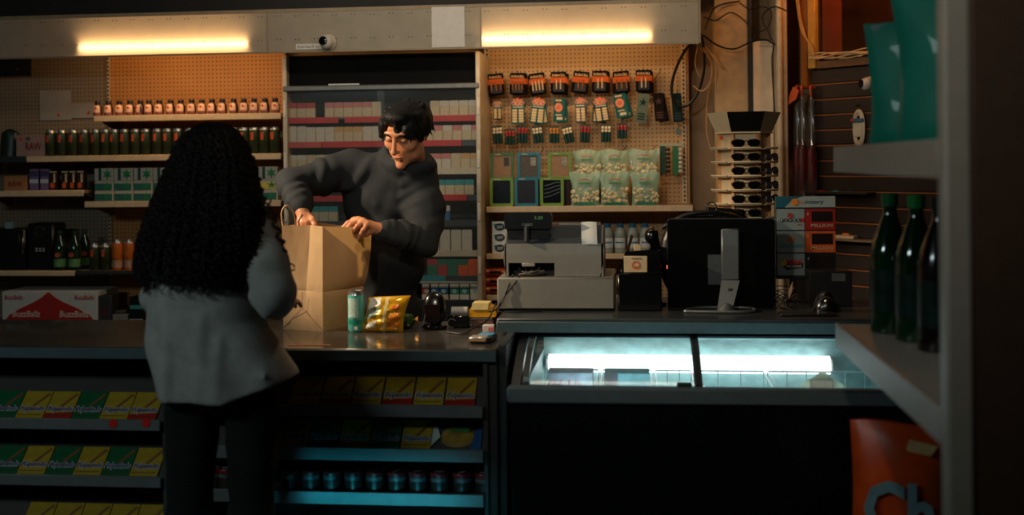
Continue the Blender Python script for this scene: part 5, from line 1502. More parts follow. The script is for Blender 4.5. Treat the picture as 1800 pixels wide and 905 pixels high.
for k in range(5):
    MB().tube([(-cw * 0.42 + cw * 0.16 * k + 0.018 * math.cos(a), -0.001, chh - 0.045 + 0.02 * math.sin(a * 1.5 + k)) for a in [0.7 * i for i in range(7)]], 0.0016, 4).build('red_scribble', M((150, 60, 70), 0.5), t)
t, cw, chh = carton('popsicle_box', 'frosted teal box with dark end in the second freezer basket', XX(1062, 4.14, 665), XX(1142, 4.14, 665), 4.14, 0.10, LZ0 + 0.004, ZZ(1100, 654, 4.16), M((96, 140, 146), 0.5, noise=0.2))
MB().box(-cw / 2, -cw * 0.2, -0.0012, 0, chh - 0.05, chh).build('dark_end', M((56, 50, 60), 0.5), t)
MB().box(-cw / 2, cw / 2, -0.0012, 0, chh - 0.056, chh - 0.052).build('dark_rule', M((34, 56, 66), 0.5), t)
t = thing('frozen_bag', 'crumpled cream frozen snack bag at the right of the freezer', 'bag', (XX(1450, 4.16, 670), 4.17, LZ0 + 0.004))
MB().grid(lambda u, v: ((u - 0.5) * 0.19 * (1 - 0.15 * v), 0.05 - 0.05 * math.sin(PI * u) ** 0.6 * math.sin(PI * v) ** 0.5 + 0.005 * math.sin(13 * u + 9 * v), 0.40 * v * (0.86 + 0.14 * math.sin(PI * u) + 0.015 * math.sin(15 * u))), 14, 12).grid(lambda u, v: ((u - 0.5) * 0.19 * (1 - 0.15 * v), 0.055, 0.33 * v), 4, 4).build('wrapper', M((190, 186, 160), 0.4, noise=0.3, nscale=14), t, smooth=60)
MB().box(-0.05, 0.03, 0.0, 0.004, 0.345, 0.385, b=0.002).build('brown_print', M((110, 84, 60), 0.5, noise=0.4, nscale=30), t)

# ------------------------------------------------------------------ cash register
rx0, rx1 = XX(875, 4.52, 515), XX(1080, 4.52, 515)
gcase, gdark = M((128, 124, 114), 0.5, noise=0.06, bump=0.15, bscale=400), M((44, 50, 54), 0.5, noise=0.06)
t = thing('cash_register', 'grey cash register seen from behind with its cash drawer', 'cash register', ((rx0 + rx1) / 2, 4.50, ZR))
hw = (rx1 - rx0) / 2
MB().box(-hw, hw, 0, 0.40, 0.008, 0.132, b=0.005).build('cash_drawer', gcase, t)
MB().box(-hw + 0.012, hw - 0.012, 0.02, 0.38, 0.0, 0.008).build('rubber_foot', M((16, 16, 16), 0.6), t)
bx0, bx1 = -hw + 0.024, -hw + 0.024 + 0.405
zb0 = 0.134
px_ = lambda p_: XX(p_, 4.52, 450) - (rx0 + rx1) / 2
xl, xr = px_(884), px_(1062)
zt0 = ZZ(970, 428, 4.53) - ZR
zt1 = ZZ(970, 396, 4.62) - ZR
xo0, xo1, zo = px_(893), px_(974), ZZ(940, 462, 4.53) - ZR
# rear shell: tapered outline with the cable opening cut out at lower left
outline = [(xl + 0.012, zb0), (xl + 0.006, zb0 + 0.03), (xl, zb0 + 0.08), (xl + 0.004, zt0 - 0.02), (xl + 0.008, zt0), (xr - 0.004, zt0), (xr, zt0 - 0.03), (xr - 0.004, zb0 + 0.05), (xr - 0.018, zb0), (xo1, zb0), (xo1, zo), (xo0, zo), (xo0, zb0)]
MB().prism(outline, -0.05, 0.0, m=F(0, 0, 0.03)).build('rear_shell', gcase, t)
MB().prism([(0.03, zb0), (0.03, zt0), (0.11, zt1), (0.30, zt1 - 0.01), (0.36, zb0 + 0.05), (0.36, zb0)], xl + 0.006, xl + 0.012, m=PYZ).prism([(0.03, zb0), (0.03, zt0), (0.11, zt1), (0.30, zt1 - 0.01), (0.36, zb0 + 0.05), (0.36, zb0)], xr - 0.012, xr - 0.004, m=PYZ).build('side_shell', gcase, t)
MB().prism([(0.031, zt0 - 0.002), (0.031, zt0 + 0.001), (0.11, zt1 + 0.002), (0.30, zt1 - 0.008), (0.30, zt1 - 0.016), (0.11, zt1 - 0.008)], xl + 0.012, xr - 0.012, m=PYZ).build('sloping_cover', gdark, t)
MB().box(xl + 0.013, xr - 0.013, 0.12, 0.34, zb0, zt1 - 0.03).build('inner_case', M((24, 24, 24), 0.6), t)
MB().box(px_(917), px_(940), 0.024, 0.034, zo - 0.014, zo, b=0.002).build('latch', M((150, 144, 132), 0.5), t)
for k in range(4):
    MB().tube(spline([(xo0 + 0.03 + 0.03 * k, 0.10, zo - 0.02), (xo0 + 0.05 + 0.02 * k, 0.05, zb0 + 0.02), (xo0 + 0.10 - 0.02 * k, 0.04, zb0 + 0.006), (xo0 + 0.14, 0.07, zb0 + 0.008 + 0.004 * k)], 6), 0.004, 5).build('inner_cable', M((60 + 20 * k, 56 + 18 * k, 50 + 16 * k), 0.5), t)
# customer display
dxa, dxb = px_(887), px_(969)
zd = ZZ(930, 402, 4.55) - ZR
MB().prism([(dxa, zd), (dxb, zd), (dxb + 0.004, zd + 0.050), (dxb - 0.004, zd + 0.066), (dxa + 0.004, zd + 0.066), (dxa - 0.002, zd + 0.050)], -0.035, 0.0, m=F(0, 0, 0.03)).build('customer_display', M((20, 22, 24), 0.25), t)
MB().prism([(dxa + 0.012, zd - 0.040), (dxb - 0.012, zd - 0.040), (dxb - 0.004, zd), (dxa + 0.006, zd)], -0.030, 0, m=F(0, 0, 0.045)).build('display_shroud', M((26, 27, 29), 0.3), t)
MB().tube([((dxa + dxb) / 2 - 0.004, 0.020, zd - 0.05), ((dxa + dxb) / 2 - 0.004, 0.026, zd + 0.01)], 0.011, 10).build('display_neck', M((44, 46, 48), 0.35), t)
text('lettering', 'CASIO', 0.042, 0.010, M((120, 122, 120), 0.5), t, F((dxa + dxb) / 2 - 0.002, zd + 0.018, 0.0285), bold=0.01)
text('digits', '3.20', 0.034, 0.013, M((70, 120, 60), 0.5, noise=0, emit=0.12), t, F(dxb - 0.05, zd + 0.045, 0.0285), bold=0.02)
# cables from the register
for k, pts in enumerate(([(xo0 + 0.02, 0.02, zb0 + 0.01), (xo0 - 0.002, -0.008, 0.09), (xl - 0.005, -0.02, 0.03), (xl - 0.03, -0.03, 0.006), (xl - 0.05, -0.05, 0.003)], [(xo0 + 0.05, 0.01, zb0 + 0.005), (xo0 + 0.02, -0.006, 0.10), (xl - 0.0, -0.012, 0.05), (xl - 0.012, -0.04, 0.004), (xl + 0.06, -0.05, 0.004), (xl + 0.16, -0.03, 0.004)])):
    MB().tube(spline(pts, 8), 0.003, 6).build('power_cord', blk, t)
t = thing('receipt', 'curled white receipt hanging over the back of the register', 'receipt', (XX(1034, 4.53, 415), 4.528, ZR))
zr0, zr1 = ZZ(1034, 431, 4.5) - ZR, ZZ(1034, 393, 4.58) - ZR
MB().grid(lambda u, v: ((u - 0.5) * 0.062 + 0.006 * (1 - v), -0.004 + 0.075 * max(0, v - 0.25) ** 1.0 / 0.75 * 1.0 + 0.002 * math.sin(6 * u), zr0 + (zr1 - zr0 + 0.004) * v + 0.003 * math.sin(3 * u)), 6, 10).build('paper', M((206, 206, 200), 0.8, noise=0.05), t, smooth=60)

# ------------------------------------------------------------------ card machine, hand scanner
t = thing('receipt_printer', 'black receipt printer box with cream card on its front', 'printer', (XX(1124, 4.52, 520), 4.50, ZR))
MB().box(-0.086, 0.088, 0, 0.16, 0, 0.150, b=0.006).build('case', blk2, t)
MB().prism([(-0.07, 0.150), (0.085, 0.150), (0.082, 0.235), (0.04, 0.240), (-0.055, 0.232)], -0.10, 0.0, m=F(0, 0, 0.03)).build('upper_case', blk2, t)
MB().box(-0.060, 0.032, 0.018, 0.0285, 0.152, 0.216, b=0.001).build('cream_card', M((214, 184, 140), 0.6), t)
MB().ring(oval(0.017, 0.017, 18), oval(0.011, 0.011, 18), 0, 0.001, m=F(-0.012, 0.180, 0.0178)).build('orange_logo', M((206, 104, 56), 0.5), t)
MB().box(-0.022, 0.004, 0.0165, 0.018, 0.168, 0.176).build('orange_logo_bar', M((206, 104, 56), 0.5), t)
MB().box(-0.030, 0.010, 0.0165, 0.018, 0.204, 0.209).build('print_line', M((150, 120, 90), 0.5), t)
MB().box(-0.02, 0.01, 0.03, 0.06, 0.235, 0.26, b=0.003).build('paper_tab', M((190, 160, 120), 0.6), t)
o = MB().grid(lambda u, v: (XX(1078, 4.56, 450) + 0.075 * v + 0.012 * (u - 0.5), 4.56 + 0.05 * u, ZR + 0.134 + 0.16 * v ** 1.6 + 0.004 * math.sin(5 * u)), 5, 10).build('paper_slip', M((190, 150, 116), 0.7), None, smooth=60)
tag(o, 'curved tan paper slip rising between register and black printer', 'paper')
t = thing('hand_scanner', 'black handheld scanner propped behind the black printer', 'scanner', (XX(1150, 4.60, 450), 4.70, ZR))
MB().lathe([(0.05, 0), (0.052, 0.01), (0.02, 0.02), (0.014, 0.03), (0.014, 0.16)], 16).build('stand', blk2, t)
MB().grid(lambda u, v: (-0.008 + 0.030 * math.cos(2 * PI * u) * math.sin(PI * v) ** 0.7, 0.05 * math.cos(PI * v) * -1 + 0.0, 0.285 + 0.036 * math.sin(2 * PI * u) * math.sin(PI * v) ** 0.7), 18, 12).build('head', blk2, t, smooth=60)
MB().tube([(0.0, 0.0, 0.27), (0.016, 0.01, 0.20), (0.028, 0.02, 0.13)], [0.022, 0.018, 0.016], 12).build('grip', blk2, t)
MB().box(0.010, 0.030, -0.016, -0.006, 0.150, 0.172, b=0.002).build('red_trigger', M((150, 44, 26), 0.4), t)

# ------------------------------------------------------------------ monitor
mx0, mx1 = XX(1174, 4.62, 460), XX(1362, 4.62, 460)
mz0, mz1 = ZZ(1268, 550, 4.6) - ZR + 0.006, ZZ(1268, 386, 4.6) - ZR
t = thing('monitor', 'black flat monitor seen from behind on a silver stand', 'monitor', ((mx0 + mx1) / 2, 4.62, ZR), -0.05)
hw = (mx1 - mx0) / 2
MB().prism([(a, b + (mz0 + mz1) / 2) for a, b in rrect(2 * hw, mz1 - mz0, 0.012, 3)], -0.035, 0.0, m=F(0, 0, 0.0)).build('screen_back', M((2, 3, 3), 0.6, noise=0.05, spec=0.06), t)
MB().ring([(a, b + (mz0 + mz1) / 2) for a, b in rrect(2 * hw + 0.006, mz1 - mz0 + 0.006, 0.014, 3)], [(a, b + (mz0 + mz1) / 2) for a, b in rrect(2 * hw - 0.002, mz1 - mz0 - 0.002, 0.011, 3)], -0.038, -0.024, m=F(0, 0, 0)).build('silver_bezel', M((84, 86, 88), 0.3, metal=0.6), t)
silv = M((110, 112, 110), 0.4, metal=0.5, noise=0.05)
sx = XX(1286, 4.55, 450) - (mx0 + mx1) / 2
zk = mz0 + 0.128
MB().box(sx - 0.036, sx + 0.034, -0.056, -0.034, zk, mz1 - 0.035, b=0.005).build('stand_column', silv, t)
MB().add([(sx - 0.036, -0.058, zk), (sx + 0.034, -0.058, zk), (sx + 0.004, -0.105, 0.010), (sx - 0.054, -0.105, 0.010), (sx - 0.036, -0.034, zk), (sx + 0.034, -0.034, zk), (sx + 0.004, -0.070, 0.010), (sx - 0.054, -0.070, 0.010)], [(0, 1, 2, 3), (5, 4, 7, 6), (1, 5, 6, 2), (4, 0, 3, 7), (3, 2, 6, 7), (4, 5, 1, 0)]).build('stand_neck', silv, t)
MB().add([(sx - 0.010, -0.072, zk - 0.03), (sx + 0.008, -0.072, zk - 0.03), (sx - 0.004, -0.094, zk - 0.088), (sx - 0.022, -0.094, zk - 0.088)], [(0, 1, 2, 3)]).build('cable_slot', M((6, 6, 6), 0.6), t)
MB().tube(spline([(sx - 0.175, -0.15, 0.006), (sx - 0.17, -0.165, 0.006), (sx - 0.06, -0.175, 0.006), (sx + 0.05, -0.165, 0.006), (sx + 0.09, -0.12, 0.006), (sx + 0.06, -0.04, 0.006), (sx - 0.10, -0.04, 0.006), (sx - 0.165, -0.10, 0.006), (sx - 0.175, -0.15, 0.006)], 6), 0.006, 8).build('wire_base', silv, t)
MB().lathe([(0.036, 0), (0.030, 0.010), (0.016, 0.024), (0.001, 0.028)], 16, m=T(sx - 0.02, -0.10, 0.004)).build('stand_foot', silv, t)
MB().box(px_(1246) - px_(1268) - 0.004, px_(1270) - px_(1268), -0.0016, 0.0, mz0 + 0.105, mz0 + 0.225).build('rating_label', M((60, 66, 68), 0.6, noise=0.2), t)
MB().box(-hw - 0.006, -hw - 0.002, 0.02, 0.032, mz0 + 0.165, mz0 + 0.180, b=0.001).build('power_light', M((255, 120, 90), 0.4, noise=0, emit=1.0), t)
t = thing('black_handbag', 'black leather bag with a chrome ring behind the monitor', 'bag', (XX(1245, 4.80, 400), 4.80, ZR))
MB().grid(lambda u, v: (0.205 * math.cos(2 * PI * u) * math.sin(PI * v) ** 0.5, 0.05 * math.sin(2 * PI * u) * math.sin(PI * v) ** 0.5, (0.20 - 0.20 * math.cos(PI * v)) * (0.93 + 0.04 * math.cos(2 * PI * u) + 0.02 * math.sin(4 * PI * u + 1))), 28, 14).build('bag_body', M((8, 8, 9), 0.35, bump=0.3, bscale=60), t, smooth=60)
MB().tube([(0.012 + 0.022 * math.cos(a), -0.03, 0.395 + 0.022 * math.sin(a)) for a in [2 * PI * i / 18 for i in range(18)]], 0.0028, 6, closed=True).build('chrome_ring', M((206, 200, 190), 0.15, metal=1.0), t)
MB().tube(spline([(-0.19, 0.0, 0.31), (-0.10, -0.02, 0.36), (0.0, -0.03, 0.375), (0.10, -0.02, 0.36), (0.19, 0.0, 0.32)], 6), 0.010, 8).build('strap', M((10, 10, 11), 0.4), t)

# ------------------------------------------------------------------ lottery sign
lx0, lx1 = XX(1364, 4.85, 420), XX(1469, 4.85, 420)
t = thing('lottery_sign', 'upright lottery jackpot sign standing on the counter', 'sign', ((lx0 + lx1) / 2, 4.85, ZR))
hw = (lx1 - lx0) / 2
lz1, lz0 = ZZ(1416, 345, 4.85) - ZR, ZZ(1416, 489, 4.85) - ZR
lh = lz1 - lz0
MB().box(-hw, hw, 0.004, 0.03, lz0 - 0.004, lz1, b=0.002).build('back_board', M((10, 12, 14), 0.5), t)
MB().box(-0.03, 0.03, 0.01, 0.03, 0.01, lz0 - 0.003).build('post', M((14, 14, 15), 0.5), t)
MB().box(-0.09, 0.09, -0.04, 0.06, 0, 0.01, b=0.002).build('foot', M((14, 14, 15), 0.5), t)
zz = lambda f_: lz0 + lh * f_
MB().box(-hw, hw, 0, 0.004, zz(0.865), zz(1.0)).build('header', M((150, 158, 152), 0.45), t)
MB().prism([(-hw, zz(0.865)), (-hw * 0.72, zz(0.865)), (-hw * 0.44, zz(0.96)), (-hw * 0.10, zz(1.0)), (-hw, zz(1.0))], 0, 0.001, m=F(0, 0, 0)).build('header_wave', M((20, 84, 96), 0.4), t)
MB().lathe([(0.0155, 0), (0.0155, 0.0022)], 18, m=F(-hw * 0.36, zz(0.93), 0.0)).build('sun_emblem', M((206, 120, 40), 0.45, noise=0.5, nscale=60), t)
text('lettering', 'ca', 0.020, 0.010, M((206, 120, 60), 0.5), t, F(-hw * 0.10, zz(0.922), -0.0012), bold=0.01)
text('lettering', 'lottery', 0.072, 0.020, M((20, 90, 106), 0.5), t, F(hw * 0.30, zz(0.926), -0.0012), bold=0.02)
whp, gry2 = M((130, 142, 138), 0.45, noise=0.05), M((26, 24, 24), 0.4)
for k, (f0, f1, cm, nm) in enumerate(((0.590, 0.845, M((146, 24, 16), 0.4), 'red'), (0.315, 0.575, M((190, 80, 26), 0.4), 'orange'), (0.035, 0.300, M((12, 14, 16), 0.4), 'black'))):
    MB().box(-hw + 0.004, -hw * 0.04, 0, 0.004, zz(f0), zz(f1)).build('game_panel', whp, t)
    MB().box(-hw * 0.02, hw - 0.001, 0, 0.004, zz(f0), zz(f1)).build('jackpot_panel', cm, t)
    MB().box(hw * 0.20, hw * 0.90, -0.001, 0.0, zz(f0 + 0.10), zz(f1 - 0.03)).build('digit_window', M((30, 16, 14), 0.3, noise=0.3, nscale=60), t)
    text('lettering', 'MILLION', hw * 0.72, 0.014, M((176, 150, 120), 0.5) if k < 2 else M((84, 84, 80), 0.5), t, F(hw * 0.54, zz(f0 + 0.055), -0.0012), bold=0.02)
    text('lettering', '$', 0.007, 0.013, M((190, 160, 130), 0.5), t, F(hw * 0.08, zz(f1 - 0.06), -0.0012), bold=0.02)
gx = -hw * 0.5
MB().lathe([(0.012, 0), (0.012, 0.002)], 16, m=F(gx - 0.002, zz(0.765), 0)).build('ball_emblem', M((150, 60, 50), 0.45, noise=0.5, nscale=50), t)
for i, ch_ in enumerate('POWER'):
    b_ = MB().lathe([(0.0078, 0), (0.0078, 0.0014)], 12, m=F(gx - 0.036 + 0.0172 * i, zz(0.708), 0)).build('letter_ball', M((20, 20, 20), 0.4), t)
    text('lettering', ch_, 0.007, 0.009, M((200, 200, 196), 0.5), t, F(gx - 0.036 + 0.0172 * i, zz(0.708), -0.0018), bold=0.02)
MB().box(gx + 0.041, gx + 0.056, -0.0014, 0, zz(0.685), zz(0.732)).build('red_square', M((170, 34, 30), 0.4), t)
text('lettering', 'BALL', 0.022, 0.007, M((170, 34, 30), 0.5), t, F(gx + 0.038, zz(0.655), -0.0012), bold=0.02)
MB().lathe([(0.016, 0), (0.016, 0.002)], 16, m=F(gx, zz(0.475), 0)).build('ball_emblem', M((176, 110, 60), 0.45, noise=0.5, nscale=50), t)
text('lettering', 'SuperLotto', 0.105, 0.024, M((30, 120, 140), 0.5), t, F(gx, zz(0.395), -0.0012), bold=0.03, shear=0.1)
MB().prism([(gx - 0.045, zz(0.19)), (gx - 0.03, zz(0.22)), (gx + 0.05, zz(0.19)), (gx + 0.048, zz(0.13)), (gx - 0.02, zz(0.10))], 0, 0.001, m=F(0, 0)).build('black_swoosh', M((30, 24, 22), 0.5), t)
MB().lathe([(0.013, 0), (0.013, 0.0018)], 14, m=F(gx - 0.030, zz(0.19), 0)).build('ball_emblem', M((200, 150, 40), 0.45, noise=0.4, nscale=50), t)
text('lettering', 'MEGA', 0.060, 0.020, M((190, 36, 30), 0.5), t, F(gx + 0.014, zz(0.20), -0.0016), bold=0.05, shear=0.15)
text('lettering', 'MILLIONS', 0.060, 0.010, M((206, 200, 190), 0.5), t, F(gx + 0.012, zz(0.148), -0.0016), bold=0.02, shear=0.15)

# odds behind and beside the sign
t = thing('tangled_wires', 'tangle of thin wires and a pale leaf-shaped tag beside the monitor', 'wires', (XX(1380, 4.6, 540), 4.60, ZR))
rs = random.Random(5)
for k in range(5):
    MB().tube(spline([(rs.uniform(-0.05, 0.05), rs.uniform(-0.03, 0.03), max(0.004, rs.uniform(-0.02, 0.09))) for q in range(6)], 6), 0.002, 5).build('wire', M((70, 56, 44) if k % 2 else (20, 18, 16), 0.5), t)
MB().prism([(0, 0), (0.008, 0.03), (0.004, 0.065), (-0.006, 0.03)], 0, 0.003, m=F(0.012, 0.045, -0.03) @ RZ(-0.15)).build('pale_tag', M((190, 150, 110), 0.6), t)
t = thing('domed_device', 'dark domed device with chrome face beside the lottery sign', 'device', (XX(1452, 4.52, 545), 4.52, ZR))
MB().lathe([(0.050, 0), (0.052, 0.008), (0.046, 0.03), (0.034, 0.058), (0.016, 0.076), (0.001, 0.080)], 20).build('dome', M((16, 15, 15), 0.25, coat=0.5), t)
MB().lathe([(0.018, 0), (0.016, 0.006), (0.001, 0.010)], 16, m=F(0.0, 0.052, -0.034) @ RX(-0.5)).build('chrome_face', M((220, 190, 150), 0.12, metal=1.0), t)
MB().tube(spline([(0.05, -0.03, 0.005), (0.03, -0.055, 0.04), (-0.01, -0.052, 0.062), (-0.04, -0.04, 0.03), (-0.06, -0.05, 0.004)], 8), 0.003, 6).build('wrapped_cord', blk, t)
t, cw, chh = carton('dark_crate', 'dark box with a small pale label behind the domed device', XX(1425, 4.66, 520), XX(1500, 4.66, 520), 4.68, 0.14, ZR, ZR + 0.14, M((18, 17, 17), 0.5))
MB().box(cw * 0.02, cw * 0.34, -0.0015, 0, chh * 0.72, chh * 0.94).build('pale_label', M((90, 92, 88), 0.6, noise=0.2), t)
o = boxobj('flat_tablet', (XX(1370, 4.38, 560), XX(1470, 4.38, 560), 4.36, 4.44, ZR, ZR + 0.010), M((24, 27, 29), 0.3), None, 0.003)
tag(o, 'thin dark flat panel lying at the counter edge right of the monitor', 'panel')

# ================================================================== SUNGLASSES TOWER
sx_, sy_ = XX(1308, 5.65, 285), 5.65
ivory = M((214, 190, 152), 0.5, noise=0.06)
ztr = [ZZ(1308, y, 5.50) for y in (261, 285.5, 310, 335, 359.5, 384)]
R6 = 0.150
t = thing('sunglasses_tower', 'revolving ivory sunglasses display tower with mirrored header', 'display stand', (sx_, sy_, 0), YAW - 0.13)
def hexp(r, a0=PI / 6):
    return [(r * math.cos(a0 + PI / 3 * i), r * math.sin(a0 + PI / 3 * i)) for i in range(6)]
core_r = 0.115
MB().prism(hexp(core_r, 0), 0.55, ztr[0] + 0.085).build('core', ivory, t)
MB().lathe([(0.22, 0), (0.22, 0.02), (0.03, 0.04), (0.025, 0.06), (0.025, 0.55)], 20).build('base_pole', M((60, 58, 56), 0.5), t)
zm0, zm1 = ztr[0] + 0.080, ZZ(1308, 196, 5.5)
lo6, hi6 = hexp(0.135, 0), hexp(0.178, 0)
for k in range(6):
    k2 = (k + 1) % 6
    q = [(*lo6[k], zm0), (*lo6[k2], zm0), (*hi6[k2], zm1), (*hi6[k], zm1)]
    qi = [(x * 0.96, y * 0.96, z) for x, y, z in q]
    mir = (k == 4)
    MB().add(q + qi, [(0, 1, 2, 3), (7, 6, 5, 4), (0, 4, 5, 1), (1, 5, 6, 2), (2, 6, 7, 3), (3, 7, 4, 0)]).build('header_mirror' if mir else 'header_panel', M((170, 168, 160), 0.22, metal=1.0, noise=0) if mir else ivory, t, smooth=0)
MB().prism(hexp(0.14, 0), zm0 - 0.006, zm0).build('header_plate', ivory, t)
clearp = mix_mat('clear_tray', (214, 192, 156), 0.22, 'TRANSPARENT', gloss=0.6, rough=0.2)
for k in range(6):
    a = PI / 3 * k
    MB().box(-0.010, 0.010, -0.008, 0.008, 0.6, ztr[0] + 0.08, m=RZ(a) @ T(core_r + 0.002, 0, 0)).build('edge_strip', M((206, 150, 92), 0.5), t)
def tray_frame(k, z):
    """k: hexagon side index (0..5); local frame x across, -y out of the face"""
    a = PI / 3 * k + PI / 6
    return T(0, 0, z) @ RZ(a + PI / 2) @ T(0, -core_r * math.cos(PI / 6), 0)
for li, z in enumerate(ztr):
    for k in (3, 4, 5):
        m_ = tray_frame(k, z)
        mm = ivory if k == 4 else clearp
        pts = [(-0.062, 0.0), (-0.068, -0.045), (-0.03, -0.060), (0.03, -0.060), (0.068, -0.045), (0.062, 0.0)]
        MB().prism(pts, -0.004, 0.0, m=m_).build('tray', mm, t)
        MB().tube([(-0.068, -0.045, 0.003), (-0.03, -0.060, 0.003), (0.03, -0.060, 0.003), (0.068, -0.045, 0.003)], 0.0045, 5, m=m_).build('tray_lip', mm, t)
        if k != 4:
            MB().prism([(-0.02, 0.0), (0.02, 0.0), (0.012, 0.05), (-0.012, 0.05)], -0.03, -0.028, m=m_ @ RX90).build('nose_rest', clearp, t)
MB().box(-0.010, 0.006, -0.13, -0.125, ztr[0] + 0.045, ztr[0] + 0.062, m=RZ(-PI / 3)).build('red_price_dot', M((206, 60, 30), 0.5), t)
lens_m, frame_m = M((10, 9, 9), 0.08, noise=0, coat=0.5), M((14, 12, 12), 0.3, noise=0)
def sunglasses(label, mat, open_=True, flip=0):
    g = thing('sunglasses', label, 'sunglasses', group='sunglasses on the tower')
    for s_ in (-1, 1):
        pl_ = [(s_ * (0.035 + x * 1.0), y) for x, y in ((-0.028, 0.006), (-0.020, 0.016), (0.010, 0.019), (0.030, 0.012), (0.031, -0.002), (0.018, -0.017), (-0.010, -0.018), (-0.026, -0.006))]
        MB().prism(pl_, -0.002, 0.002, m=F(0, 0.024, 0.004)).build('lens', lens_m, g)
        MB().tube([(x, 0.002, y + 0.024) for x, y in pl_], 0.0024, 5, closed=True).build('rim', frame_m, g)
        MB().tube([(s_ * 0.066, 0.002, 0.034), (s_ * 0.068, 0.03, 0.033), (s_ * 0.066, 0.05, 0.028)], 0.003, 5).build('temple', frame_m, g)
    MB().tube([(-0.010, 0.002, 0.032), (0, 0.0, 0.036), (0.010, 0.002, 0.032)], 0.0028, 5).build('bridge', frame_m, g)
    g.matrix_world = mat
    return g
TW = T(sx_, sy_, 0) @ RZ(YAW - 0.13)
for i, z in enumerate(ztr):
    sunglasses('black sunglasses on the tower front, %s tray' % ['top', 'second', 'third', 'fourth', 'fifth', 'lowest visible'][i], TW @ tray_frame(4, z) @ T(0.0, -0.054, 0.0015) @ RX(-0.12), )
for i, z in enumerate(ztr[1:5]):
    sunglasses('dark sunglasses on the right face of the tower, %s tray' % ['second', 'third', 'fourth', 'fifth'][i], TW @ tray_frame(5, z) @ T(0.0, -0.054, 0.0015) @ RX(-0.2))

# ================================================================== GOODS ON THE SLATTED WALL
nw = Vector((-sd.y, sd.x, 0))
def SWP(px, py):
    d = Fw + (px - 900) / FPX * Rt + (HOR - py) / FPX * Up
    o_ = Vector((0, 0, CAMH))
    tt = (A0 - o_).dot(nw) / d.dot(nw)
    q = o_ + d * tt
    return (q - A0).dot(sd), q.z
def on_wall(px, py, off=0.0):
    u, z = SWP(px, py)
    return SW @ Vector((u, -off, z))
domecam('dome_camera', on_wall(1531, 148, 0.005), ang, (-0.5, -0.05), 'white ball camera on the slatted wall by the teal pouches', 0.9)
p = on_wall(1513, 225, 0.012)
t = thing('extension_cord', 'coiled white extension cord with a blue and red band on slatted wall', 'cord', p, ang)
for k in range(5):
    w_, h_ = 0.036 - 0.004 * k, 0.118 - 0.008 * k
    MB().tube([(w_ * math.cos(a) * (1 if abs(math.sin(a)) < 0.8 else 1), -0.004 - 0.003 * (k % 3), h_ * math.sin(a) * (0.92 + 0.08 * math.cos(2 * a))) for a in [2 * PI * i / 26 for i in range(26)]], 0.0042, 6, closed=True).build('cord_loop', M((206, 190, 160), 0.45), t)
MB().box(-0.036, 0.036, -0.022, -0.006, 0.030, 0.052, b=0.004).build('blue_band', M((60, 96, 120), 0.5), t)
MB().box(-0.038, -0.020, -0.025, -0.021, 0.038, 0.052).build('red_patch', M((190, 50, 30), 0.5), t)
MB().box(-0.026, 0.026, -0.016, -0.004, -0.05, 0.03, b=0.004).build('card_back', M((196, 184, 160), 0.6), t)
MB().tube([(0, 0.01, 0.125), (0, -0.03, 0.122)], 0.003, 5).build('wall_hook', hook_m, t)
# umbrellas in clear sleeves
sleeve = mix_mat('clear_sleeve', (120, 110, 100), 0.84, 'TRANSPARENT', gloss=1.0, rough=0.12)
for k, (px, cn) in enumerate(((1411, 'left'), (1424, 'middle'), (1436, 'right'))):
    p = on_wall(px, 155, 0.05 + 0.02 * (k % 2))
    t = thing('sleeved_umbrella', 'red umbrella hanging in a clear plastic sleeve, %s of three' % cn, 'umbrella', p, ang, 'umbrellas on the slatted wall')
    MB().tube(spline([(0, 0.03, 0.0), (0, 0.0, 0.012), (0.004, -0.012, -0.005), (0.002, -0.004, -0.05)], 5), 0.007, 8).build('handle', M((190, 80, 36), 0.45), t)
    MB().tube([(0, 0, -0.05), (0, 0, -0.34)], 0.006, 8).build('shaft', M((150, 140, 130), 0.3, metal=0.7), t)
    MB().lathe([(0.008, -0.30), (0.026, -0.36), (0.030, -0.50), (0.018, -0.62), (0.004, -0.66)], 10).build('folded_canopy', M((90, 16, 9), 0.5, noise=0.3, nscale=20), t)
    MB().grid(lambda u, v: ((0.012 + 0.022 * v + 0.004 * math.sin(6 * PI * u + 9 * v)) * math.cos(2 * PI * u), (0.012 + 0.020 * v + 0.004 * math.sin(6 * PI * u + 9 * v)) * math.sin(2 * PI * u), -0.06 - 0.60 * v), 18, 16).build('sleeve', sleeve, t, smooth=0)
p = on_wall(1418, 172, 0.11)
t = thing('orange_tag', 'folded orange tag on top of the hanging umbrellas', 'tag', p, ang)
MB().prism([(-0.035, -0.04), (0.02, -0.01), (0.04, 0.035), (0.0, 0.06), (-0.03, 0.01)], 0, 0.006, m=F(0, 0)).build('fold', M((206, 84, 34), 0.5), t)
MB().tube([(0, 0.0, 0.02), (0.0, 0.11, 0.02)], 0.002, 4).build('string', hook_m, t)
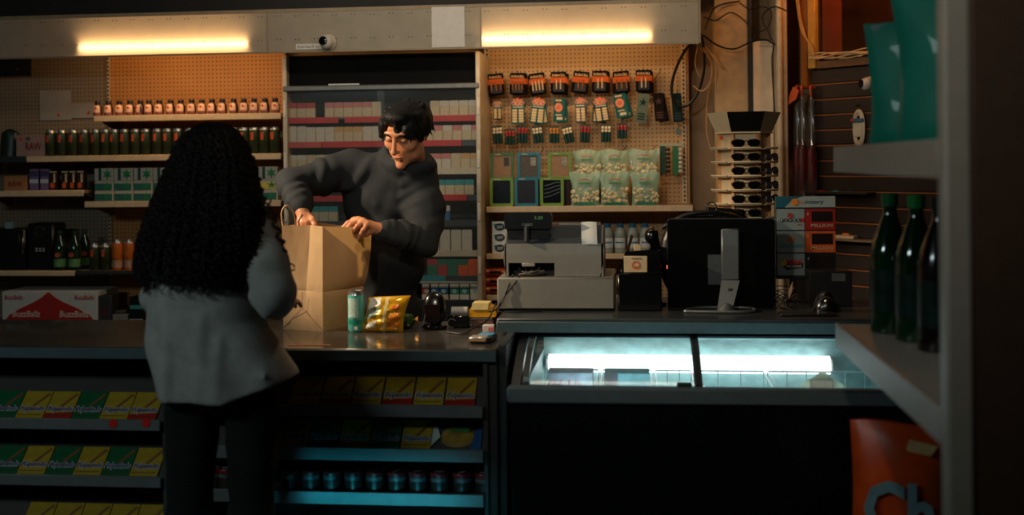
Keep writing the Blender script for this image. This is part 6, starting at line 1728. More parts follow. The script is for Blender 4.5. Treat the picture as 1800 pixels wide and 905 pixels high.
# small ledge with packets on the slatted wall, near the lottery sign
u0, z0 = SWP(1440, 336)
t = thing('wall_ledge', 'thin dark ledge on the slatted wall holding small packets', 'ledge', SW @ Vector((u0 + 0.16, 0, z0)), ang)
MB().box(-0.20, 0.22, -0.09, 0, -0.012, 0, b=0.002).build('board', M((34, 24, 20), 0.5), t)
for k, (dx, m_, lab) in enumerate(((-0.10, M((120, 44, 30), 0.5), 'tiny red packet lying on the slatted wall ledge'), (0.0, M((60, 130, 150), 0.4), 'tiny pale blue packet lying on the slatted wall ledge'), (0.09, M((40, 80, 90), 0.4), 'tiny dark teal packet at the end of the wall ledge'))):
    q = t.matrix_world
    loc = SW @ Vector((u0 + 0.16 + dx, -0.06, z0))
    o = MB().grid(lambda u, v: ((u - 0.5) * 0.06, (v - 0.5) * 0.04, 0.008 * math.sin(PI * u) * math.sin(PI * v) + 0.001), 8, 6).grid(lambda u, v: ((u - 0.5) * 0.06, (v - 0.5) * 0.04, 0), 2, 2).build('packet', m_, None)
    o.location, o.rotation_euler = loc, (0, 0, ang)
    tag(o, lab, 'packet')
u1, z1 = SWP(1455, 416)
t = thing('wall_ledge', 'lower pale-edged ledge on the slatted wall with papers', 'ledge', SW @ Vector((u1 + 0.16, 0, z1)), ang)
MB().box(-0.22, 0.22, -0.10, 0, -0.012, 0, b=0.002).build('board', M((120, 96, 74), 0.5), t)
o = boxobj('paper_stack', (-0.06, 0.06, -0.03, 0.03, 0, 0.018), M((190, 168, 136), 0.7), None, 0.002)
o.location, o.rotation_euler = SW @ Vector((u1 + 0.16, -0.05, z1)), (0, 0, ang + 0.2)
tag(o, 'small stack of pale papers on the lower wall ledge', 'papers')
o = boxobj('orange_eraser', (-0.022, 0.022, -0.012, 0.012, 0, 0.012), M((206, 110, 50), 0.6), None, 0.003)
o.location, o.rotation_euler = SW @ Vector((u1 + 0.165, -0.05, z1 + 0.018)), (0, 0, ang)
tag(o, 'little orange block lying on the pale papers', 'eraser')

# ================================================================== FOREGROUND GONDOLA AT THE RIGHT
GX, GB = 0.62, 1.12
GY0, GY1 = 2.44, 3.72
gshell = M((150, 146, 136), 0.5, noise=0.06)
t = thing('aisle_shelving', 'blurred grey aisle shelving with end panel in the right foreground', 'shelving', (0, 0, 0))
MB().box(GX + 0.055, 1.75, GY0 - 0.04, GY0, 0, 2.45, b=0.004).build('end_panel', M((70, 52, 40), 0.5, noise=0.1), t)
MB().box(GX, GX + 0.053, GY0 - 0.045, GY0 + 0.01, 0, 2.45, b=0.006).build('corner_post', gshell, t)
MB().box(GB, GB + 0.03, GY0, GY1, 0, 2.45).build('back_panel', M((110, 100, 88), 0.6), t)
for z0_, z1_ in ((1.556, 1.632), (1.000, 1.072), (0.36, 0.43)):
    d_ = MB().box(GX + 0.010, GB, GY0 + 0.012, GY1, z1_ - 0.020, z1_, b=0.002).build('shelf_deck', gshell, t)
    MB().box(GX, GX + 0.010, GY0 + 0.012, GY1, z0_, z1_ + 0.006, b=0.003).build('shelf_lip', gshell, t)
    MB().box(GX + 0.010, GB, GY1 - 0.006, GY1, z0_, z1_ - 0.02).build('end_bracket', gshell, t)
# teal pouches on the upper shelf
tealp = M((12, 120, 102), 0.5, noise=0.15, nscale=8, coat=0.12, spec=0.3)
def pouch(x, y, z, w_, h, rz, label, seed):
    t = thing('teal_pouch', label, 'pouch', (x, y, z), rz, 'teal pouches on the aisle shelf')
    def g(front):
        def q(u, v):
            th = 0.050 * math.sin(PI * u) ** 0.55 * (1 - v) ** 0.5 * min(1, v * 6 + 0.5) + 0.002
            return ((u - 0.5) * w_ * (1 - 0.10 * math.sin(PI * v * 1.3)), (-th if front else th) + 0.006 * math.sin(8 * v + 5 * u + seed) * v, h * v)
        return q
    MB().grid(g(True), 16, 14).grid(g(False), 16, 14).build('film', tealp, t, smooth=60)
    MB().box(-w_ * 0.46, w_ * 0.46, -0.008, 0.008, h * 0.93, h * 1.0, b=0.003).build('top_seal', M((16, 96, 86), 0.4), t)
    MB().prism(oval(0.014, 0.030), 0, 0.004, m=F(0.0, h * 0.60, -0.045)).build('pale_oval', M((150, 190, 170), 0.2), t)  # pale oval on the pouch front
pouch(0.78, 3.36, 1.632, 0.25, 0.36, -0.5, 'teal pouch standing in front on the upper aisle shelf', 1)
pouch(0.82, 3.10, 1.632, 0.30, 0.46, -0.6, 'teal pouch nearest the end panel on the upper aisle shelf', 4)
# dark green bottles on the lower shelf
gl = M((8, 44, 22), 0.08, noise=0.2, nscale=6, coat=0.8)
dr = M((24, 12, 10), 0.15, noise=0.2, coat=0.6)
def big_bottle(x, y, label, body, lab_m, first=None, h=0.42, s=1.3):
    t = thing('dark_bottle', label, 'bottle', (x, y, 1.072), random.uniform(-.6, .6), 'dark bottles on the aisle shelf')
    MB().lathe([(0.042 * s, 0), (0.048 * s, 0.005), (0.048 * s, h * 0.52), (0.040 * s, h * 0.66), (0.020 * s, h * 0.82), (0.016 * s, h * 0.86), (0.016 * s, h * 0.93)], 20).build('bottle_body', body, t)
    MB().lathe([(0.019 * s, h * 0.91), (0.0195 * s, h), (0.001, h)], 14).build('cap', lab_m, t)
    MB().lathe([(0.0488 * s, h * 0.16), (0.0488 * s, h * 0.46)], 20).build('label', M((6, 34, 28), 0.3, noise=0.5, nscale=20), t)
big_bottle(0.76, 3.56, 'dark green bottle at the far end of the lower aisle shelf', gl, M((20, 110, 60), 0.3))
big_bottle(0.80, 3.40, 'dark green bottle, second from the far end of the aisle shelf', gl, M((20, 140, 60), 0.3))
big_bottle(0.82, 3.22, 'dark brown bottle in the middle of the aisle shelf', dr, M((20, 20, 20), 0.3))
big_bottle(0.84, 3.05, 'dark bottle close to the end panel on the aisle shelf', dr, M((160, 110, 60), 0.3), h=0.38)
big_bottle(0.95, 3.55, 'dark bottle in the second line behind the green ones', dr, M((20, 40, 30), 0.3))
big_bottle(0.96, 3.32, 'dark bottle in the second line near the shelf middle', dr, M((14, 14, 14), 0.3), h=0.44)
# orange snack bag on the lowest shelf
t = thing('orange_snack_bag', 'big blurred orange snack bag on the lowest aisle shelf', 'snack bag', (0.775, 3.54, 0.43), -0.25)
w_, h_ = 0.285, 0.37
def ob(front):
    def q(u, v):
        th = 0.070 * math.sin(PI * u) ** 0.55 * math.sin(PI * min(1, v * 0.95 + 0.03)) ** 0.6 + 0.001
        return ((u - 0.5) * w_ * (1 - 0.05 * math.sin(PI * v)), (-th if front else th * 0.7) + 0.004 * math.sin(9 * u + 7 * v), h_ * v + 0.006 * math.sin(6 * u) * v)
    return q
MB().grid(ob(True), 18, 16).grid(ob(False), 18, 16).build('foil', M((206, 74, 14), 0.35, noise=0.25, nscale=9), t, smooth=60)
text('lettering', 'Ch', 0.20, 0.17, M((110, 146, 156), 0.4), t, F(0.0, 0.13, -0.082), bold=0.03)
MB().prism([(0.02, 0.30), (0.09, 0.29), (0.11, 0.32), (0.03, 0.335)], 0, 0.003, m=F(0, 0, -0.05)).build('pale_flash', M((206, 170, 120), 0.4), t)

# ================================================================== PEOPLE (signed distance shapes -> one continuous mesh each)
class Vol:
    def __init__(s, lo, hi, h):
        s.lo = np.array(lo, dtype=np.float32)
        s.h = h
        n = [int(math.ceil((hi[k] - lo[k]) / h)) + 1 for k in range(3)]
        ax = [s.lo[k] + h * np.arange(n[k], dtype=np.float32) for k in range(3)]
        s.X, s.Y, s.Z = np.meshgrid(*ax, indexing='ij')
        s.D = np.full(s.X.shape, 9.0, np.float32)
    def smin(s, d, k):
        if k <= 0:
            s.D = np.minimum(s.D, d)
            return
        hh = np.clip(0.5 + 0.5 * (s.D - d) / k, 0, 1)
        s.D = s.D * (1 - hh) + d * hh - k * hh * (1 - hh)
    def smax(s, d, k):
        hh = np.clip(0.5 - 0.5 * (s.D - d) / k, 0, 1)
        s.D = s.D * (1 - hh) + d * hh + k * hh * (1 - hh)
    def cone(s, a, b, ra, rb):
        a, b = np.array(a, dtype=np.float32), np.array(b, dtype=np.float32)
        ba = b - a
        L = float(ba @ ba) + 1e-9
        px, py, pz = s.X - a[0], s.Y - a[1], s.Z - a[2]
        h = np.clip((px * ba[0] + py * ba[1] + pz * ba[2]) / L, 0, 1)
        return np.sqrt((px - h * ba[0]) ** 2 + (py - h * ba[1]) ** 2 + (pz - h * ba[2]) ** 2) - (ra + (rb - ra) * h)
    def ell(s, c, r, rot=None):
        q = [s.X - c[0], s.Y - c[1], s.Z - c[2]]
        if rot is not None:
            R_ = np.array(rot.transposed(), dtype=np.float32)
            q = [R_[i][0] * q[0] + R_[i][1] * q[1] + R_[i][2] * q[2] for i in range(3)]
        k0 = np.sqrt((q[0] / r[0]) ** 2 + (q[1] / r[1]) ** 2 + (q[2] / r[2]) ** 2)
        k1 = np.sqrt((q[0] / r[0] ** 2) ** 2 + (q[1] / r[1] ** 2) ** 2 + (q[2] / r[2] ** 2) ** 2) + 1e-9
        return k0 * (k0 - 1) / k1
    def add_cone(s, a, b, ra, rb, k=0.02):
        s.smin(s.cone(a, b, ra, rb), k)
    def add_ell(s, c, r, rot=None, k=0.02):
        s.smin(s.ell(c, r, rot), k)
    def cut_ell(s, c, r, rot=None, k=0.01):
        s.smax(-s.ell(c, r, rot), k)
    def chain(s, pts, rad, k=0.015):
        for i in range(len(pts) - 1):
            s.add_cone(pts[i], pts[i + 1], rad[i], rad[i + 1], k)
    def net(s):
        D, h = s.D, s.h
        nx, ny, nz = D.shape
        S = D < 0
        c = (slice(0, -1), slice(1, None))
        cnt = np.zeros((nx - 1, ny - 1, nz - 1), np.float32)
        acc = [np.zeros_like(cnt) for _ in range(3)]
        for ax in range(3):
            for o1 in (0, 1):
                for o2 in (0, 1):
                    sl0, sl1 = [None] * 3, [None] * 3
                    others = [k for k in range(3) if k != ax]
                    sl0[ax], sl1[ax] = c[0], c[1]
                    sl0[others[0]] = sl1[others[0]] = c[o1]
                    sl0[others[1]] = sl1[others[1]] = c[o2]
                    d0, d1 = D[tuple(sl0)], D[tuple(sl1)]
                    m = S[tuple(sl0)] != S[tuple(sl1)]
                    tt = np.where(m, d0 / np.where(m, d0 - d1, 1), 0)
                    cnt += m
                    acc[ax] += tt * m
                    acc[others[0]] += o1 * m
                    acc[others[1]] += o2 * m
        act = cnt > 0
        idx = np.full(cnt.shape, -1, np.int64)
        idx[act] = np.arange(int(act.sum()))
        I = np.argwhere(act)
        V = np.stack([acc[k][act] / cnt[act] for k in range(3)], 1) + I
        V = V * h + s.lo
        faces = []
        for ax in range(3):
            o = [k for k in range(3) if k != ax]
            sl0, sl1 = [slice(None)] * 3, [slice(None)] * 3
            sl0[ax], sl1[ax] = c[0], c[1]
            e = S[tuple(sl0)] != S[tuple(sl1)]
            flip = S[tuple(sl0)]
            E_ = np.argwhere(e)
            good = (E_[:, o[0]] > 0) & (E_[:, o[1]] > 0) & (E_[:, o[0]] < D.shape[o[0]] - 1) & (E_[:, o[1]] < D.shape[o[1]] - 1)
            E_ = E_[good]
            fl = flip[tuple(E_.T)]
            def cell(a, b):
                q = E_.copy()
                q[:, o[0]] -= a
                q[:, o[1]] -= b
                return idx[tuple(q.T)]
            Q = np.stack([cell(1, 1), cell(0, 1), cell(0, 0), cell(1, 0)], 1)
            if ax == 1:
                fl = ~fl
            Q[~fl] = Q[~fl][:, ::-1]
            faces.append(Q)
        Fc = np.concatenate(faces)
        return V, Fc
def net_mesh(name, parts, mat, parent, relax=1, largest=False):
    vs_, fs_, off = [], [], 0
    for V, Fc in parts:
        if largest:
            lab = np.arange(len(V))
            while True:
                mn = lab[Fc].min(1)
                new = lab.copy()
                for k in range(4):
                    np.minimum.at(new, Fc[:, k], mn)
                new = new[new]
                if (new == lab).all():
                    break
                lab = new
            ids, n_ = np.unique(lab, return_counts=True)
            keep = lab == ids[n_.argmax()]
            mp = np.cumsum(keep) - 1
            Fc = mp[Fc[keep[Fc[:, 0]]]]
            V = V[keep]
        if relax:
            for _ in range(relax):
                A_ = np.zeros_like(V)
                n_ = np.zeros(len(V))
                for a, b in ((0, 1), (1, 2), (2, 3), (3, 0)):
                    np.add.at(A_, Fc[:, a], V[Fc[:, b]])
                    np.add.at(A_, Fc[:, b], V[Fc[:, a]])
                    np.add.at(n_, Fc[:, a], 1)
                    np.add.at(n_, Fc[:, b], 1)
                V = V * 0.5 + 0.5 * A_ / n_[:, None]
        vs_.append(V)
        fs_.append(Fc + off)
        off += len(V)
    V, Fc = np.concatenate(vs_), np.concatenate(fs_)
    me = bpy.data.meshes.new(name)
    me.vertices.add(len(V))
    me.vertices.foreach_set('co', V.astype(np.float32).ravel())
    me.loops.add(Fc.size)
    me.loops.foreach_set('vertex_index', Fc.astype(np.int32).ravel())
    me.polygons.add(len(Fc))
    me.polygons.foreach_set('loop_start', np.arange(0, Fc.size, 4, dtype=np.int32))
    me.polygons.foreach_set('loop_total', np.full(len(Fc), 4, dtype=np.int32))
    me.update(calc_edges=True)
    me.polygons.foreach_set('use_smooth', [True] * len(Fc))
    return obj(name, me, mat, parent)
def V3(v):
    return np.array(v[:], dtype=np.float32)

def skin_material(name, col):
    m = bpy.data.materials.new(name)
    m.use_nodes = True
    nt = m.node_tree
    b = nt.nodes['Principled BSDF']
    b.inputs['Roughness'].default_value = 0.42
    b.inputs['Subsurface Weight'].default_value = 0.15
    b.inputs['Subsurface Radius'].default_value = (0.012, 0.005, 0.003)
    n = nt.nodes.new('ShaderNodeTexNoise')
    n.inputs['Scale'].default_value = 28
    n.inputs['Detail'].default_value = 6
    tc = nt.nodes.new('ShaderNodeTexCoord')
    nt.links.new(tc.outputs['Object'], n.inputs['Vector'])
    cr = nt.nodes.new('ShaderNodeValToRGB')
    L = lin(col)
    cr.color_ramp.elements[0].color = (L[0] * 0.85, L[1] * 0.78, L[2] * 0.74, 1)
    cr.color_ramp.elements[1].color = (min(1, L[0] * 1.12), L[1] * 1.08, L[2] * 1.05, 1)
    cr.color_ramp.elements[0].position, cr.color_ramp.elements[1].position = 0.3, 0.7
    nt.links.new(n.outputs['Fac'], cr.inputs[0])
    nt.links.new(cr.outputs[0], b.inputs['Base Color'])
    return m

# head in its own frame: face looks along -y, x to the viewer's right, z up; HEADH metres tall
def head_sdf(v, Mh, female=False):
    R3 = Mh.to_3x3()
    def w_(x, y, z):
        return V3(Mh @ Vector((x, y, z)))
    s = 0.97 if female else 1.0
    def E(c, r, k, rot=None):
        rr = R3 if rot is None else R3 @ rot
        v.add_ell(w_(*[q * s for q in c]), [q * s for q in r], rr, k)
    E((0, 0.012, 0.035), (0.075, 0.095, 0.085), 0.01)              # cranium
    E((0, -0.030, -0.005), (0.066, 0.062, 0.085), 0.03)            # face mass
    E((0, -0.045, -0.070), (0.046, 0.044, 0.046), 0.03)            # jaw
    E((0, -0.078, -0.098), (0.022, 0.018, 0.018), 0.022)           # chin
    for sx in (-1, 1):
        E((sx * 0.043, -0.056, -0.014), (0.024, 0.024, 0.018), 0.035)   # cheekbone
        E((sx * 0.050, -0.015, -0.062), (0.020, 0.034, 0.030), 0.03)   # jaw corner
    E((0, -0.086, 0.046), (0.052, 0.016, 0.016), 0.02)             # brow ridge
    for sx in (-1, 1):                                              # eye sockets
        v.cut_ell(w_(sx * 0.031 * s, -0.104 * s, 0.020 * s), [0.022, 0.014, 0.012], R3, 0.018)
        E((sx * 0.031, -0.0795, 0.019), (0.0150, 0.0130, 0.0110), 0.008)  # lids over the eyeballs
    # nose
    v.add_cone(w_(0, -0.093 * s, 0.030 * s), w_(0, -0.116 * s, -0.018 * s), 0.0085, 0.0115, 0.012)
    E((0, -0.116, -0.022), (0.0125, 0.0120, 0.0105), 0.008)
    for sx in (-1, 1):
        E((sx * 0.0125, -0.103, -0.025), (0.0085, 0.0105, 0.0078), 0.007)
    # lips
    E((0, -0.098, -0.050), (0.024, 0.0095, 0.0058), 0.006)
    E((0, -0.096, -0.0615), (0.021, 0.0095, 0.0066), 0.006)
    v.cut_ell(w_(0, -0.109 * s, -0.0558 * s), [0.026, 0.010, 0.0016], R3, 0.003)
    # ears
    for sx in (-1, 1):
        E((sx * 0.079, 0.012, 0.000), (0.010, 0.020, 0.033), 0.006, Matrix.Rotation(sx * 0.30, 3, 'Z'))
        v.cut_ell(w_(sx * 0.090 * s, 0.008 * s, 0.003 * s), [0.007, 0.011, 0.020], R3, 0.004)

def hand_sdf(v, wrist, knuckles, fingers, thumb, palm_r=0.016):
    """wrist point, four knuckle points, four finger chains (after the knuckle), thumb chain"""
    wr = V3(wrist)
    ks = [V3(k) for k in knuckles]
    for k in ks:
        v.add_cone(wr, k, palm_r + 0.004, 0.0125, 0.012)
    for i in range(3):
        v.add_cone(ks[i], ks[i + 1], 0.0125, 0.0125, 0.008)
    for i, ch in enumerate(fingers):
        pts = [ks[i]] + [V3(q) for q in ch]
        rs_ = [0.0105, 0.0095, 0.0085, 0.0075][:len(pts)]
        if i == 3:
            rs_ = [q * 0.88 for q in rs_]
        for a in range(len(pts) - 1):
            v.smin(v.cone(pts[a], pts[a + 1], rs_[a], rs_[a + 1]), 0.004)
    th = [V3(q) for q in thumb]
    rs_ = [0.014, 0.0125, 0.0105, 0.009]
    for a in range(len(th) - 1):
        v.smin(v.cone(th[a], th[a + 1], rs_[a], rs_[a + 1]), 0.006)

def ridge(v, pts, amp, w_):
    """raise a soft fold along a polyline"""
    d = None
    for a, b in zip(pts[:-1], pts[1:]):
        q = v.cone(V3(a), V3(b), 0, 0)
        d = q if d is None else np.minimum(d, q)
    v.D -= (amp * np.exp(-(d / w_) ** 2)).astype(np.float32)
def folds(v, amp, fx, seed=0.0):
    """soft cloth folds: a few slanted waves added to the distance"""
    w1 = np.sin(fx * (v.X * 0.8 + v.Z * 1.1) + 3.0 * np.sin(9 * v.Z + seed))
    w2 = np.sin(fx * 1.7 * (v.X * -0.6 + v.Z * 0.8 + v.Y * 0.4) + 2.0 * np.sin(11 * v.X + seed * 2))
    v.D += (amp * (0.6 * w1 + 0.4 * w2)).astype(np.float32)

# ------------------------------------------------------------------ the clerk
clerk = thing('person', 'man in a dark grey hoodie packing a paper bag behind the counter', 'person', (XX(690, 4.85, 500), 4.87, 0))
CW = clerk.location.copy()
skin = skin_material('warm_skin', (206, 140, 100))
hood_m = M((27, 31, 34), 0.85, noise=0.12, nscale=40, bump=0.25, bscale=500)
Mh = Matrix.Translation(P(713, 236, 4.70)) @ Matrix.Rotation(0.10, 4, 'Y') @ Matrix.Rotation(-0.24, 4, 'Z') @ Matrix.Rotation(0.52, 4, 'X') @ Matrix.Scale(1.06, 4)
# joints
nk = P(722, 292, 4.80)
sR, eR, wR = P(618, 298, 4.84), P(514, 322, 4.68), P(531, 370, 4.53)
sL, eL, wL = P(736, 322, 4.83), P(745, 424, 4.70), P(668, 404, 4.56)
chest, belly, hip = P(682, 352, 4.88), P(672, 450, 4.89), P(668, 560, 4.90)
lo = [min(q[k] for q in (sR, eR, wR, sL, eL, wL, nk, chest, belly)) - 0.13 for k in range(3)]
hi = [max(q[k] for q in (sR, eR, wR, sL, eL, wL, nk, chest, belly)) + 0.14 for k in range(3)]
lo[2] = 0.86
def offs(V, c):
    return V - np.array(c[:])
# skin: head and neck fine, hands fine, simple torso and arms inside the clothes
hv = Vol([Mh.translation.x - 0.15, Mh.translation.y - 0.17, Mh.translation.z - 0.20], [Mh.translation.x + 0.15, Mh.translation.y + 0.20, Mh.translation.z + 0.16], 0.0036)
hv.add_cone(V3(nk + Vector((0, 0.01, -0.03))), V3(Mh @ Vector((0, 0.03, -0.03))), 0.066, 0.056, 0.02)
head_sdf(hv, Mh)
hvm = hv.net()
body = Vol(lo, hi, 0.014)
body.add_cone(V3(nk + Vector((0, 0.02, -0.05))), V3(chest + Vector((0, 0.03, 0))), 0.05, 0.075, 0.03)
body.add_cone(V3(chest + Vector((0, 0.03, 0))), V3(belly + Vector((0, 0.02, 0))), 0.075, 0.085, 0.03)
body.add_cone(V3(belly + Vector((0, 0.02, 0))), V3(hip), 0.085, 0.09, 0.03)
for a, b, c in ((sR, eR, wR), (sL, eL, wL)):
    body.add_cone(V3(chest + Vector((0, 0.03, 0.03))), V3(a), 0.06, 0.045, 0.03)
    body.add_cone(V3(a), V3(b), 0.052, 0.042, 0.02)
    body.add_cone(V3(b), V3(c), 0.042, 0.028, 0.02)
bm_ = body.net()
# right hand (viewer's left) reaching down into the bag
kR = [P(527, 389, 4.505), P(533, 391, 4.495), P(539.5, 391, 4.495), P(545, 388, 4.505)]
fR = [[P(525, 401, 4.495), P(524, 410, 4.495), P(524, 417, 4.50)], [P(531, 404, 4.485), P(531, 414, 4.485), P(531, 421, 4.49)], [P(539, 404, 4.485), P(540, 413, 4.485), P(540, 420, 4.49)], [P(547, 399, 4.497), P(548, 407, 4.497), P(548, 412, 4.50)]]
tR = [P(540, 377, 4.52), P(549, 386, 4.50), P(553, 395, 4.49), P(554, 403, 4.485)]
hb = Vol([P(505, 380, 4.5).x, 4.42, P(530, 430, 4.5).z], [P(570, 380, 4.5).x, 4.62, P(530, 352, 4.5).z], 0.0032)
hb.add_cone(V3(wR + (wR - eR) * -0.25), V3(wR), 0.033, 0.028, 0.01)
hand_sdf(hb, wR, kR, fR, tR)
hR = hb.net()
# left hand curling over the far edge of the bag
kL = [P(622, 387, 4.525), P(630, 386.5, 4.52), P(638, 389, 4.515), P(645, 394, 4.51)]
fL = [[P(611, 392, 4.515), P(603, 400, 4.515), P(597, 407, 4.52)], [P(617, 394, 4.50), P(610, 401, 4.50), P(606, 408, 4.51)], [P(628, 397, 4.492), P(622, 405, 4.495), P(618, 412, 4.51)], [P(638, 404, 4.490), P(633, 413, 4.492), P(630, 420, 4.50)]]
tL = [P(655, 405, 4.535), P(643, 411, 4.53), P(634, 414, 4.535), P(627, 414, 4.54)]
hb = Vol([P(588, 400, 4.5).x, 4.45, P(630, 436, 4.5).z], [P(690, 400, 4.5).x, 4.63, P(630, 372, 4.5).z], 0.0032)
hb.add_cone(V3(wL + (eL - wL) * 0.25), V3(wL), 0.032, 0.027, 0.01)
hand_sdf(hb, wL, kL, fL, tL)
hL = hb.net()
c_ = np.array(CW[:])
net_mesh('body', [(q[0] - c_, q[1]) for q in (hvm, bm_, hR, hL)], skin, clerk)
# hoodie
hv2 = Vol(lo, hi, 0.0075)
hv2.add_ell(V3(chest + Vector((0.0, 0.0, 0.02))), [0.205, 0.135, 0.17], None, 0.01)
hv2.add_ell(V3(belly), [0.190, 0.140, 0.22], None, 0.06)
hv2.add_ell(V3(hip + Vector((0, 0, 0.02))), [0.185, 0.150, 0.16], None, 0.06)
hv2.add_cone(V3(nk + Vector((-0.01, 0.02, -0.02))), V3(sR + Vector((0.03, 0, 0.0))), 0.080, 0.078, 0.05)
hv2.add_cone(V3(nk + Vector((0.0, 0.02, -0.03))), V3(sL), 0.075, 0.078, 0.05)
hv2.chain([V3(sR), V3(sR.lerp(eR, 0.5) + Vector((0, 0, -0.004))), V3(eR)], [0.088, 0.076, 0.068], 0.035)
hv2.chain([V3(eR), V3(eR.lerp(wR, 0.55)), V3(wR + (eR - wR) * 0.10)], [0.066, 0.056, 0.043], 0.02)
hv2.chain([V3(sL), V3(sL.lerp(eL, 0.5) + Vector((0.022, 0, 0))), V3(eL)], [0.086, 0.078, 0.066], 0.035)
hv2.chain([V3(eL), V3(eL.lerp(wL, 0.55)), V3(wL + (eL - wL) * 0.10)], [0.064, 0.054, 0.041], 0.02)
# sleeve bunching rings
for a, b in ((eR, wR), (eL, wL)):
    for f_ in (0.52, 0.68, 0.83):
        q = a.lerp(b, f_)
        hv2.add_cone(V3(q + Vector((0.004, 0, 0))), V3(q - Vector((0.004, 0, 0))), 0.050 - 0.010 * (f_ - 0.5) * 2 + 0.004, 0.050 - 0.010 * (f_ - 0.5) * 2 + 0.004, 0.012)
# shoulder blade side, hood roll round the neck
for i in range(22):
    a = 2 * PI * i / 22
    q = nk + Vector((0.086 * math.cos(a) - 0.010, 0.078 * math.sin(a) + 0.002, 0.026 + 0.026 * math.sin(a) - 0.022 * math.cos(a)))
    hv2.add_cone(V3(q), V3(q + Vector((0.001, 0, 0.006))), 0.027 + 0.010 * max(0, math.sin(a)), 0.022, 0.022)
hv2.add_ell(V3(nk + Vector((0.02, 0.085, 0.0))), [0.085, 0.05, 0.06], None, 0.03)
hv2.add_cone(V3(nk + Vector((-0.10, 0.02, 0.055))), V3(nk + Vector((-0.06, 0.06, 0.075))), 0.034, 0.034, 0.03)
folds(hv2, 0.0062, 30, 0.7)
def arm_folds(v, a, b, rad, amp, n, ph):
    a_, b_ = V3(a), V3(b)
    ba = b_ - a_
    px_, py_, pz_ = v.X - a_[0], v.Y - a_[1], v.Z - a_[2]
    tt = (px_ * ba[0] + py_ * ba[1] + pz_ * ba[2]) / float(ba @ ba)
    d = v.cone(a_, b_, rad, rad)
    wgt = np.clip(1 - np.abs(d) / 0.035, 0, 1) * np.clip(1.1 - np.abs(tt - 0.5) * 2, 0, 1)
    v.D += (amp * wgt * np.sin(2 * PI * n * tt + ph + 1.6 * np.sin(30 * (v.X + v.Y - v.Z)))).astype(np.float32)
arm_folds(hv2, sR, eR, 0.076, 0.006, 3.0, 0.5)
arm_folds(hv2, eR, wR, 0.055, 0.006, 3.5, 1.0)
arm_folds(hv2, sL, eL, 0.076, 0.006, 3.5, 0.0)
arm_folds(hv2, eL, wL, 0.054, 0.006, 4.5, 2.0)
# drape lines from the neck and from the raised arm
for a, b, r_ in ((P(650, 262, 4.74), P(705, 322, 4.72), 0.012), (P(758, 290, 4.78), P(705, 325, 4.72), 0.010), (P(700, 300, 4.72), P(690, 345, 4.74), 0.008), (P(690, 400, 4.74), P(755, 345, 4.74), 0.010), (P(680, 425, 4.74), P(750, 375, 4.72), 0.008), (P(640, 300, 4.74), P(600, 345, 4.76), 0.012), (P(650, 275, 4.76), P(625, 330, 4.75), 0.010), (P(765, 340, 4.76), P(735, 390, 4.74), 0.012), (P(720, 400, 4.72), P(700, 470, 4.75), 0.011), (P(610, 330, 4.74), P(600, 400, 4.78), 0.010), (P(660, 360, 4.735), P(640, 440, 4.75), 0.009)):
    ridge(hv2, (a, b), r_ * 0.8, 0.020)
# open the neck
hv2.smax(-hv2.cone(V3(nk + Vector((-0.008, -0.004, -0.015))), V3(nk + Vector((-0.02, -0.03, 0.12))), 0.060, 0.080), 0.012)
hm_ = hv2.net()
net_mesh('hoodie', [(hm_[0] - c_, hm_[1])], hood_m, clerk, largest=True)
# trousers and shoes (behind the counter)
tv = Vol([hip.x - 0.24, 4.68, 0.03], [hip.x + 0.24, 5.1, 1.0], 0.012)
tv.add_ell(V3((hip.x, 4.90, 0.92)), [0.165, 0.13, 0.12], None, 0.03)
for s_ in (-1, 1):
    tv.chain([V3((hip.x + s_ * 0.085, 4.90, 0.88)), V3((hip.x + s_ * 0.10, 4.885, 0.48)), V3((hip.x + s_ * 0.11, 4.91, 0.09))], [0.095, 0.072, 0.058], 0.03)
q = tv.net()
net_mesh('trousers', [(q[0] - c_, q[1])], M((24, 26, 32), 0.85), clerk)
for s_ in (-1, 1):
    MB().grid(lambda u, v: (s_ * 0.11 + hip.x - CW.x + 0.045 * math.cos(2 * PI * u) * math.sin(PI * v) ** 0.6, 4.88 - CW.y + 0.13 * math.sin(2 * PI * u) * math.sin(PI * v) ** 0.6, max(0.0, 0.045 - 0.05 * math.cos(PI * v)) * (1 - 0.3 * max(0, -math.sin(2 * PI * u)))), 16, 8).build('shoe', M((20, 20, 20), 0.5), clerk)
# face details
hairm = M((11, 9, 8), 0.6, noise=0.4, nscale=40, spec=0.25, bump=0.8, bscale=90)
ho = T(-CW.x, -CW.y, -CW.z) @ Mh
for s_ in (-1, 1):
    MB().tube([(s_ * 0.013, -0.100, 0.040), (s_ * 0.026, -0.1005, 0.046), (s_ * 0.040, -0.094, 0.045), (s_ * 0.051, -0.082, 0.038)], [0.0028, 0.0040, 0.0036, 0.0015], 6, m=ho).build('eyebrow', hairm, clerk)
    MB().tube([(s_ * 0.017, -0.0870, 0.0155), (s_ * 0.024, -0.0910, 0.0125), (s_ * 0.032, -0.0922, 0.0112), (s_ * 0.040, -0.0895, 0.0125), (s_ * 0.047, -0.083, 0.0155)], 0.0013, 5, m=ho).build('eyelash_line', M((20, 12, 10), 0.6), clerk)
MB().tube([(-0.022, -0.1005, -0.0555), (-0.010, -0.1055, -0.0545), (0, -0.1065, -0.0555), (0.010, -0.1055, -0.0545), (0.022, -0.1005, -0.0555)], 0.0016, 5, m=ho).build('lip_line', M((110, 56, 44), 0.6), clerk)
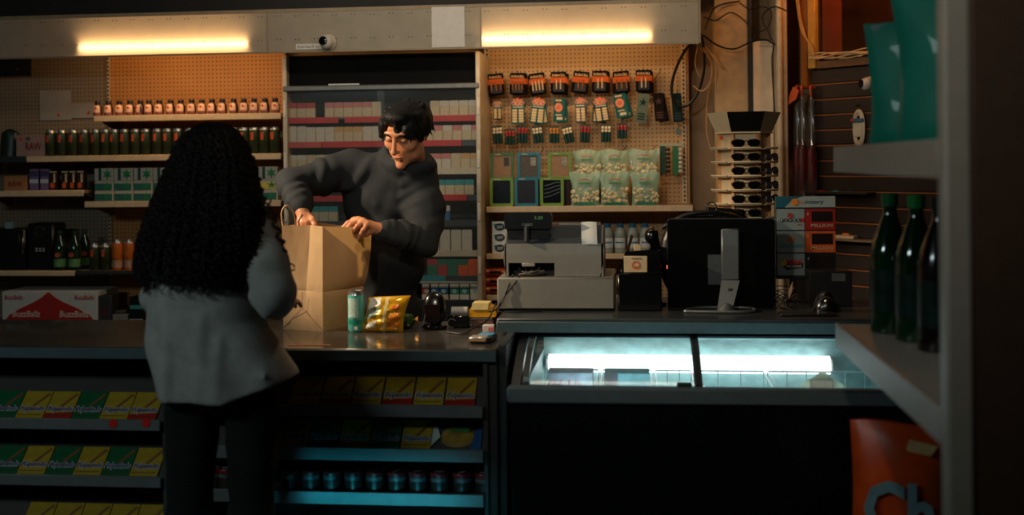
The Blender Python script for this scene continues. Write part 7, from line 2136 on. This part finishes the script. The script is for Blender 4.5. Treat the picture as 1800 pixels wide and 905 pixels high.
# hair: cap with swept locks
hrv = Vol([Mh.translation.x - 0.16, Mh.translation.y - 0.18, Mh.translation.z - 0.16], [Mh.translation.x + 0.16, Mh.translation.y + 0.20, Mh.translation.z + 0.19], 0.0045)
R3h = Mh.to_3x3()
def hw_(x, y, z):
    return V3(Mh @ Vector((x, y, z)))
hrv.add_ell(hw_(0, 0.018, 0.046), [0.090, 0.108, 0.094], R3h, 0.01)
hrv.add_ell(hw_(0.0, -0.045, 0.105), [0.066, 0.050, 0.032], R3h, 0.03)
hrv.add_ell(hw_(0.05, 0.03, 0.03), [0.050, 0.075, 0.075], R3h, 0.03)
rs = random.Random(3)
for i in range(64):
    th = rs.uniform(-2.9, 2.9)
    z0 = rs.uniform(0.045, 0.105)
    rr = math.sqrt(max(0.01, 1 - ((z0 - 0.046) / 0.098) ** 2))
    a = (0.090 * rr * math.sin(th), 0.018 - 0.108 * rr * math.cos(th), z0)
    L = rs.uniform(0.035, 0.06)
    b = (a[0] * 1.08 + rs.uniform(-0.012, 0.02), a[1] * 1.05 - 0.006, a[2] - L * (0.75 if abs(th) < 1.0 else 1.0))
    hrv.smin(hrv.cone(hw_(*a), hw_(*b), 0.0075, 0.003), 0.016)
# uncover the face
hrv.smax(-hrv.ell(hw_(0, -0.100, -0.030), [0.066, 0.075, 0.092], R3h), 0.010)
hrv.smax(-hrv.ell(hw_(-0.034, -0.090, 0.036), [0.044, 0.050, 0.046], R3h), 0.010)
# keep the hair above the nape
hrv.smax(-(hrv.ell(hw_(0, 0.02, -0.13), [0.16, 0.16, 0.085], R3h)), 0.01)
q = hrv.net()
net_mesh('hair', [(q[0] - c_, q[1])], hairm, clerk)

# ------------------------------------------------------------------ the shopper
WX, WY = XX(388, 3.62, 500), 3.62
shopper = thing('person', 'woman with long curly dark hair in a grey sweatshirt, back to camera', 'person', (WX, WY, 0))
CW2 = shopper.location.copy()
c2_ = np.array(CW2[:])
sweat = M((156, 155, 149), 0.9, noise=0.10, nscale=30, bump=0.25, bscale=500)
skin2 = skin_material('olive_skin', (190, 136, 104))
Mh2 = Matrix.Translation(P(368, 285, 3.63)) @ Matrix.Rotation(PI - 0.25, 4, 'Z')
neck2 = P(372, 372, 3.62)
aL, bL_, dL = P(304, 425, 3.62), P(284, 520, 3.70), P(300, 560, 3.88)
aR, bR_, dR = P(450, 420, 3.60), P(481, 514, 3.54), P(490, 535, 3.80)
lo2 = [P(225, 500, 3.62).x, WY - 0.30, 0.76]
hi2 = [P(560, 500, 3.62).x, WY + 0.40, 1.50]
sv = Vol(lo2, hi2, 0.008)
up_c, lo_c = P(378, 450, 3.62), P(392, 690, 3.62)
# body of the sweatshirt: an elliptic tube lofted through measured widths, flaring to the hem
tab = [(372, 345, 402, 0.060), (392, 322, 428, 0.085), (415, 290, 448, 0.105), (450, 268, 452, 0.125), (500, 261, 452, 0.138), (560, 261, 462, 0.150), (610, 267, 490, 0.162), (650, 274, 520, 0.170), (690, 282, 530, 0.174), (740, 288, 536, 0.176)]
tz = np.array([P(390, q[0], 3.62).z for q in tab])[::-1]
tl_ = np.array([P(q[1], q[0], 3.62).x for q in tab])[::-1]
tr_ = np.array([P(q[2], q[0], 3.62).x for q in tab])[::-1]
td_ = np.array([q[3] for q in tab])[::-1]
zc_ = sv.Z[0, 0, :]
L_, R_e, D_ = np.interp(zc_, tz, tl_), np.interp(zc_, tz, tr_), np.interp(zc_, tz, td_)
cx_, hx_ = ((L_ + R_e) / 2)[None, None, :], ((R_e - L_) / 2)[None, None, :]
dl = (np.sqrt(((sv.X - cx_) / hx_) ** 2 + ((sv.Y - WY) / D_[None, None, :]) ** 2) - 1) * np.minimum(hx_, D_[None, None, :])
dl = np.maximum(dl, sv.Z - float(tz[-1]))
sv.smin(dl.astype(np.float32), 0.01)
sv.chain([V3(aR), V3(aR.lerp(bR_, 0.5) + Vector((0.01, -0.01, 0))), V3(bR_)], [0.074, 0.074, 0.070], 0.018)
sv.chain([V3(bR_), V3(dR)], [0.068, 0.052], 0.02)
sv.chain([V3(aL), V3(bL_)], [0.070, 0.062], 0.018)
sv.chain([V3(bL_), V3(dL)], [0.064, 0.05], 0.02)
folds(sv, 0.0032, 22, 2.0)
# vertical drape folds growing towards the hem
gz = np.clip((1.30 - sv.Z) / 0.5, 0, 1)
sv.D += (0.0135 * gz * np.sin(34 * (sv.X - CW2.x) + 4 * np.sin(6 * sv.Z) + 0.6)).astype(np.float32)
for a, b, r_ in ((P(299, 500, 3.52), P(296, 600, 3.49), 0.012), (P(296, 600, 3.49), P(290, 700, 3.48), 0.014), (P(352, 560, 3.47), P(350, 700, 3.45), 0.006), (P(385, 600, 3.47), P(378, 700, 3.45), 0.006), (P(452, 470, 3.50), P(478, 640, 3.49), 0.014), (P(430, 520, 3.49), P(468, 660, 3.47), 0.012)):
    ridge(sv, (a, b), r_ * 1.5, 0.020)
# slanted hem
hemL, hemR = P(285, 704, 3.5), P(527, 668, 3.5)
slope = (hemR.z - hemL.z) / (hemR.x - hemL.x)
hemz = hemL.z + np.maximum(0, (sv.X - P(400, 700, 3.5).x)) * 0.34 - 0.004
sv.smax((hemz - sv.Z).astype(np.float32), 0.004)
q = sv.net()
net_mesh('sweatshirt', [(q[0] - c2_, q[1])], sweat, shopper)
# trousers
tv = Vol([WX - 0.27, WY - 0.22, 0.05], [WX + 0.27, WY + 0.24, 0.95], 0.010)
tl0, tl1, tl2 = P(340, 700, 3.62), P(333, 905, 3.63), None
tr0, tr1 = P(444, 690, 3.62), P(442, 905, 3.62)
tv.add_ell(V3(P(392, 665, 3.62)), [0.185, 0.14, 0.12], None, 0.02)
tv.chain([V3(tl0), V3(tl1), V3((tl1.x + 0.005, 3.66, 0.09))], [0.094, 0.070, 0.056], 0.03)
tv.chain([V3(tr0), V3(tr1), V3((tr1.x - 0.005, 3.64, 0.09))], [0.094, 0.070, 0.056], 0.03)
folds(tv, 0.0025, 30, 1.0)
q = tv.net()
net_mesh('trousers', [(q[0] - c2_, q[1])], M((9, 9, 10), 0.9, noise=0.1, bump=0.3, bscale=300), shopper)
for cx in (tl1.x, tr1.x):
    MB().grid(lambda u, v: (cx - WX + 0.042 * math.cos(2 * PI * u) * math.sin(PI * v) ** 0.6, 0.06 + 0.125 * math.sin(2 * PI * u) * math.sin(PI * v) ** 0.6, max(0.0, 0.045 - 0.05 * math.cos(PI * v)) * (1 - 0.3 * max(0, math.sin(2 * PI * u)))), 16, 8).build('shoe', M((26, 26, 28), 0.5), shopper)
# skin: head, neck, arms, hands resting towards the counter
hv = Vol([Mh2.translation.x - 0.14, Mh2.translation.y - 0.18, Mh2.translation.z - 0.19], [Mh2.translation.x + 0.14, Mh2.translation.y + 0.18, Mh2.translation.z + 0.15], 0.006)
hv.add_cone(V3(neck2), V3(Mh2 @ Vector((0, 0.02, -0.03))), 0.055, 0.048, 0.02)
head_sdf(hv, Mh2, True)
pm = [hv.net()]
bv = Vol(lo2, hi2, 0.014)
bv.add_cone(V3(neck2 + Vector((0, 0, -0.02))), V3(P(380, 600, 3.62)), 0.08, 0.11, 0.02)
for a, b, d in ((aR, bR_, dR), (aL, bL_, dL)):
    bv.chain([V3(P(376, 420, 3.62)), V3(a), V3(b), V3(d)], [0.07, 0.045, 0.036, 0.026], 0.03)
pm.append(bv.net())
for d, sg in ((dR, -1), (dL, 1)):
    hb = Vol([d.x - 0.10, d.y - 0.03, d.z - 0.06], [d.x + 0.10, d.y + 0.26, d.z + 0.06], 0.005)
    kn = [d + Vector((-0.030 + 0.020 * i, 0.085, 0.0)) for i in range(4)]
    fg_ = [[k + Vector((0, 0.038, -0.004)), k + Vector((0, 0.062, -0.016)), k + Vector((0, 0.075, -0.028))] for k in kn]
    tb = [d + Vector((sg * 0.022, 0.03, 0)), d + Vector((sg * 0.048, 0.055, -0.008)), d + Vector((sg * 0.052, 0.085, -0.016)), d + Vector((sg * 0.046, 0.105, -0.022))]
    hand_sdf(hb, d, kn, fg_, tb)
    pm.append(hb.net())
net_mesh('body', [(q[0] - c2_, q[1]) for q in pm], skin2, shopper)

# long curly hair: dense core and a shell of spiral locks
prof = [(214, 366, 372, 0.01), (222, 340, 402, 0.06), (240, 318, 418, 0.095), (262, 305, 430, 0.115), (300, 290, 443, 0.128), (340, 276, 456, 0.135), (380, 264, 464, 0.138), (420, 252, 470, 0.140), (455, 246, 470, 0.138), (480, 246, 458, 0.125), (500, 262, 436, 0.10)]
pz = [P(370, q[0], 3.58).z for q in prof]
pxl = [P(q[1], q[0], 3.58).x for q in prof]
pxr = [P(q[2], q[0], 3.58).x for q in prof]
pdp = [q[3] for q in prof]
def env(z):
    zz_ = pz[::-1]
    return float(np.interp(z, zz_, pxl[::-1])), float(np.interp(z, zz_, pxr[::-1])), float(np.interp(z, zz_, pdp[::-1]))
def yc_at(z):
    return 3.60 - 0.055 * min(1, max(0, (1.60 - z) / 0.25))
core = MB()
zs = np.linspace(pz[0] - 0.004, pz[-1] + 0.03, 26)
NR = 40
vv, ff = [], []
rs = random.Random(9)
for j, z in enumerate(zs):
    xl_, xr_, dp = env(z)
    cx, hx = (xl_ + xr_) / 2, (xr_ - xl_) / 2
    for i in range(NR):
        a = 2 * PI * i / NR
        k = 0.90 + 0.05 * math.sin(7 * a + 30 * z) * math.sin(50 * z + 3 * a) + rs.uniform(-0.025, 0.025)
        vv.append((cx + hx * k * math.cos(a) - WX, yc_at(z) + dp * k * math.sin(a) - WY, z))
for j in range(len(zs) - 1):
    for i in range(NR):
        ff.append((j * NR + i, j * NR + (i + 1) % NR, (j + 1) * NR + (i + 1) % NR, (j + 1) * NR + i))
ff.append(tuple(range(NR)))
ff.append(tuple((len(zs) - 1) * NR + i for i in range(NR))[::-1])
core.add(vv, ff)
curl_m = M((22, 15, 12), 0.6, noise=0.35, nscale=22, spec=0.22)
hair = core.build('hair', M((6, 5, 5), 0.7), shopper, smooth=60)
locks = MB()
def lock(a, rho, z0, z1, amp, per, ph, r_, drift=0.0):
    n = max(8, int(abs(z0 - z1) / per * 7))
    pts, rad = [], []
    for i in range(n + 1):
        f_ = i / n
        z = z0 + (z1 - z0) * f_
        xl_, xr_, dp = env(min(z, pz[0] - 0.001))
        cx, hx = (xl_ + xr_) / 2, (xr_ - xl_) / 2
        aa = a + drift * f_
        th = ph + 2 * PI * (z0 - z) / per
        A_ = amp * min(1, 0.25 + 2.2 * f_)
        r1 = rho + 0.02 * math.sin(5 * f_ + ph)
        x = cx + hx * r1 * math.cos(aa) + A_ * math.cos(th)
        y = yc_at(z) + dp * r1 * math.sin(aa) + A_ * math.sin(th)
        pts.append((x - WX, y - WY, z + 0.3 * A_ * math.sin(th + 1)))
        rad.append(r_ * (1.0 if f_ < 0.85 else 1.0 - 0.7 * (f_ - 0.85) / 0.15))
    locks.tube(pts, rad, 4)
for i in range(620):
    a = rs.uniform(PI * 0.92, PI * 2.08) if i % 5 else rs.uniform(0, 2 * PI)
    z0 = rs.choice([rs.uniform(pz[2], pz[0] - 0.002), rs.uniform(pz[5], pz[1])])
    z1 = max(pz[-1] - rs.uniform(-0.02, 0.03), z0 - rs.uniform(0.18, 0.55))
    lock(a, rs.uniform(0.88, 1.0), z0, z1, rs.uniform(0.005, 0.010), rs.uniform(0.026, 0.042), rs.uniform(0, 6.28), rs.uniform(0.0022, 0.0036), rs.uniform(-0.25, 0.25))
lo_ = locks.build('curl_locks', curl_m, hair, smooth=180)
lo_['kind'] = 'stuff'
# the loose ringlet by the paper bag
loose = MB()
for (pts, amp, ph) in (([(470, 350, 3.56), (485, 395, 3.56), (497, 430, 3.56), (501, 455, 3.57), (508, 468, 3.57)], 0.010, 0.0), ([(462, 345, 3.56), (480, 385, 3.55), (492, 420, 3.55), (499, 448, 3.56)], 0.009, 2.0), ([(458, 340, 3.56), (474, 375, 3.55), (488, 405, 3.55), (494, 440, 3.55)], 0.011, 4.0)):
    base = spline([P(*p) for p in pts], 14)
    out = []
    for i, q in enumerate(base):
        th = ph + i * 0.75
        out.append((q.x + amp * math.cos(th) - WX, q.y + amp * math.sin(th) - WY, q.z))
    loose.tube(out, 0.0032, 5)
q = P(511, 470, 3.57)
loose.tube([(q.x - WX + 0.012 * math.cos(a), q.y - WY + 0.003 * a, q.z + 0.011 * math.sin(a)) for a in [0.4 * i for i in range(15)]], 0.0028, 5)
loose.build('loose_ringlet', curl_m, hair, smooth=180)
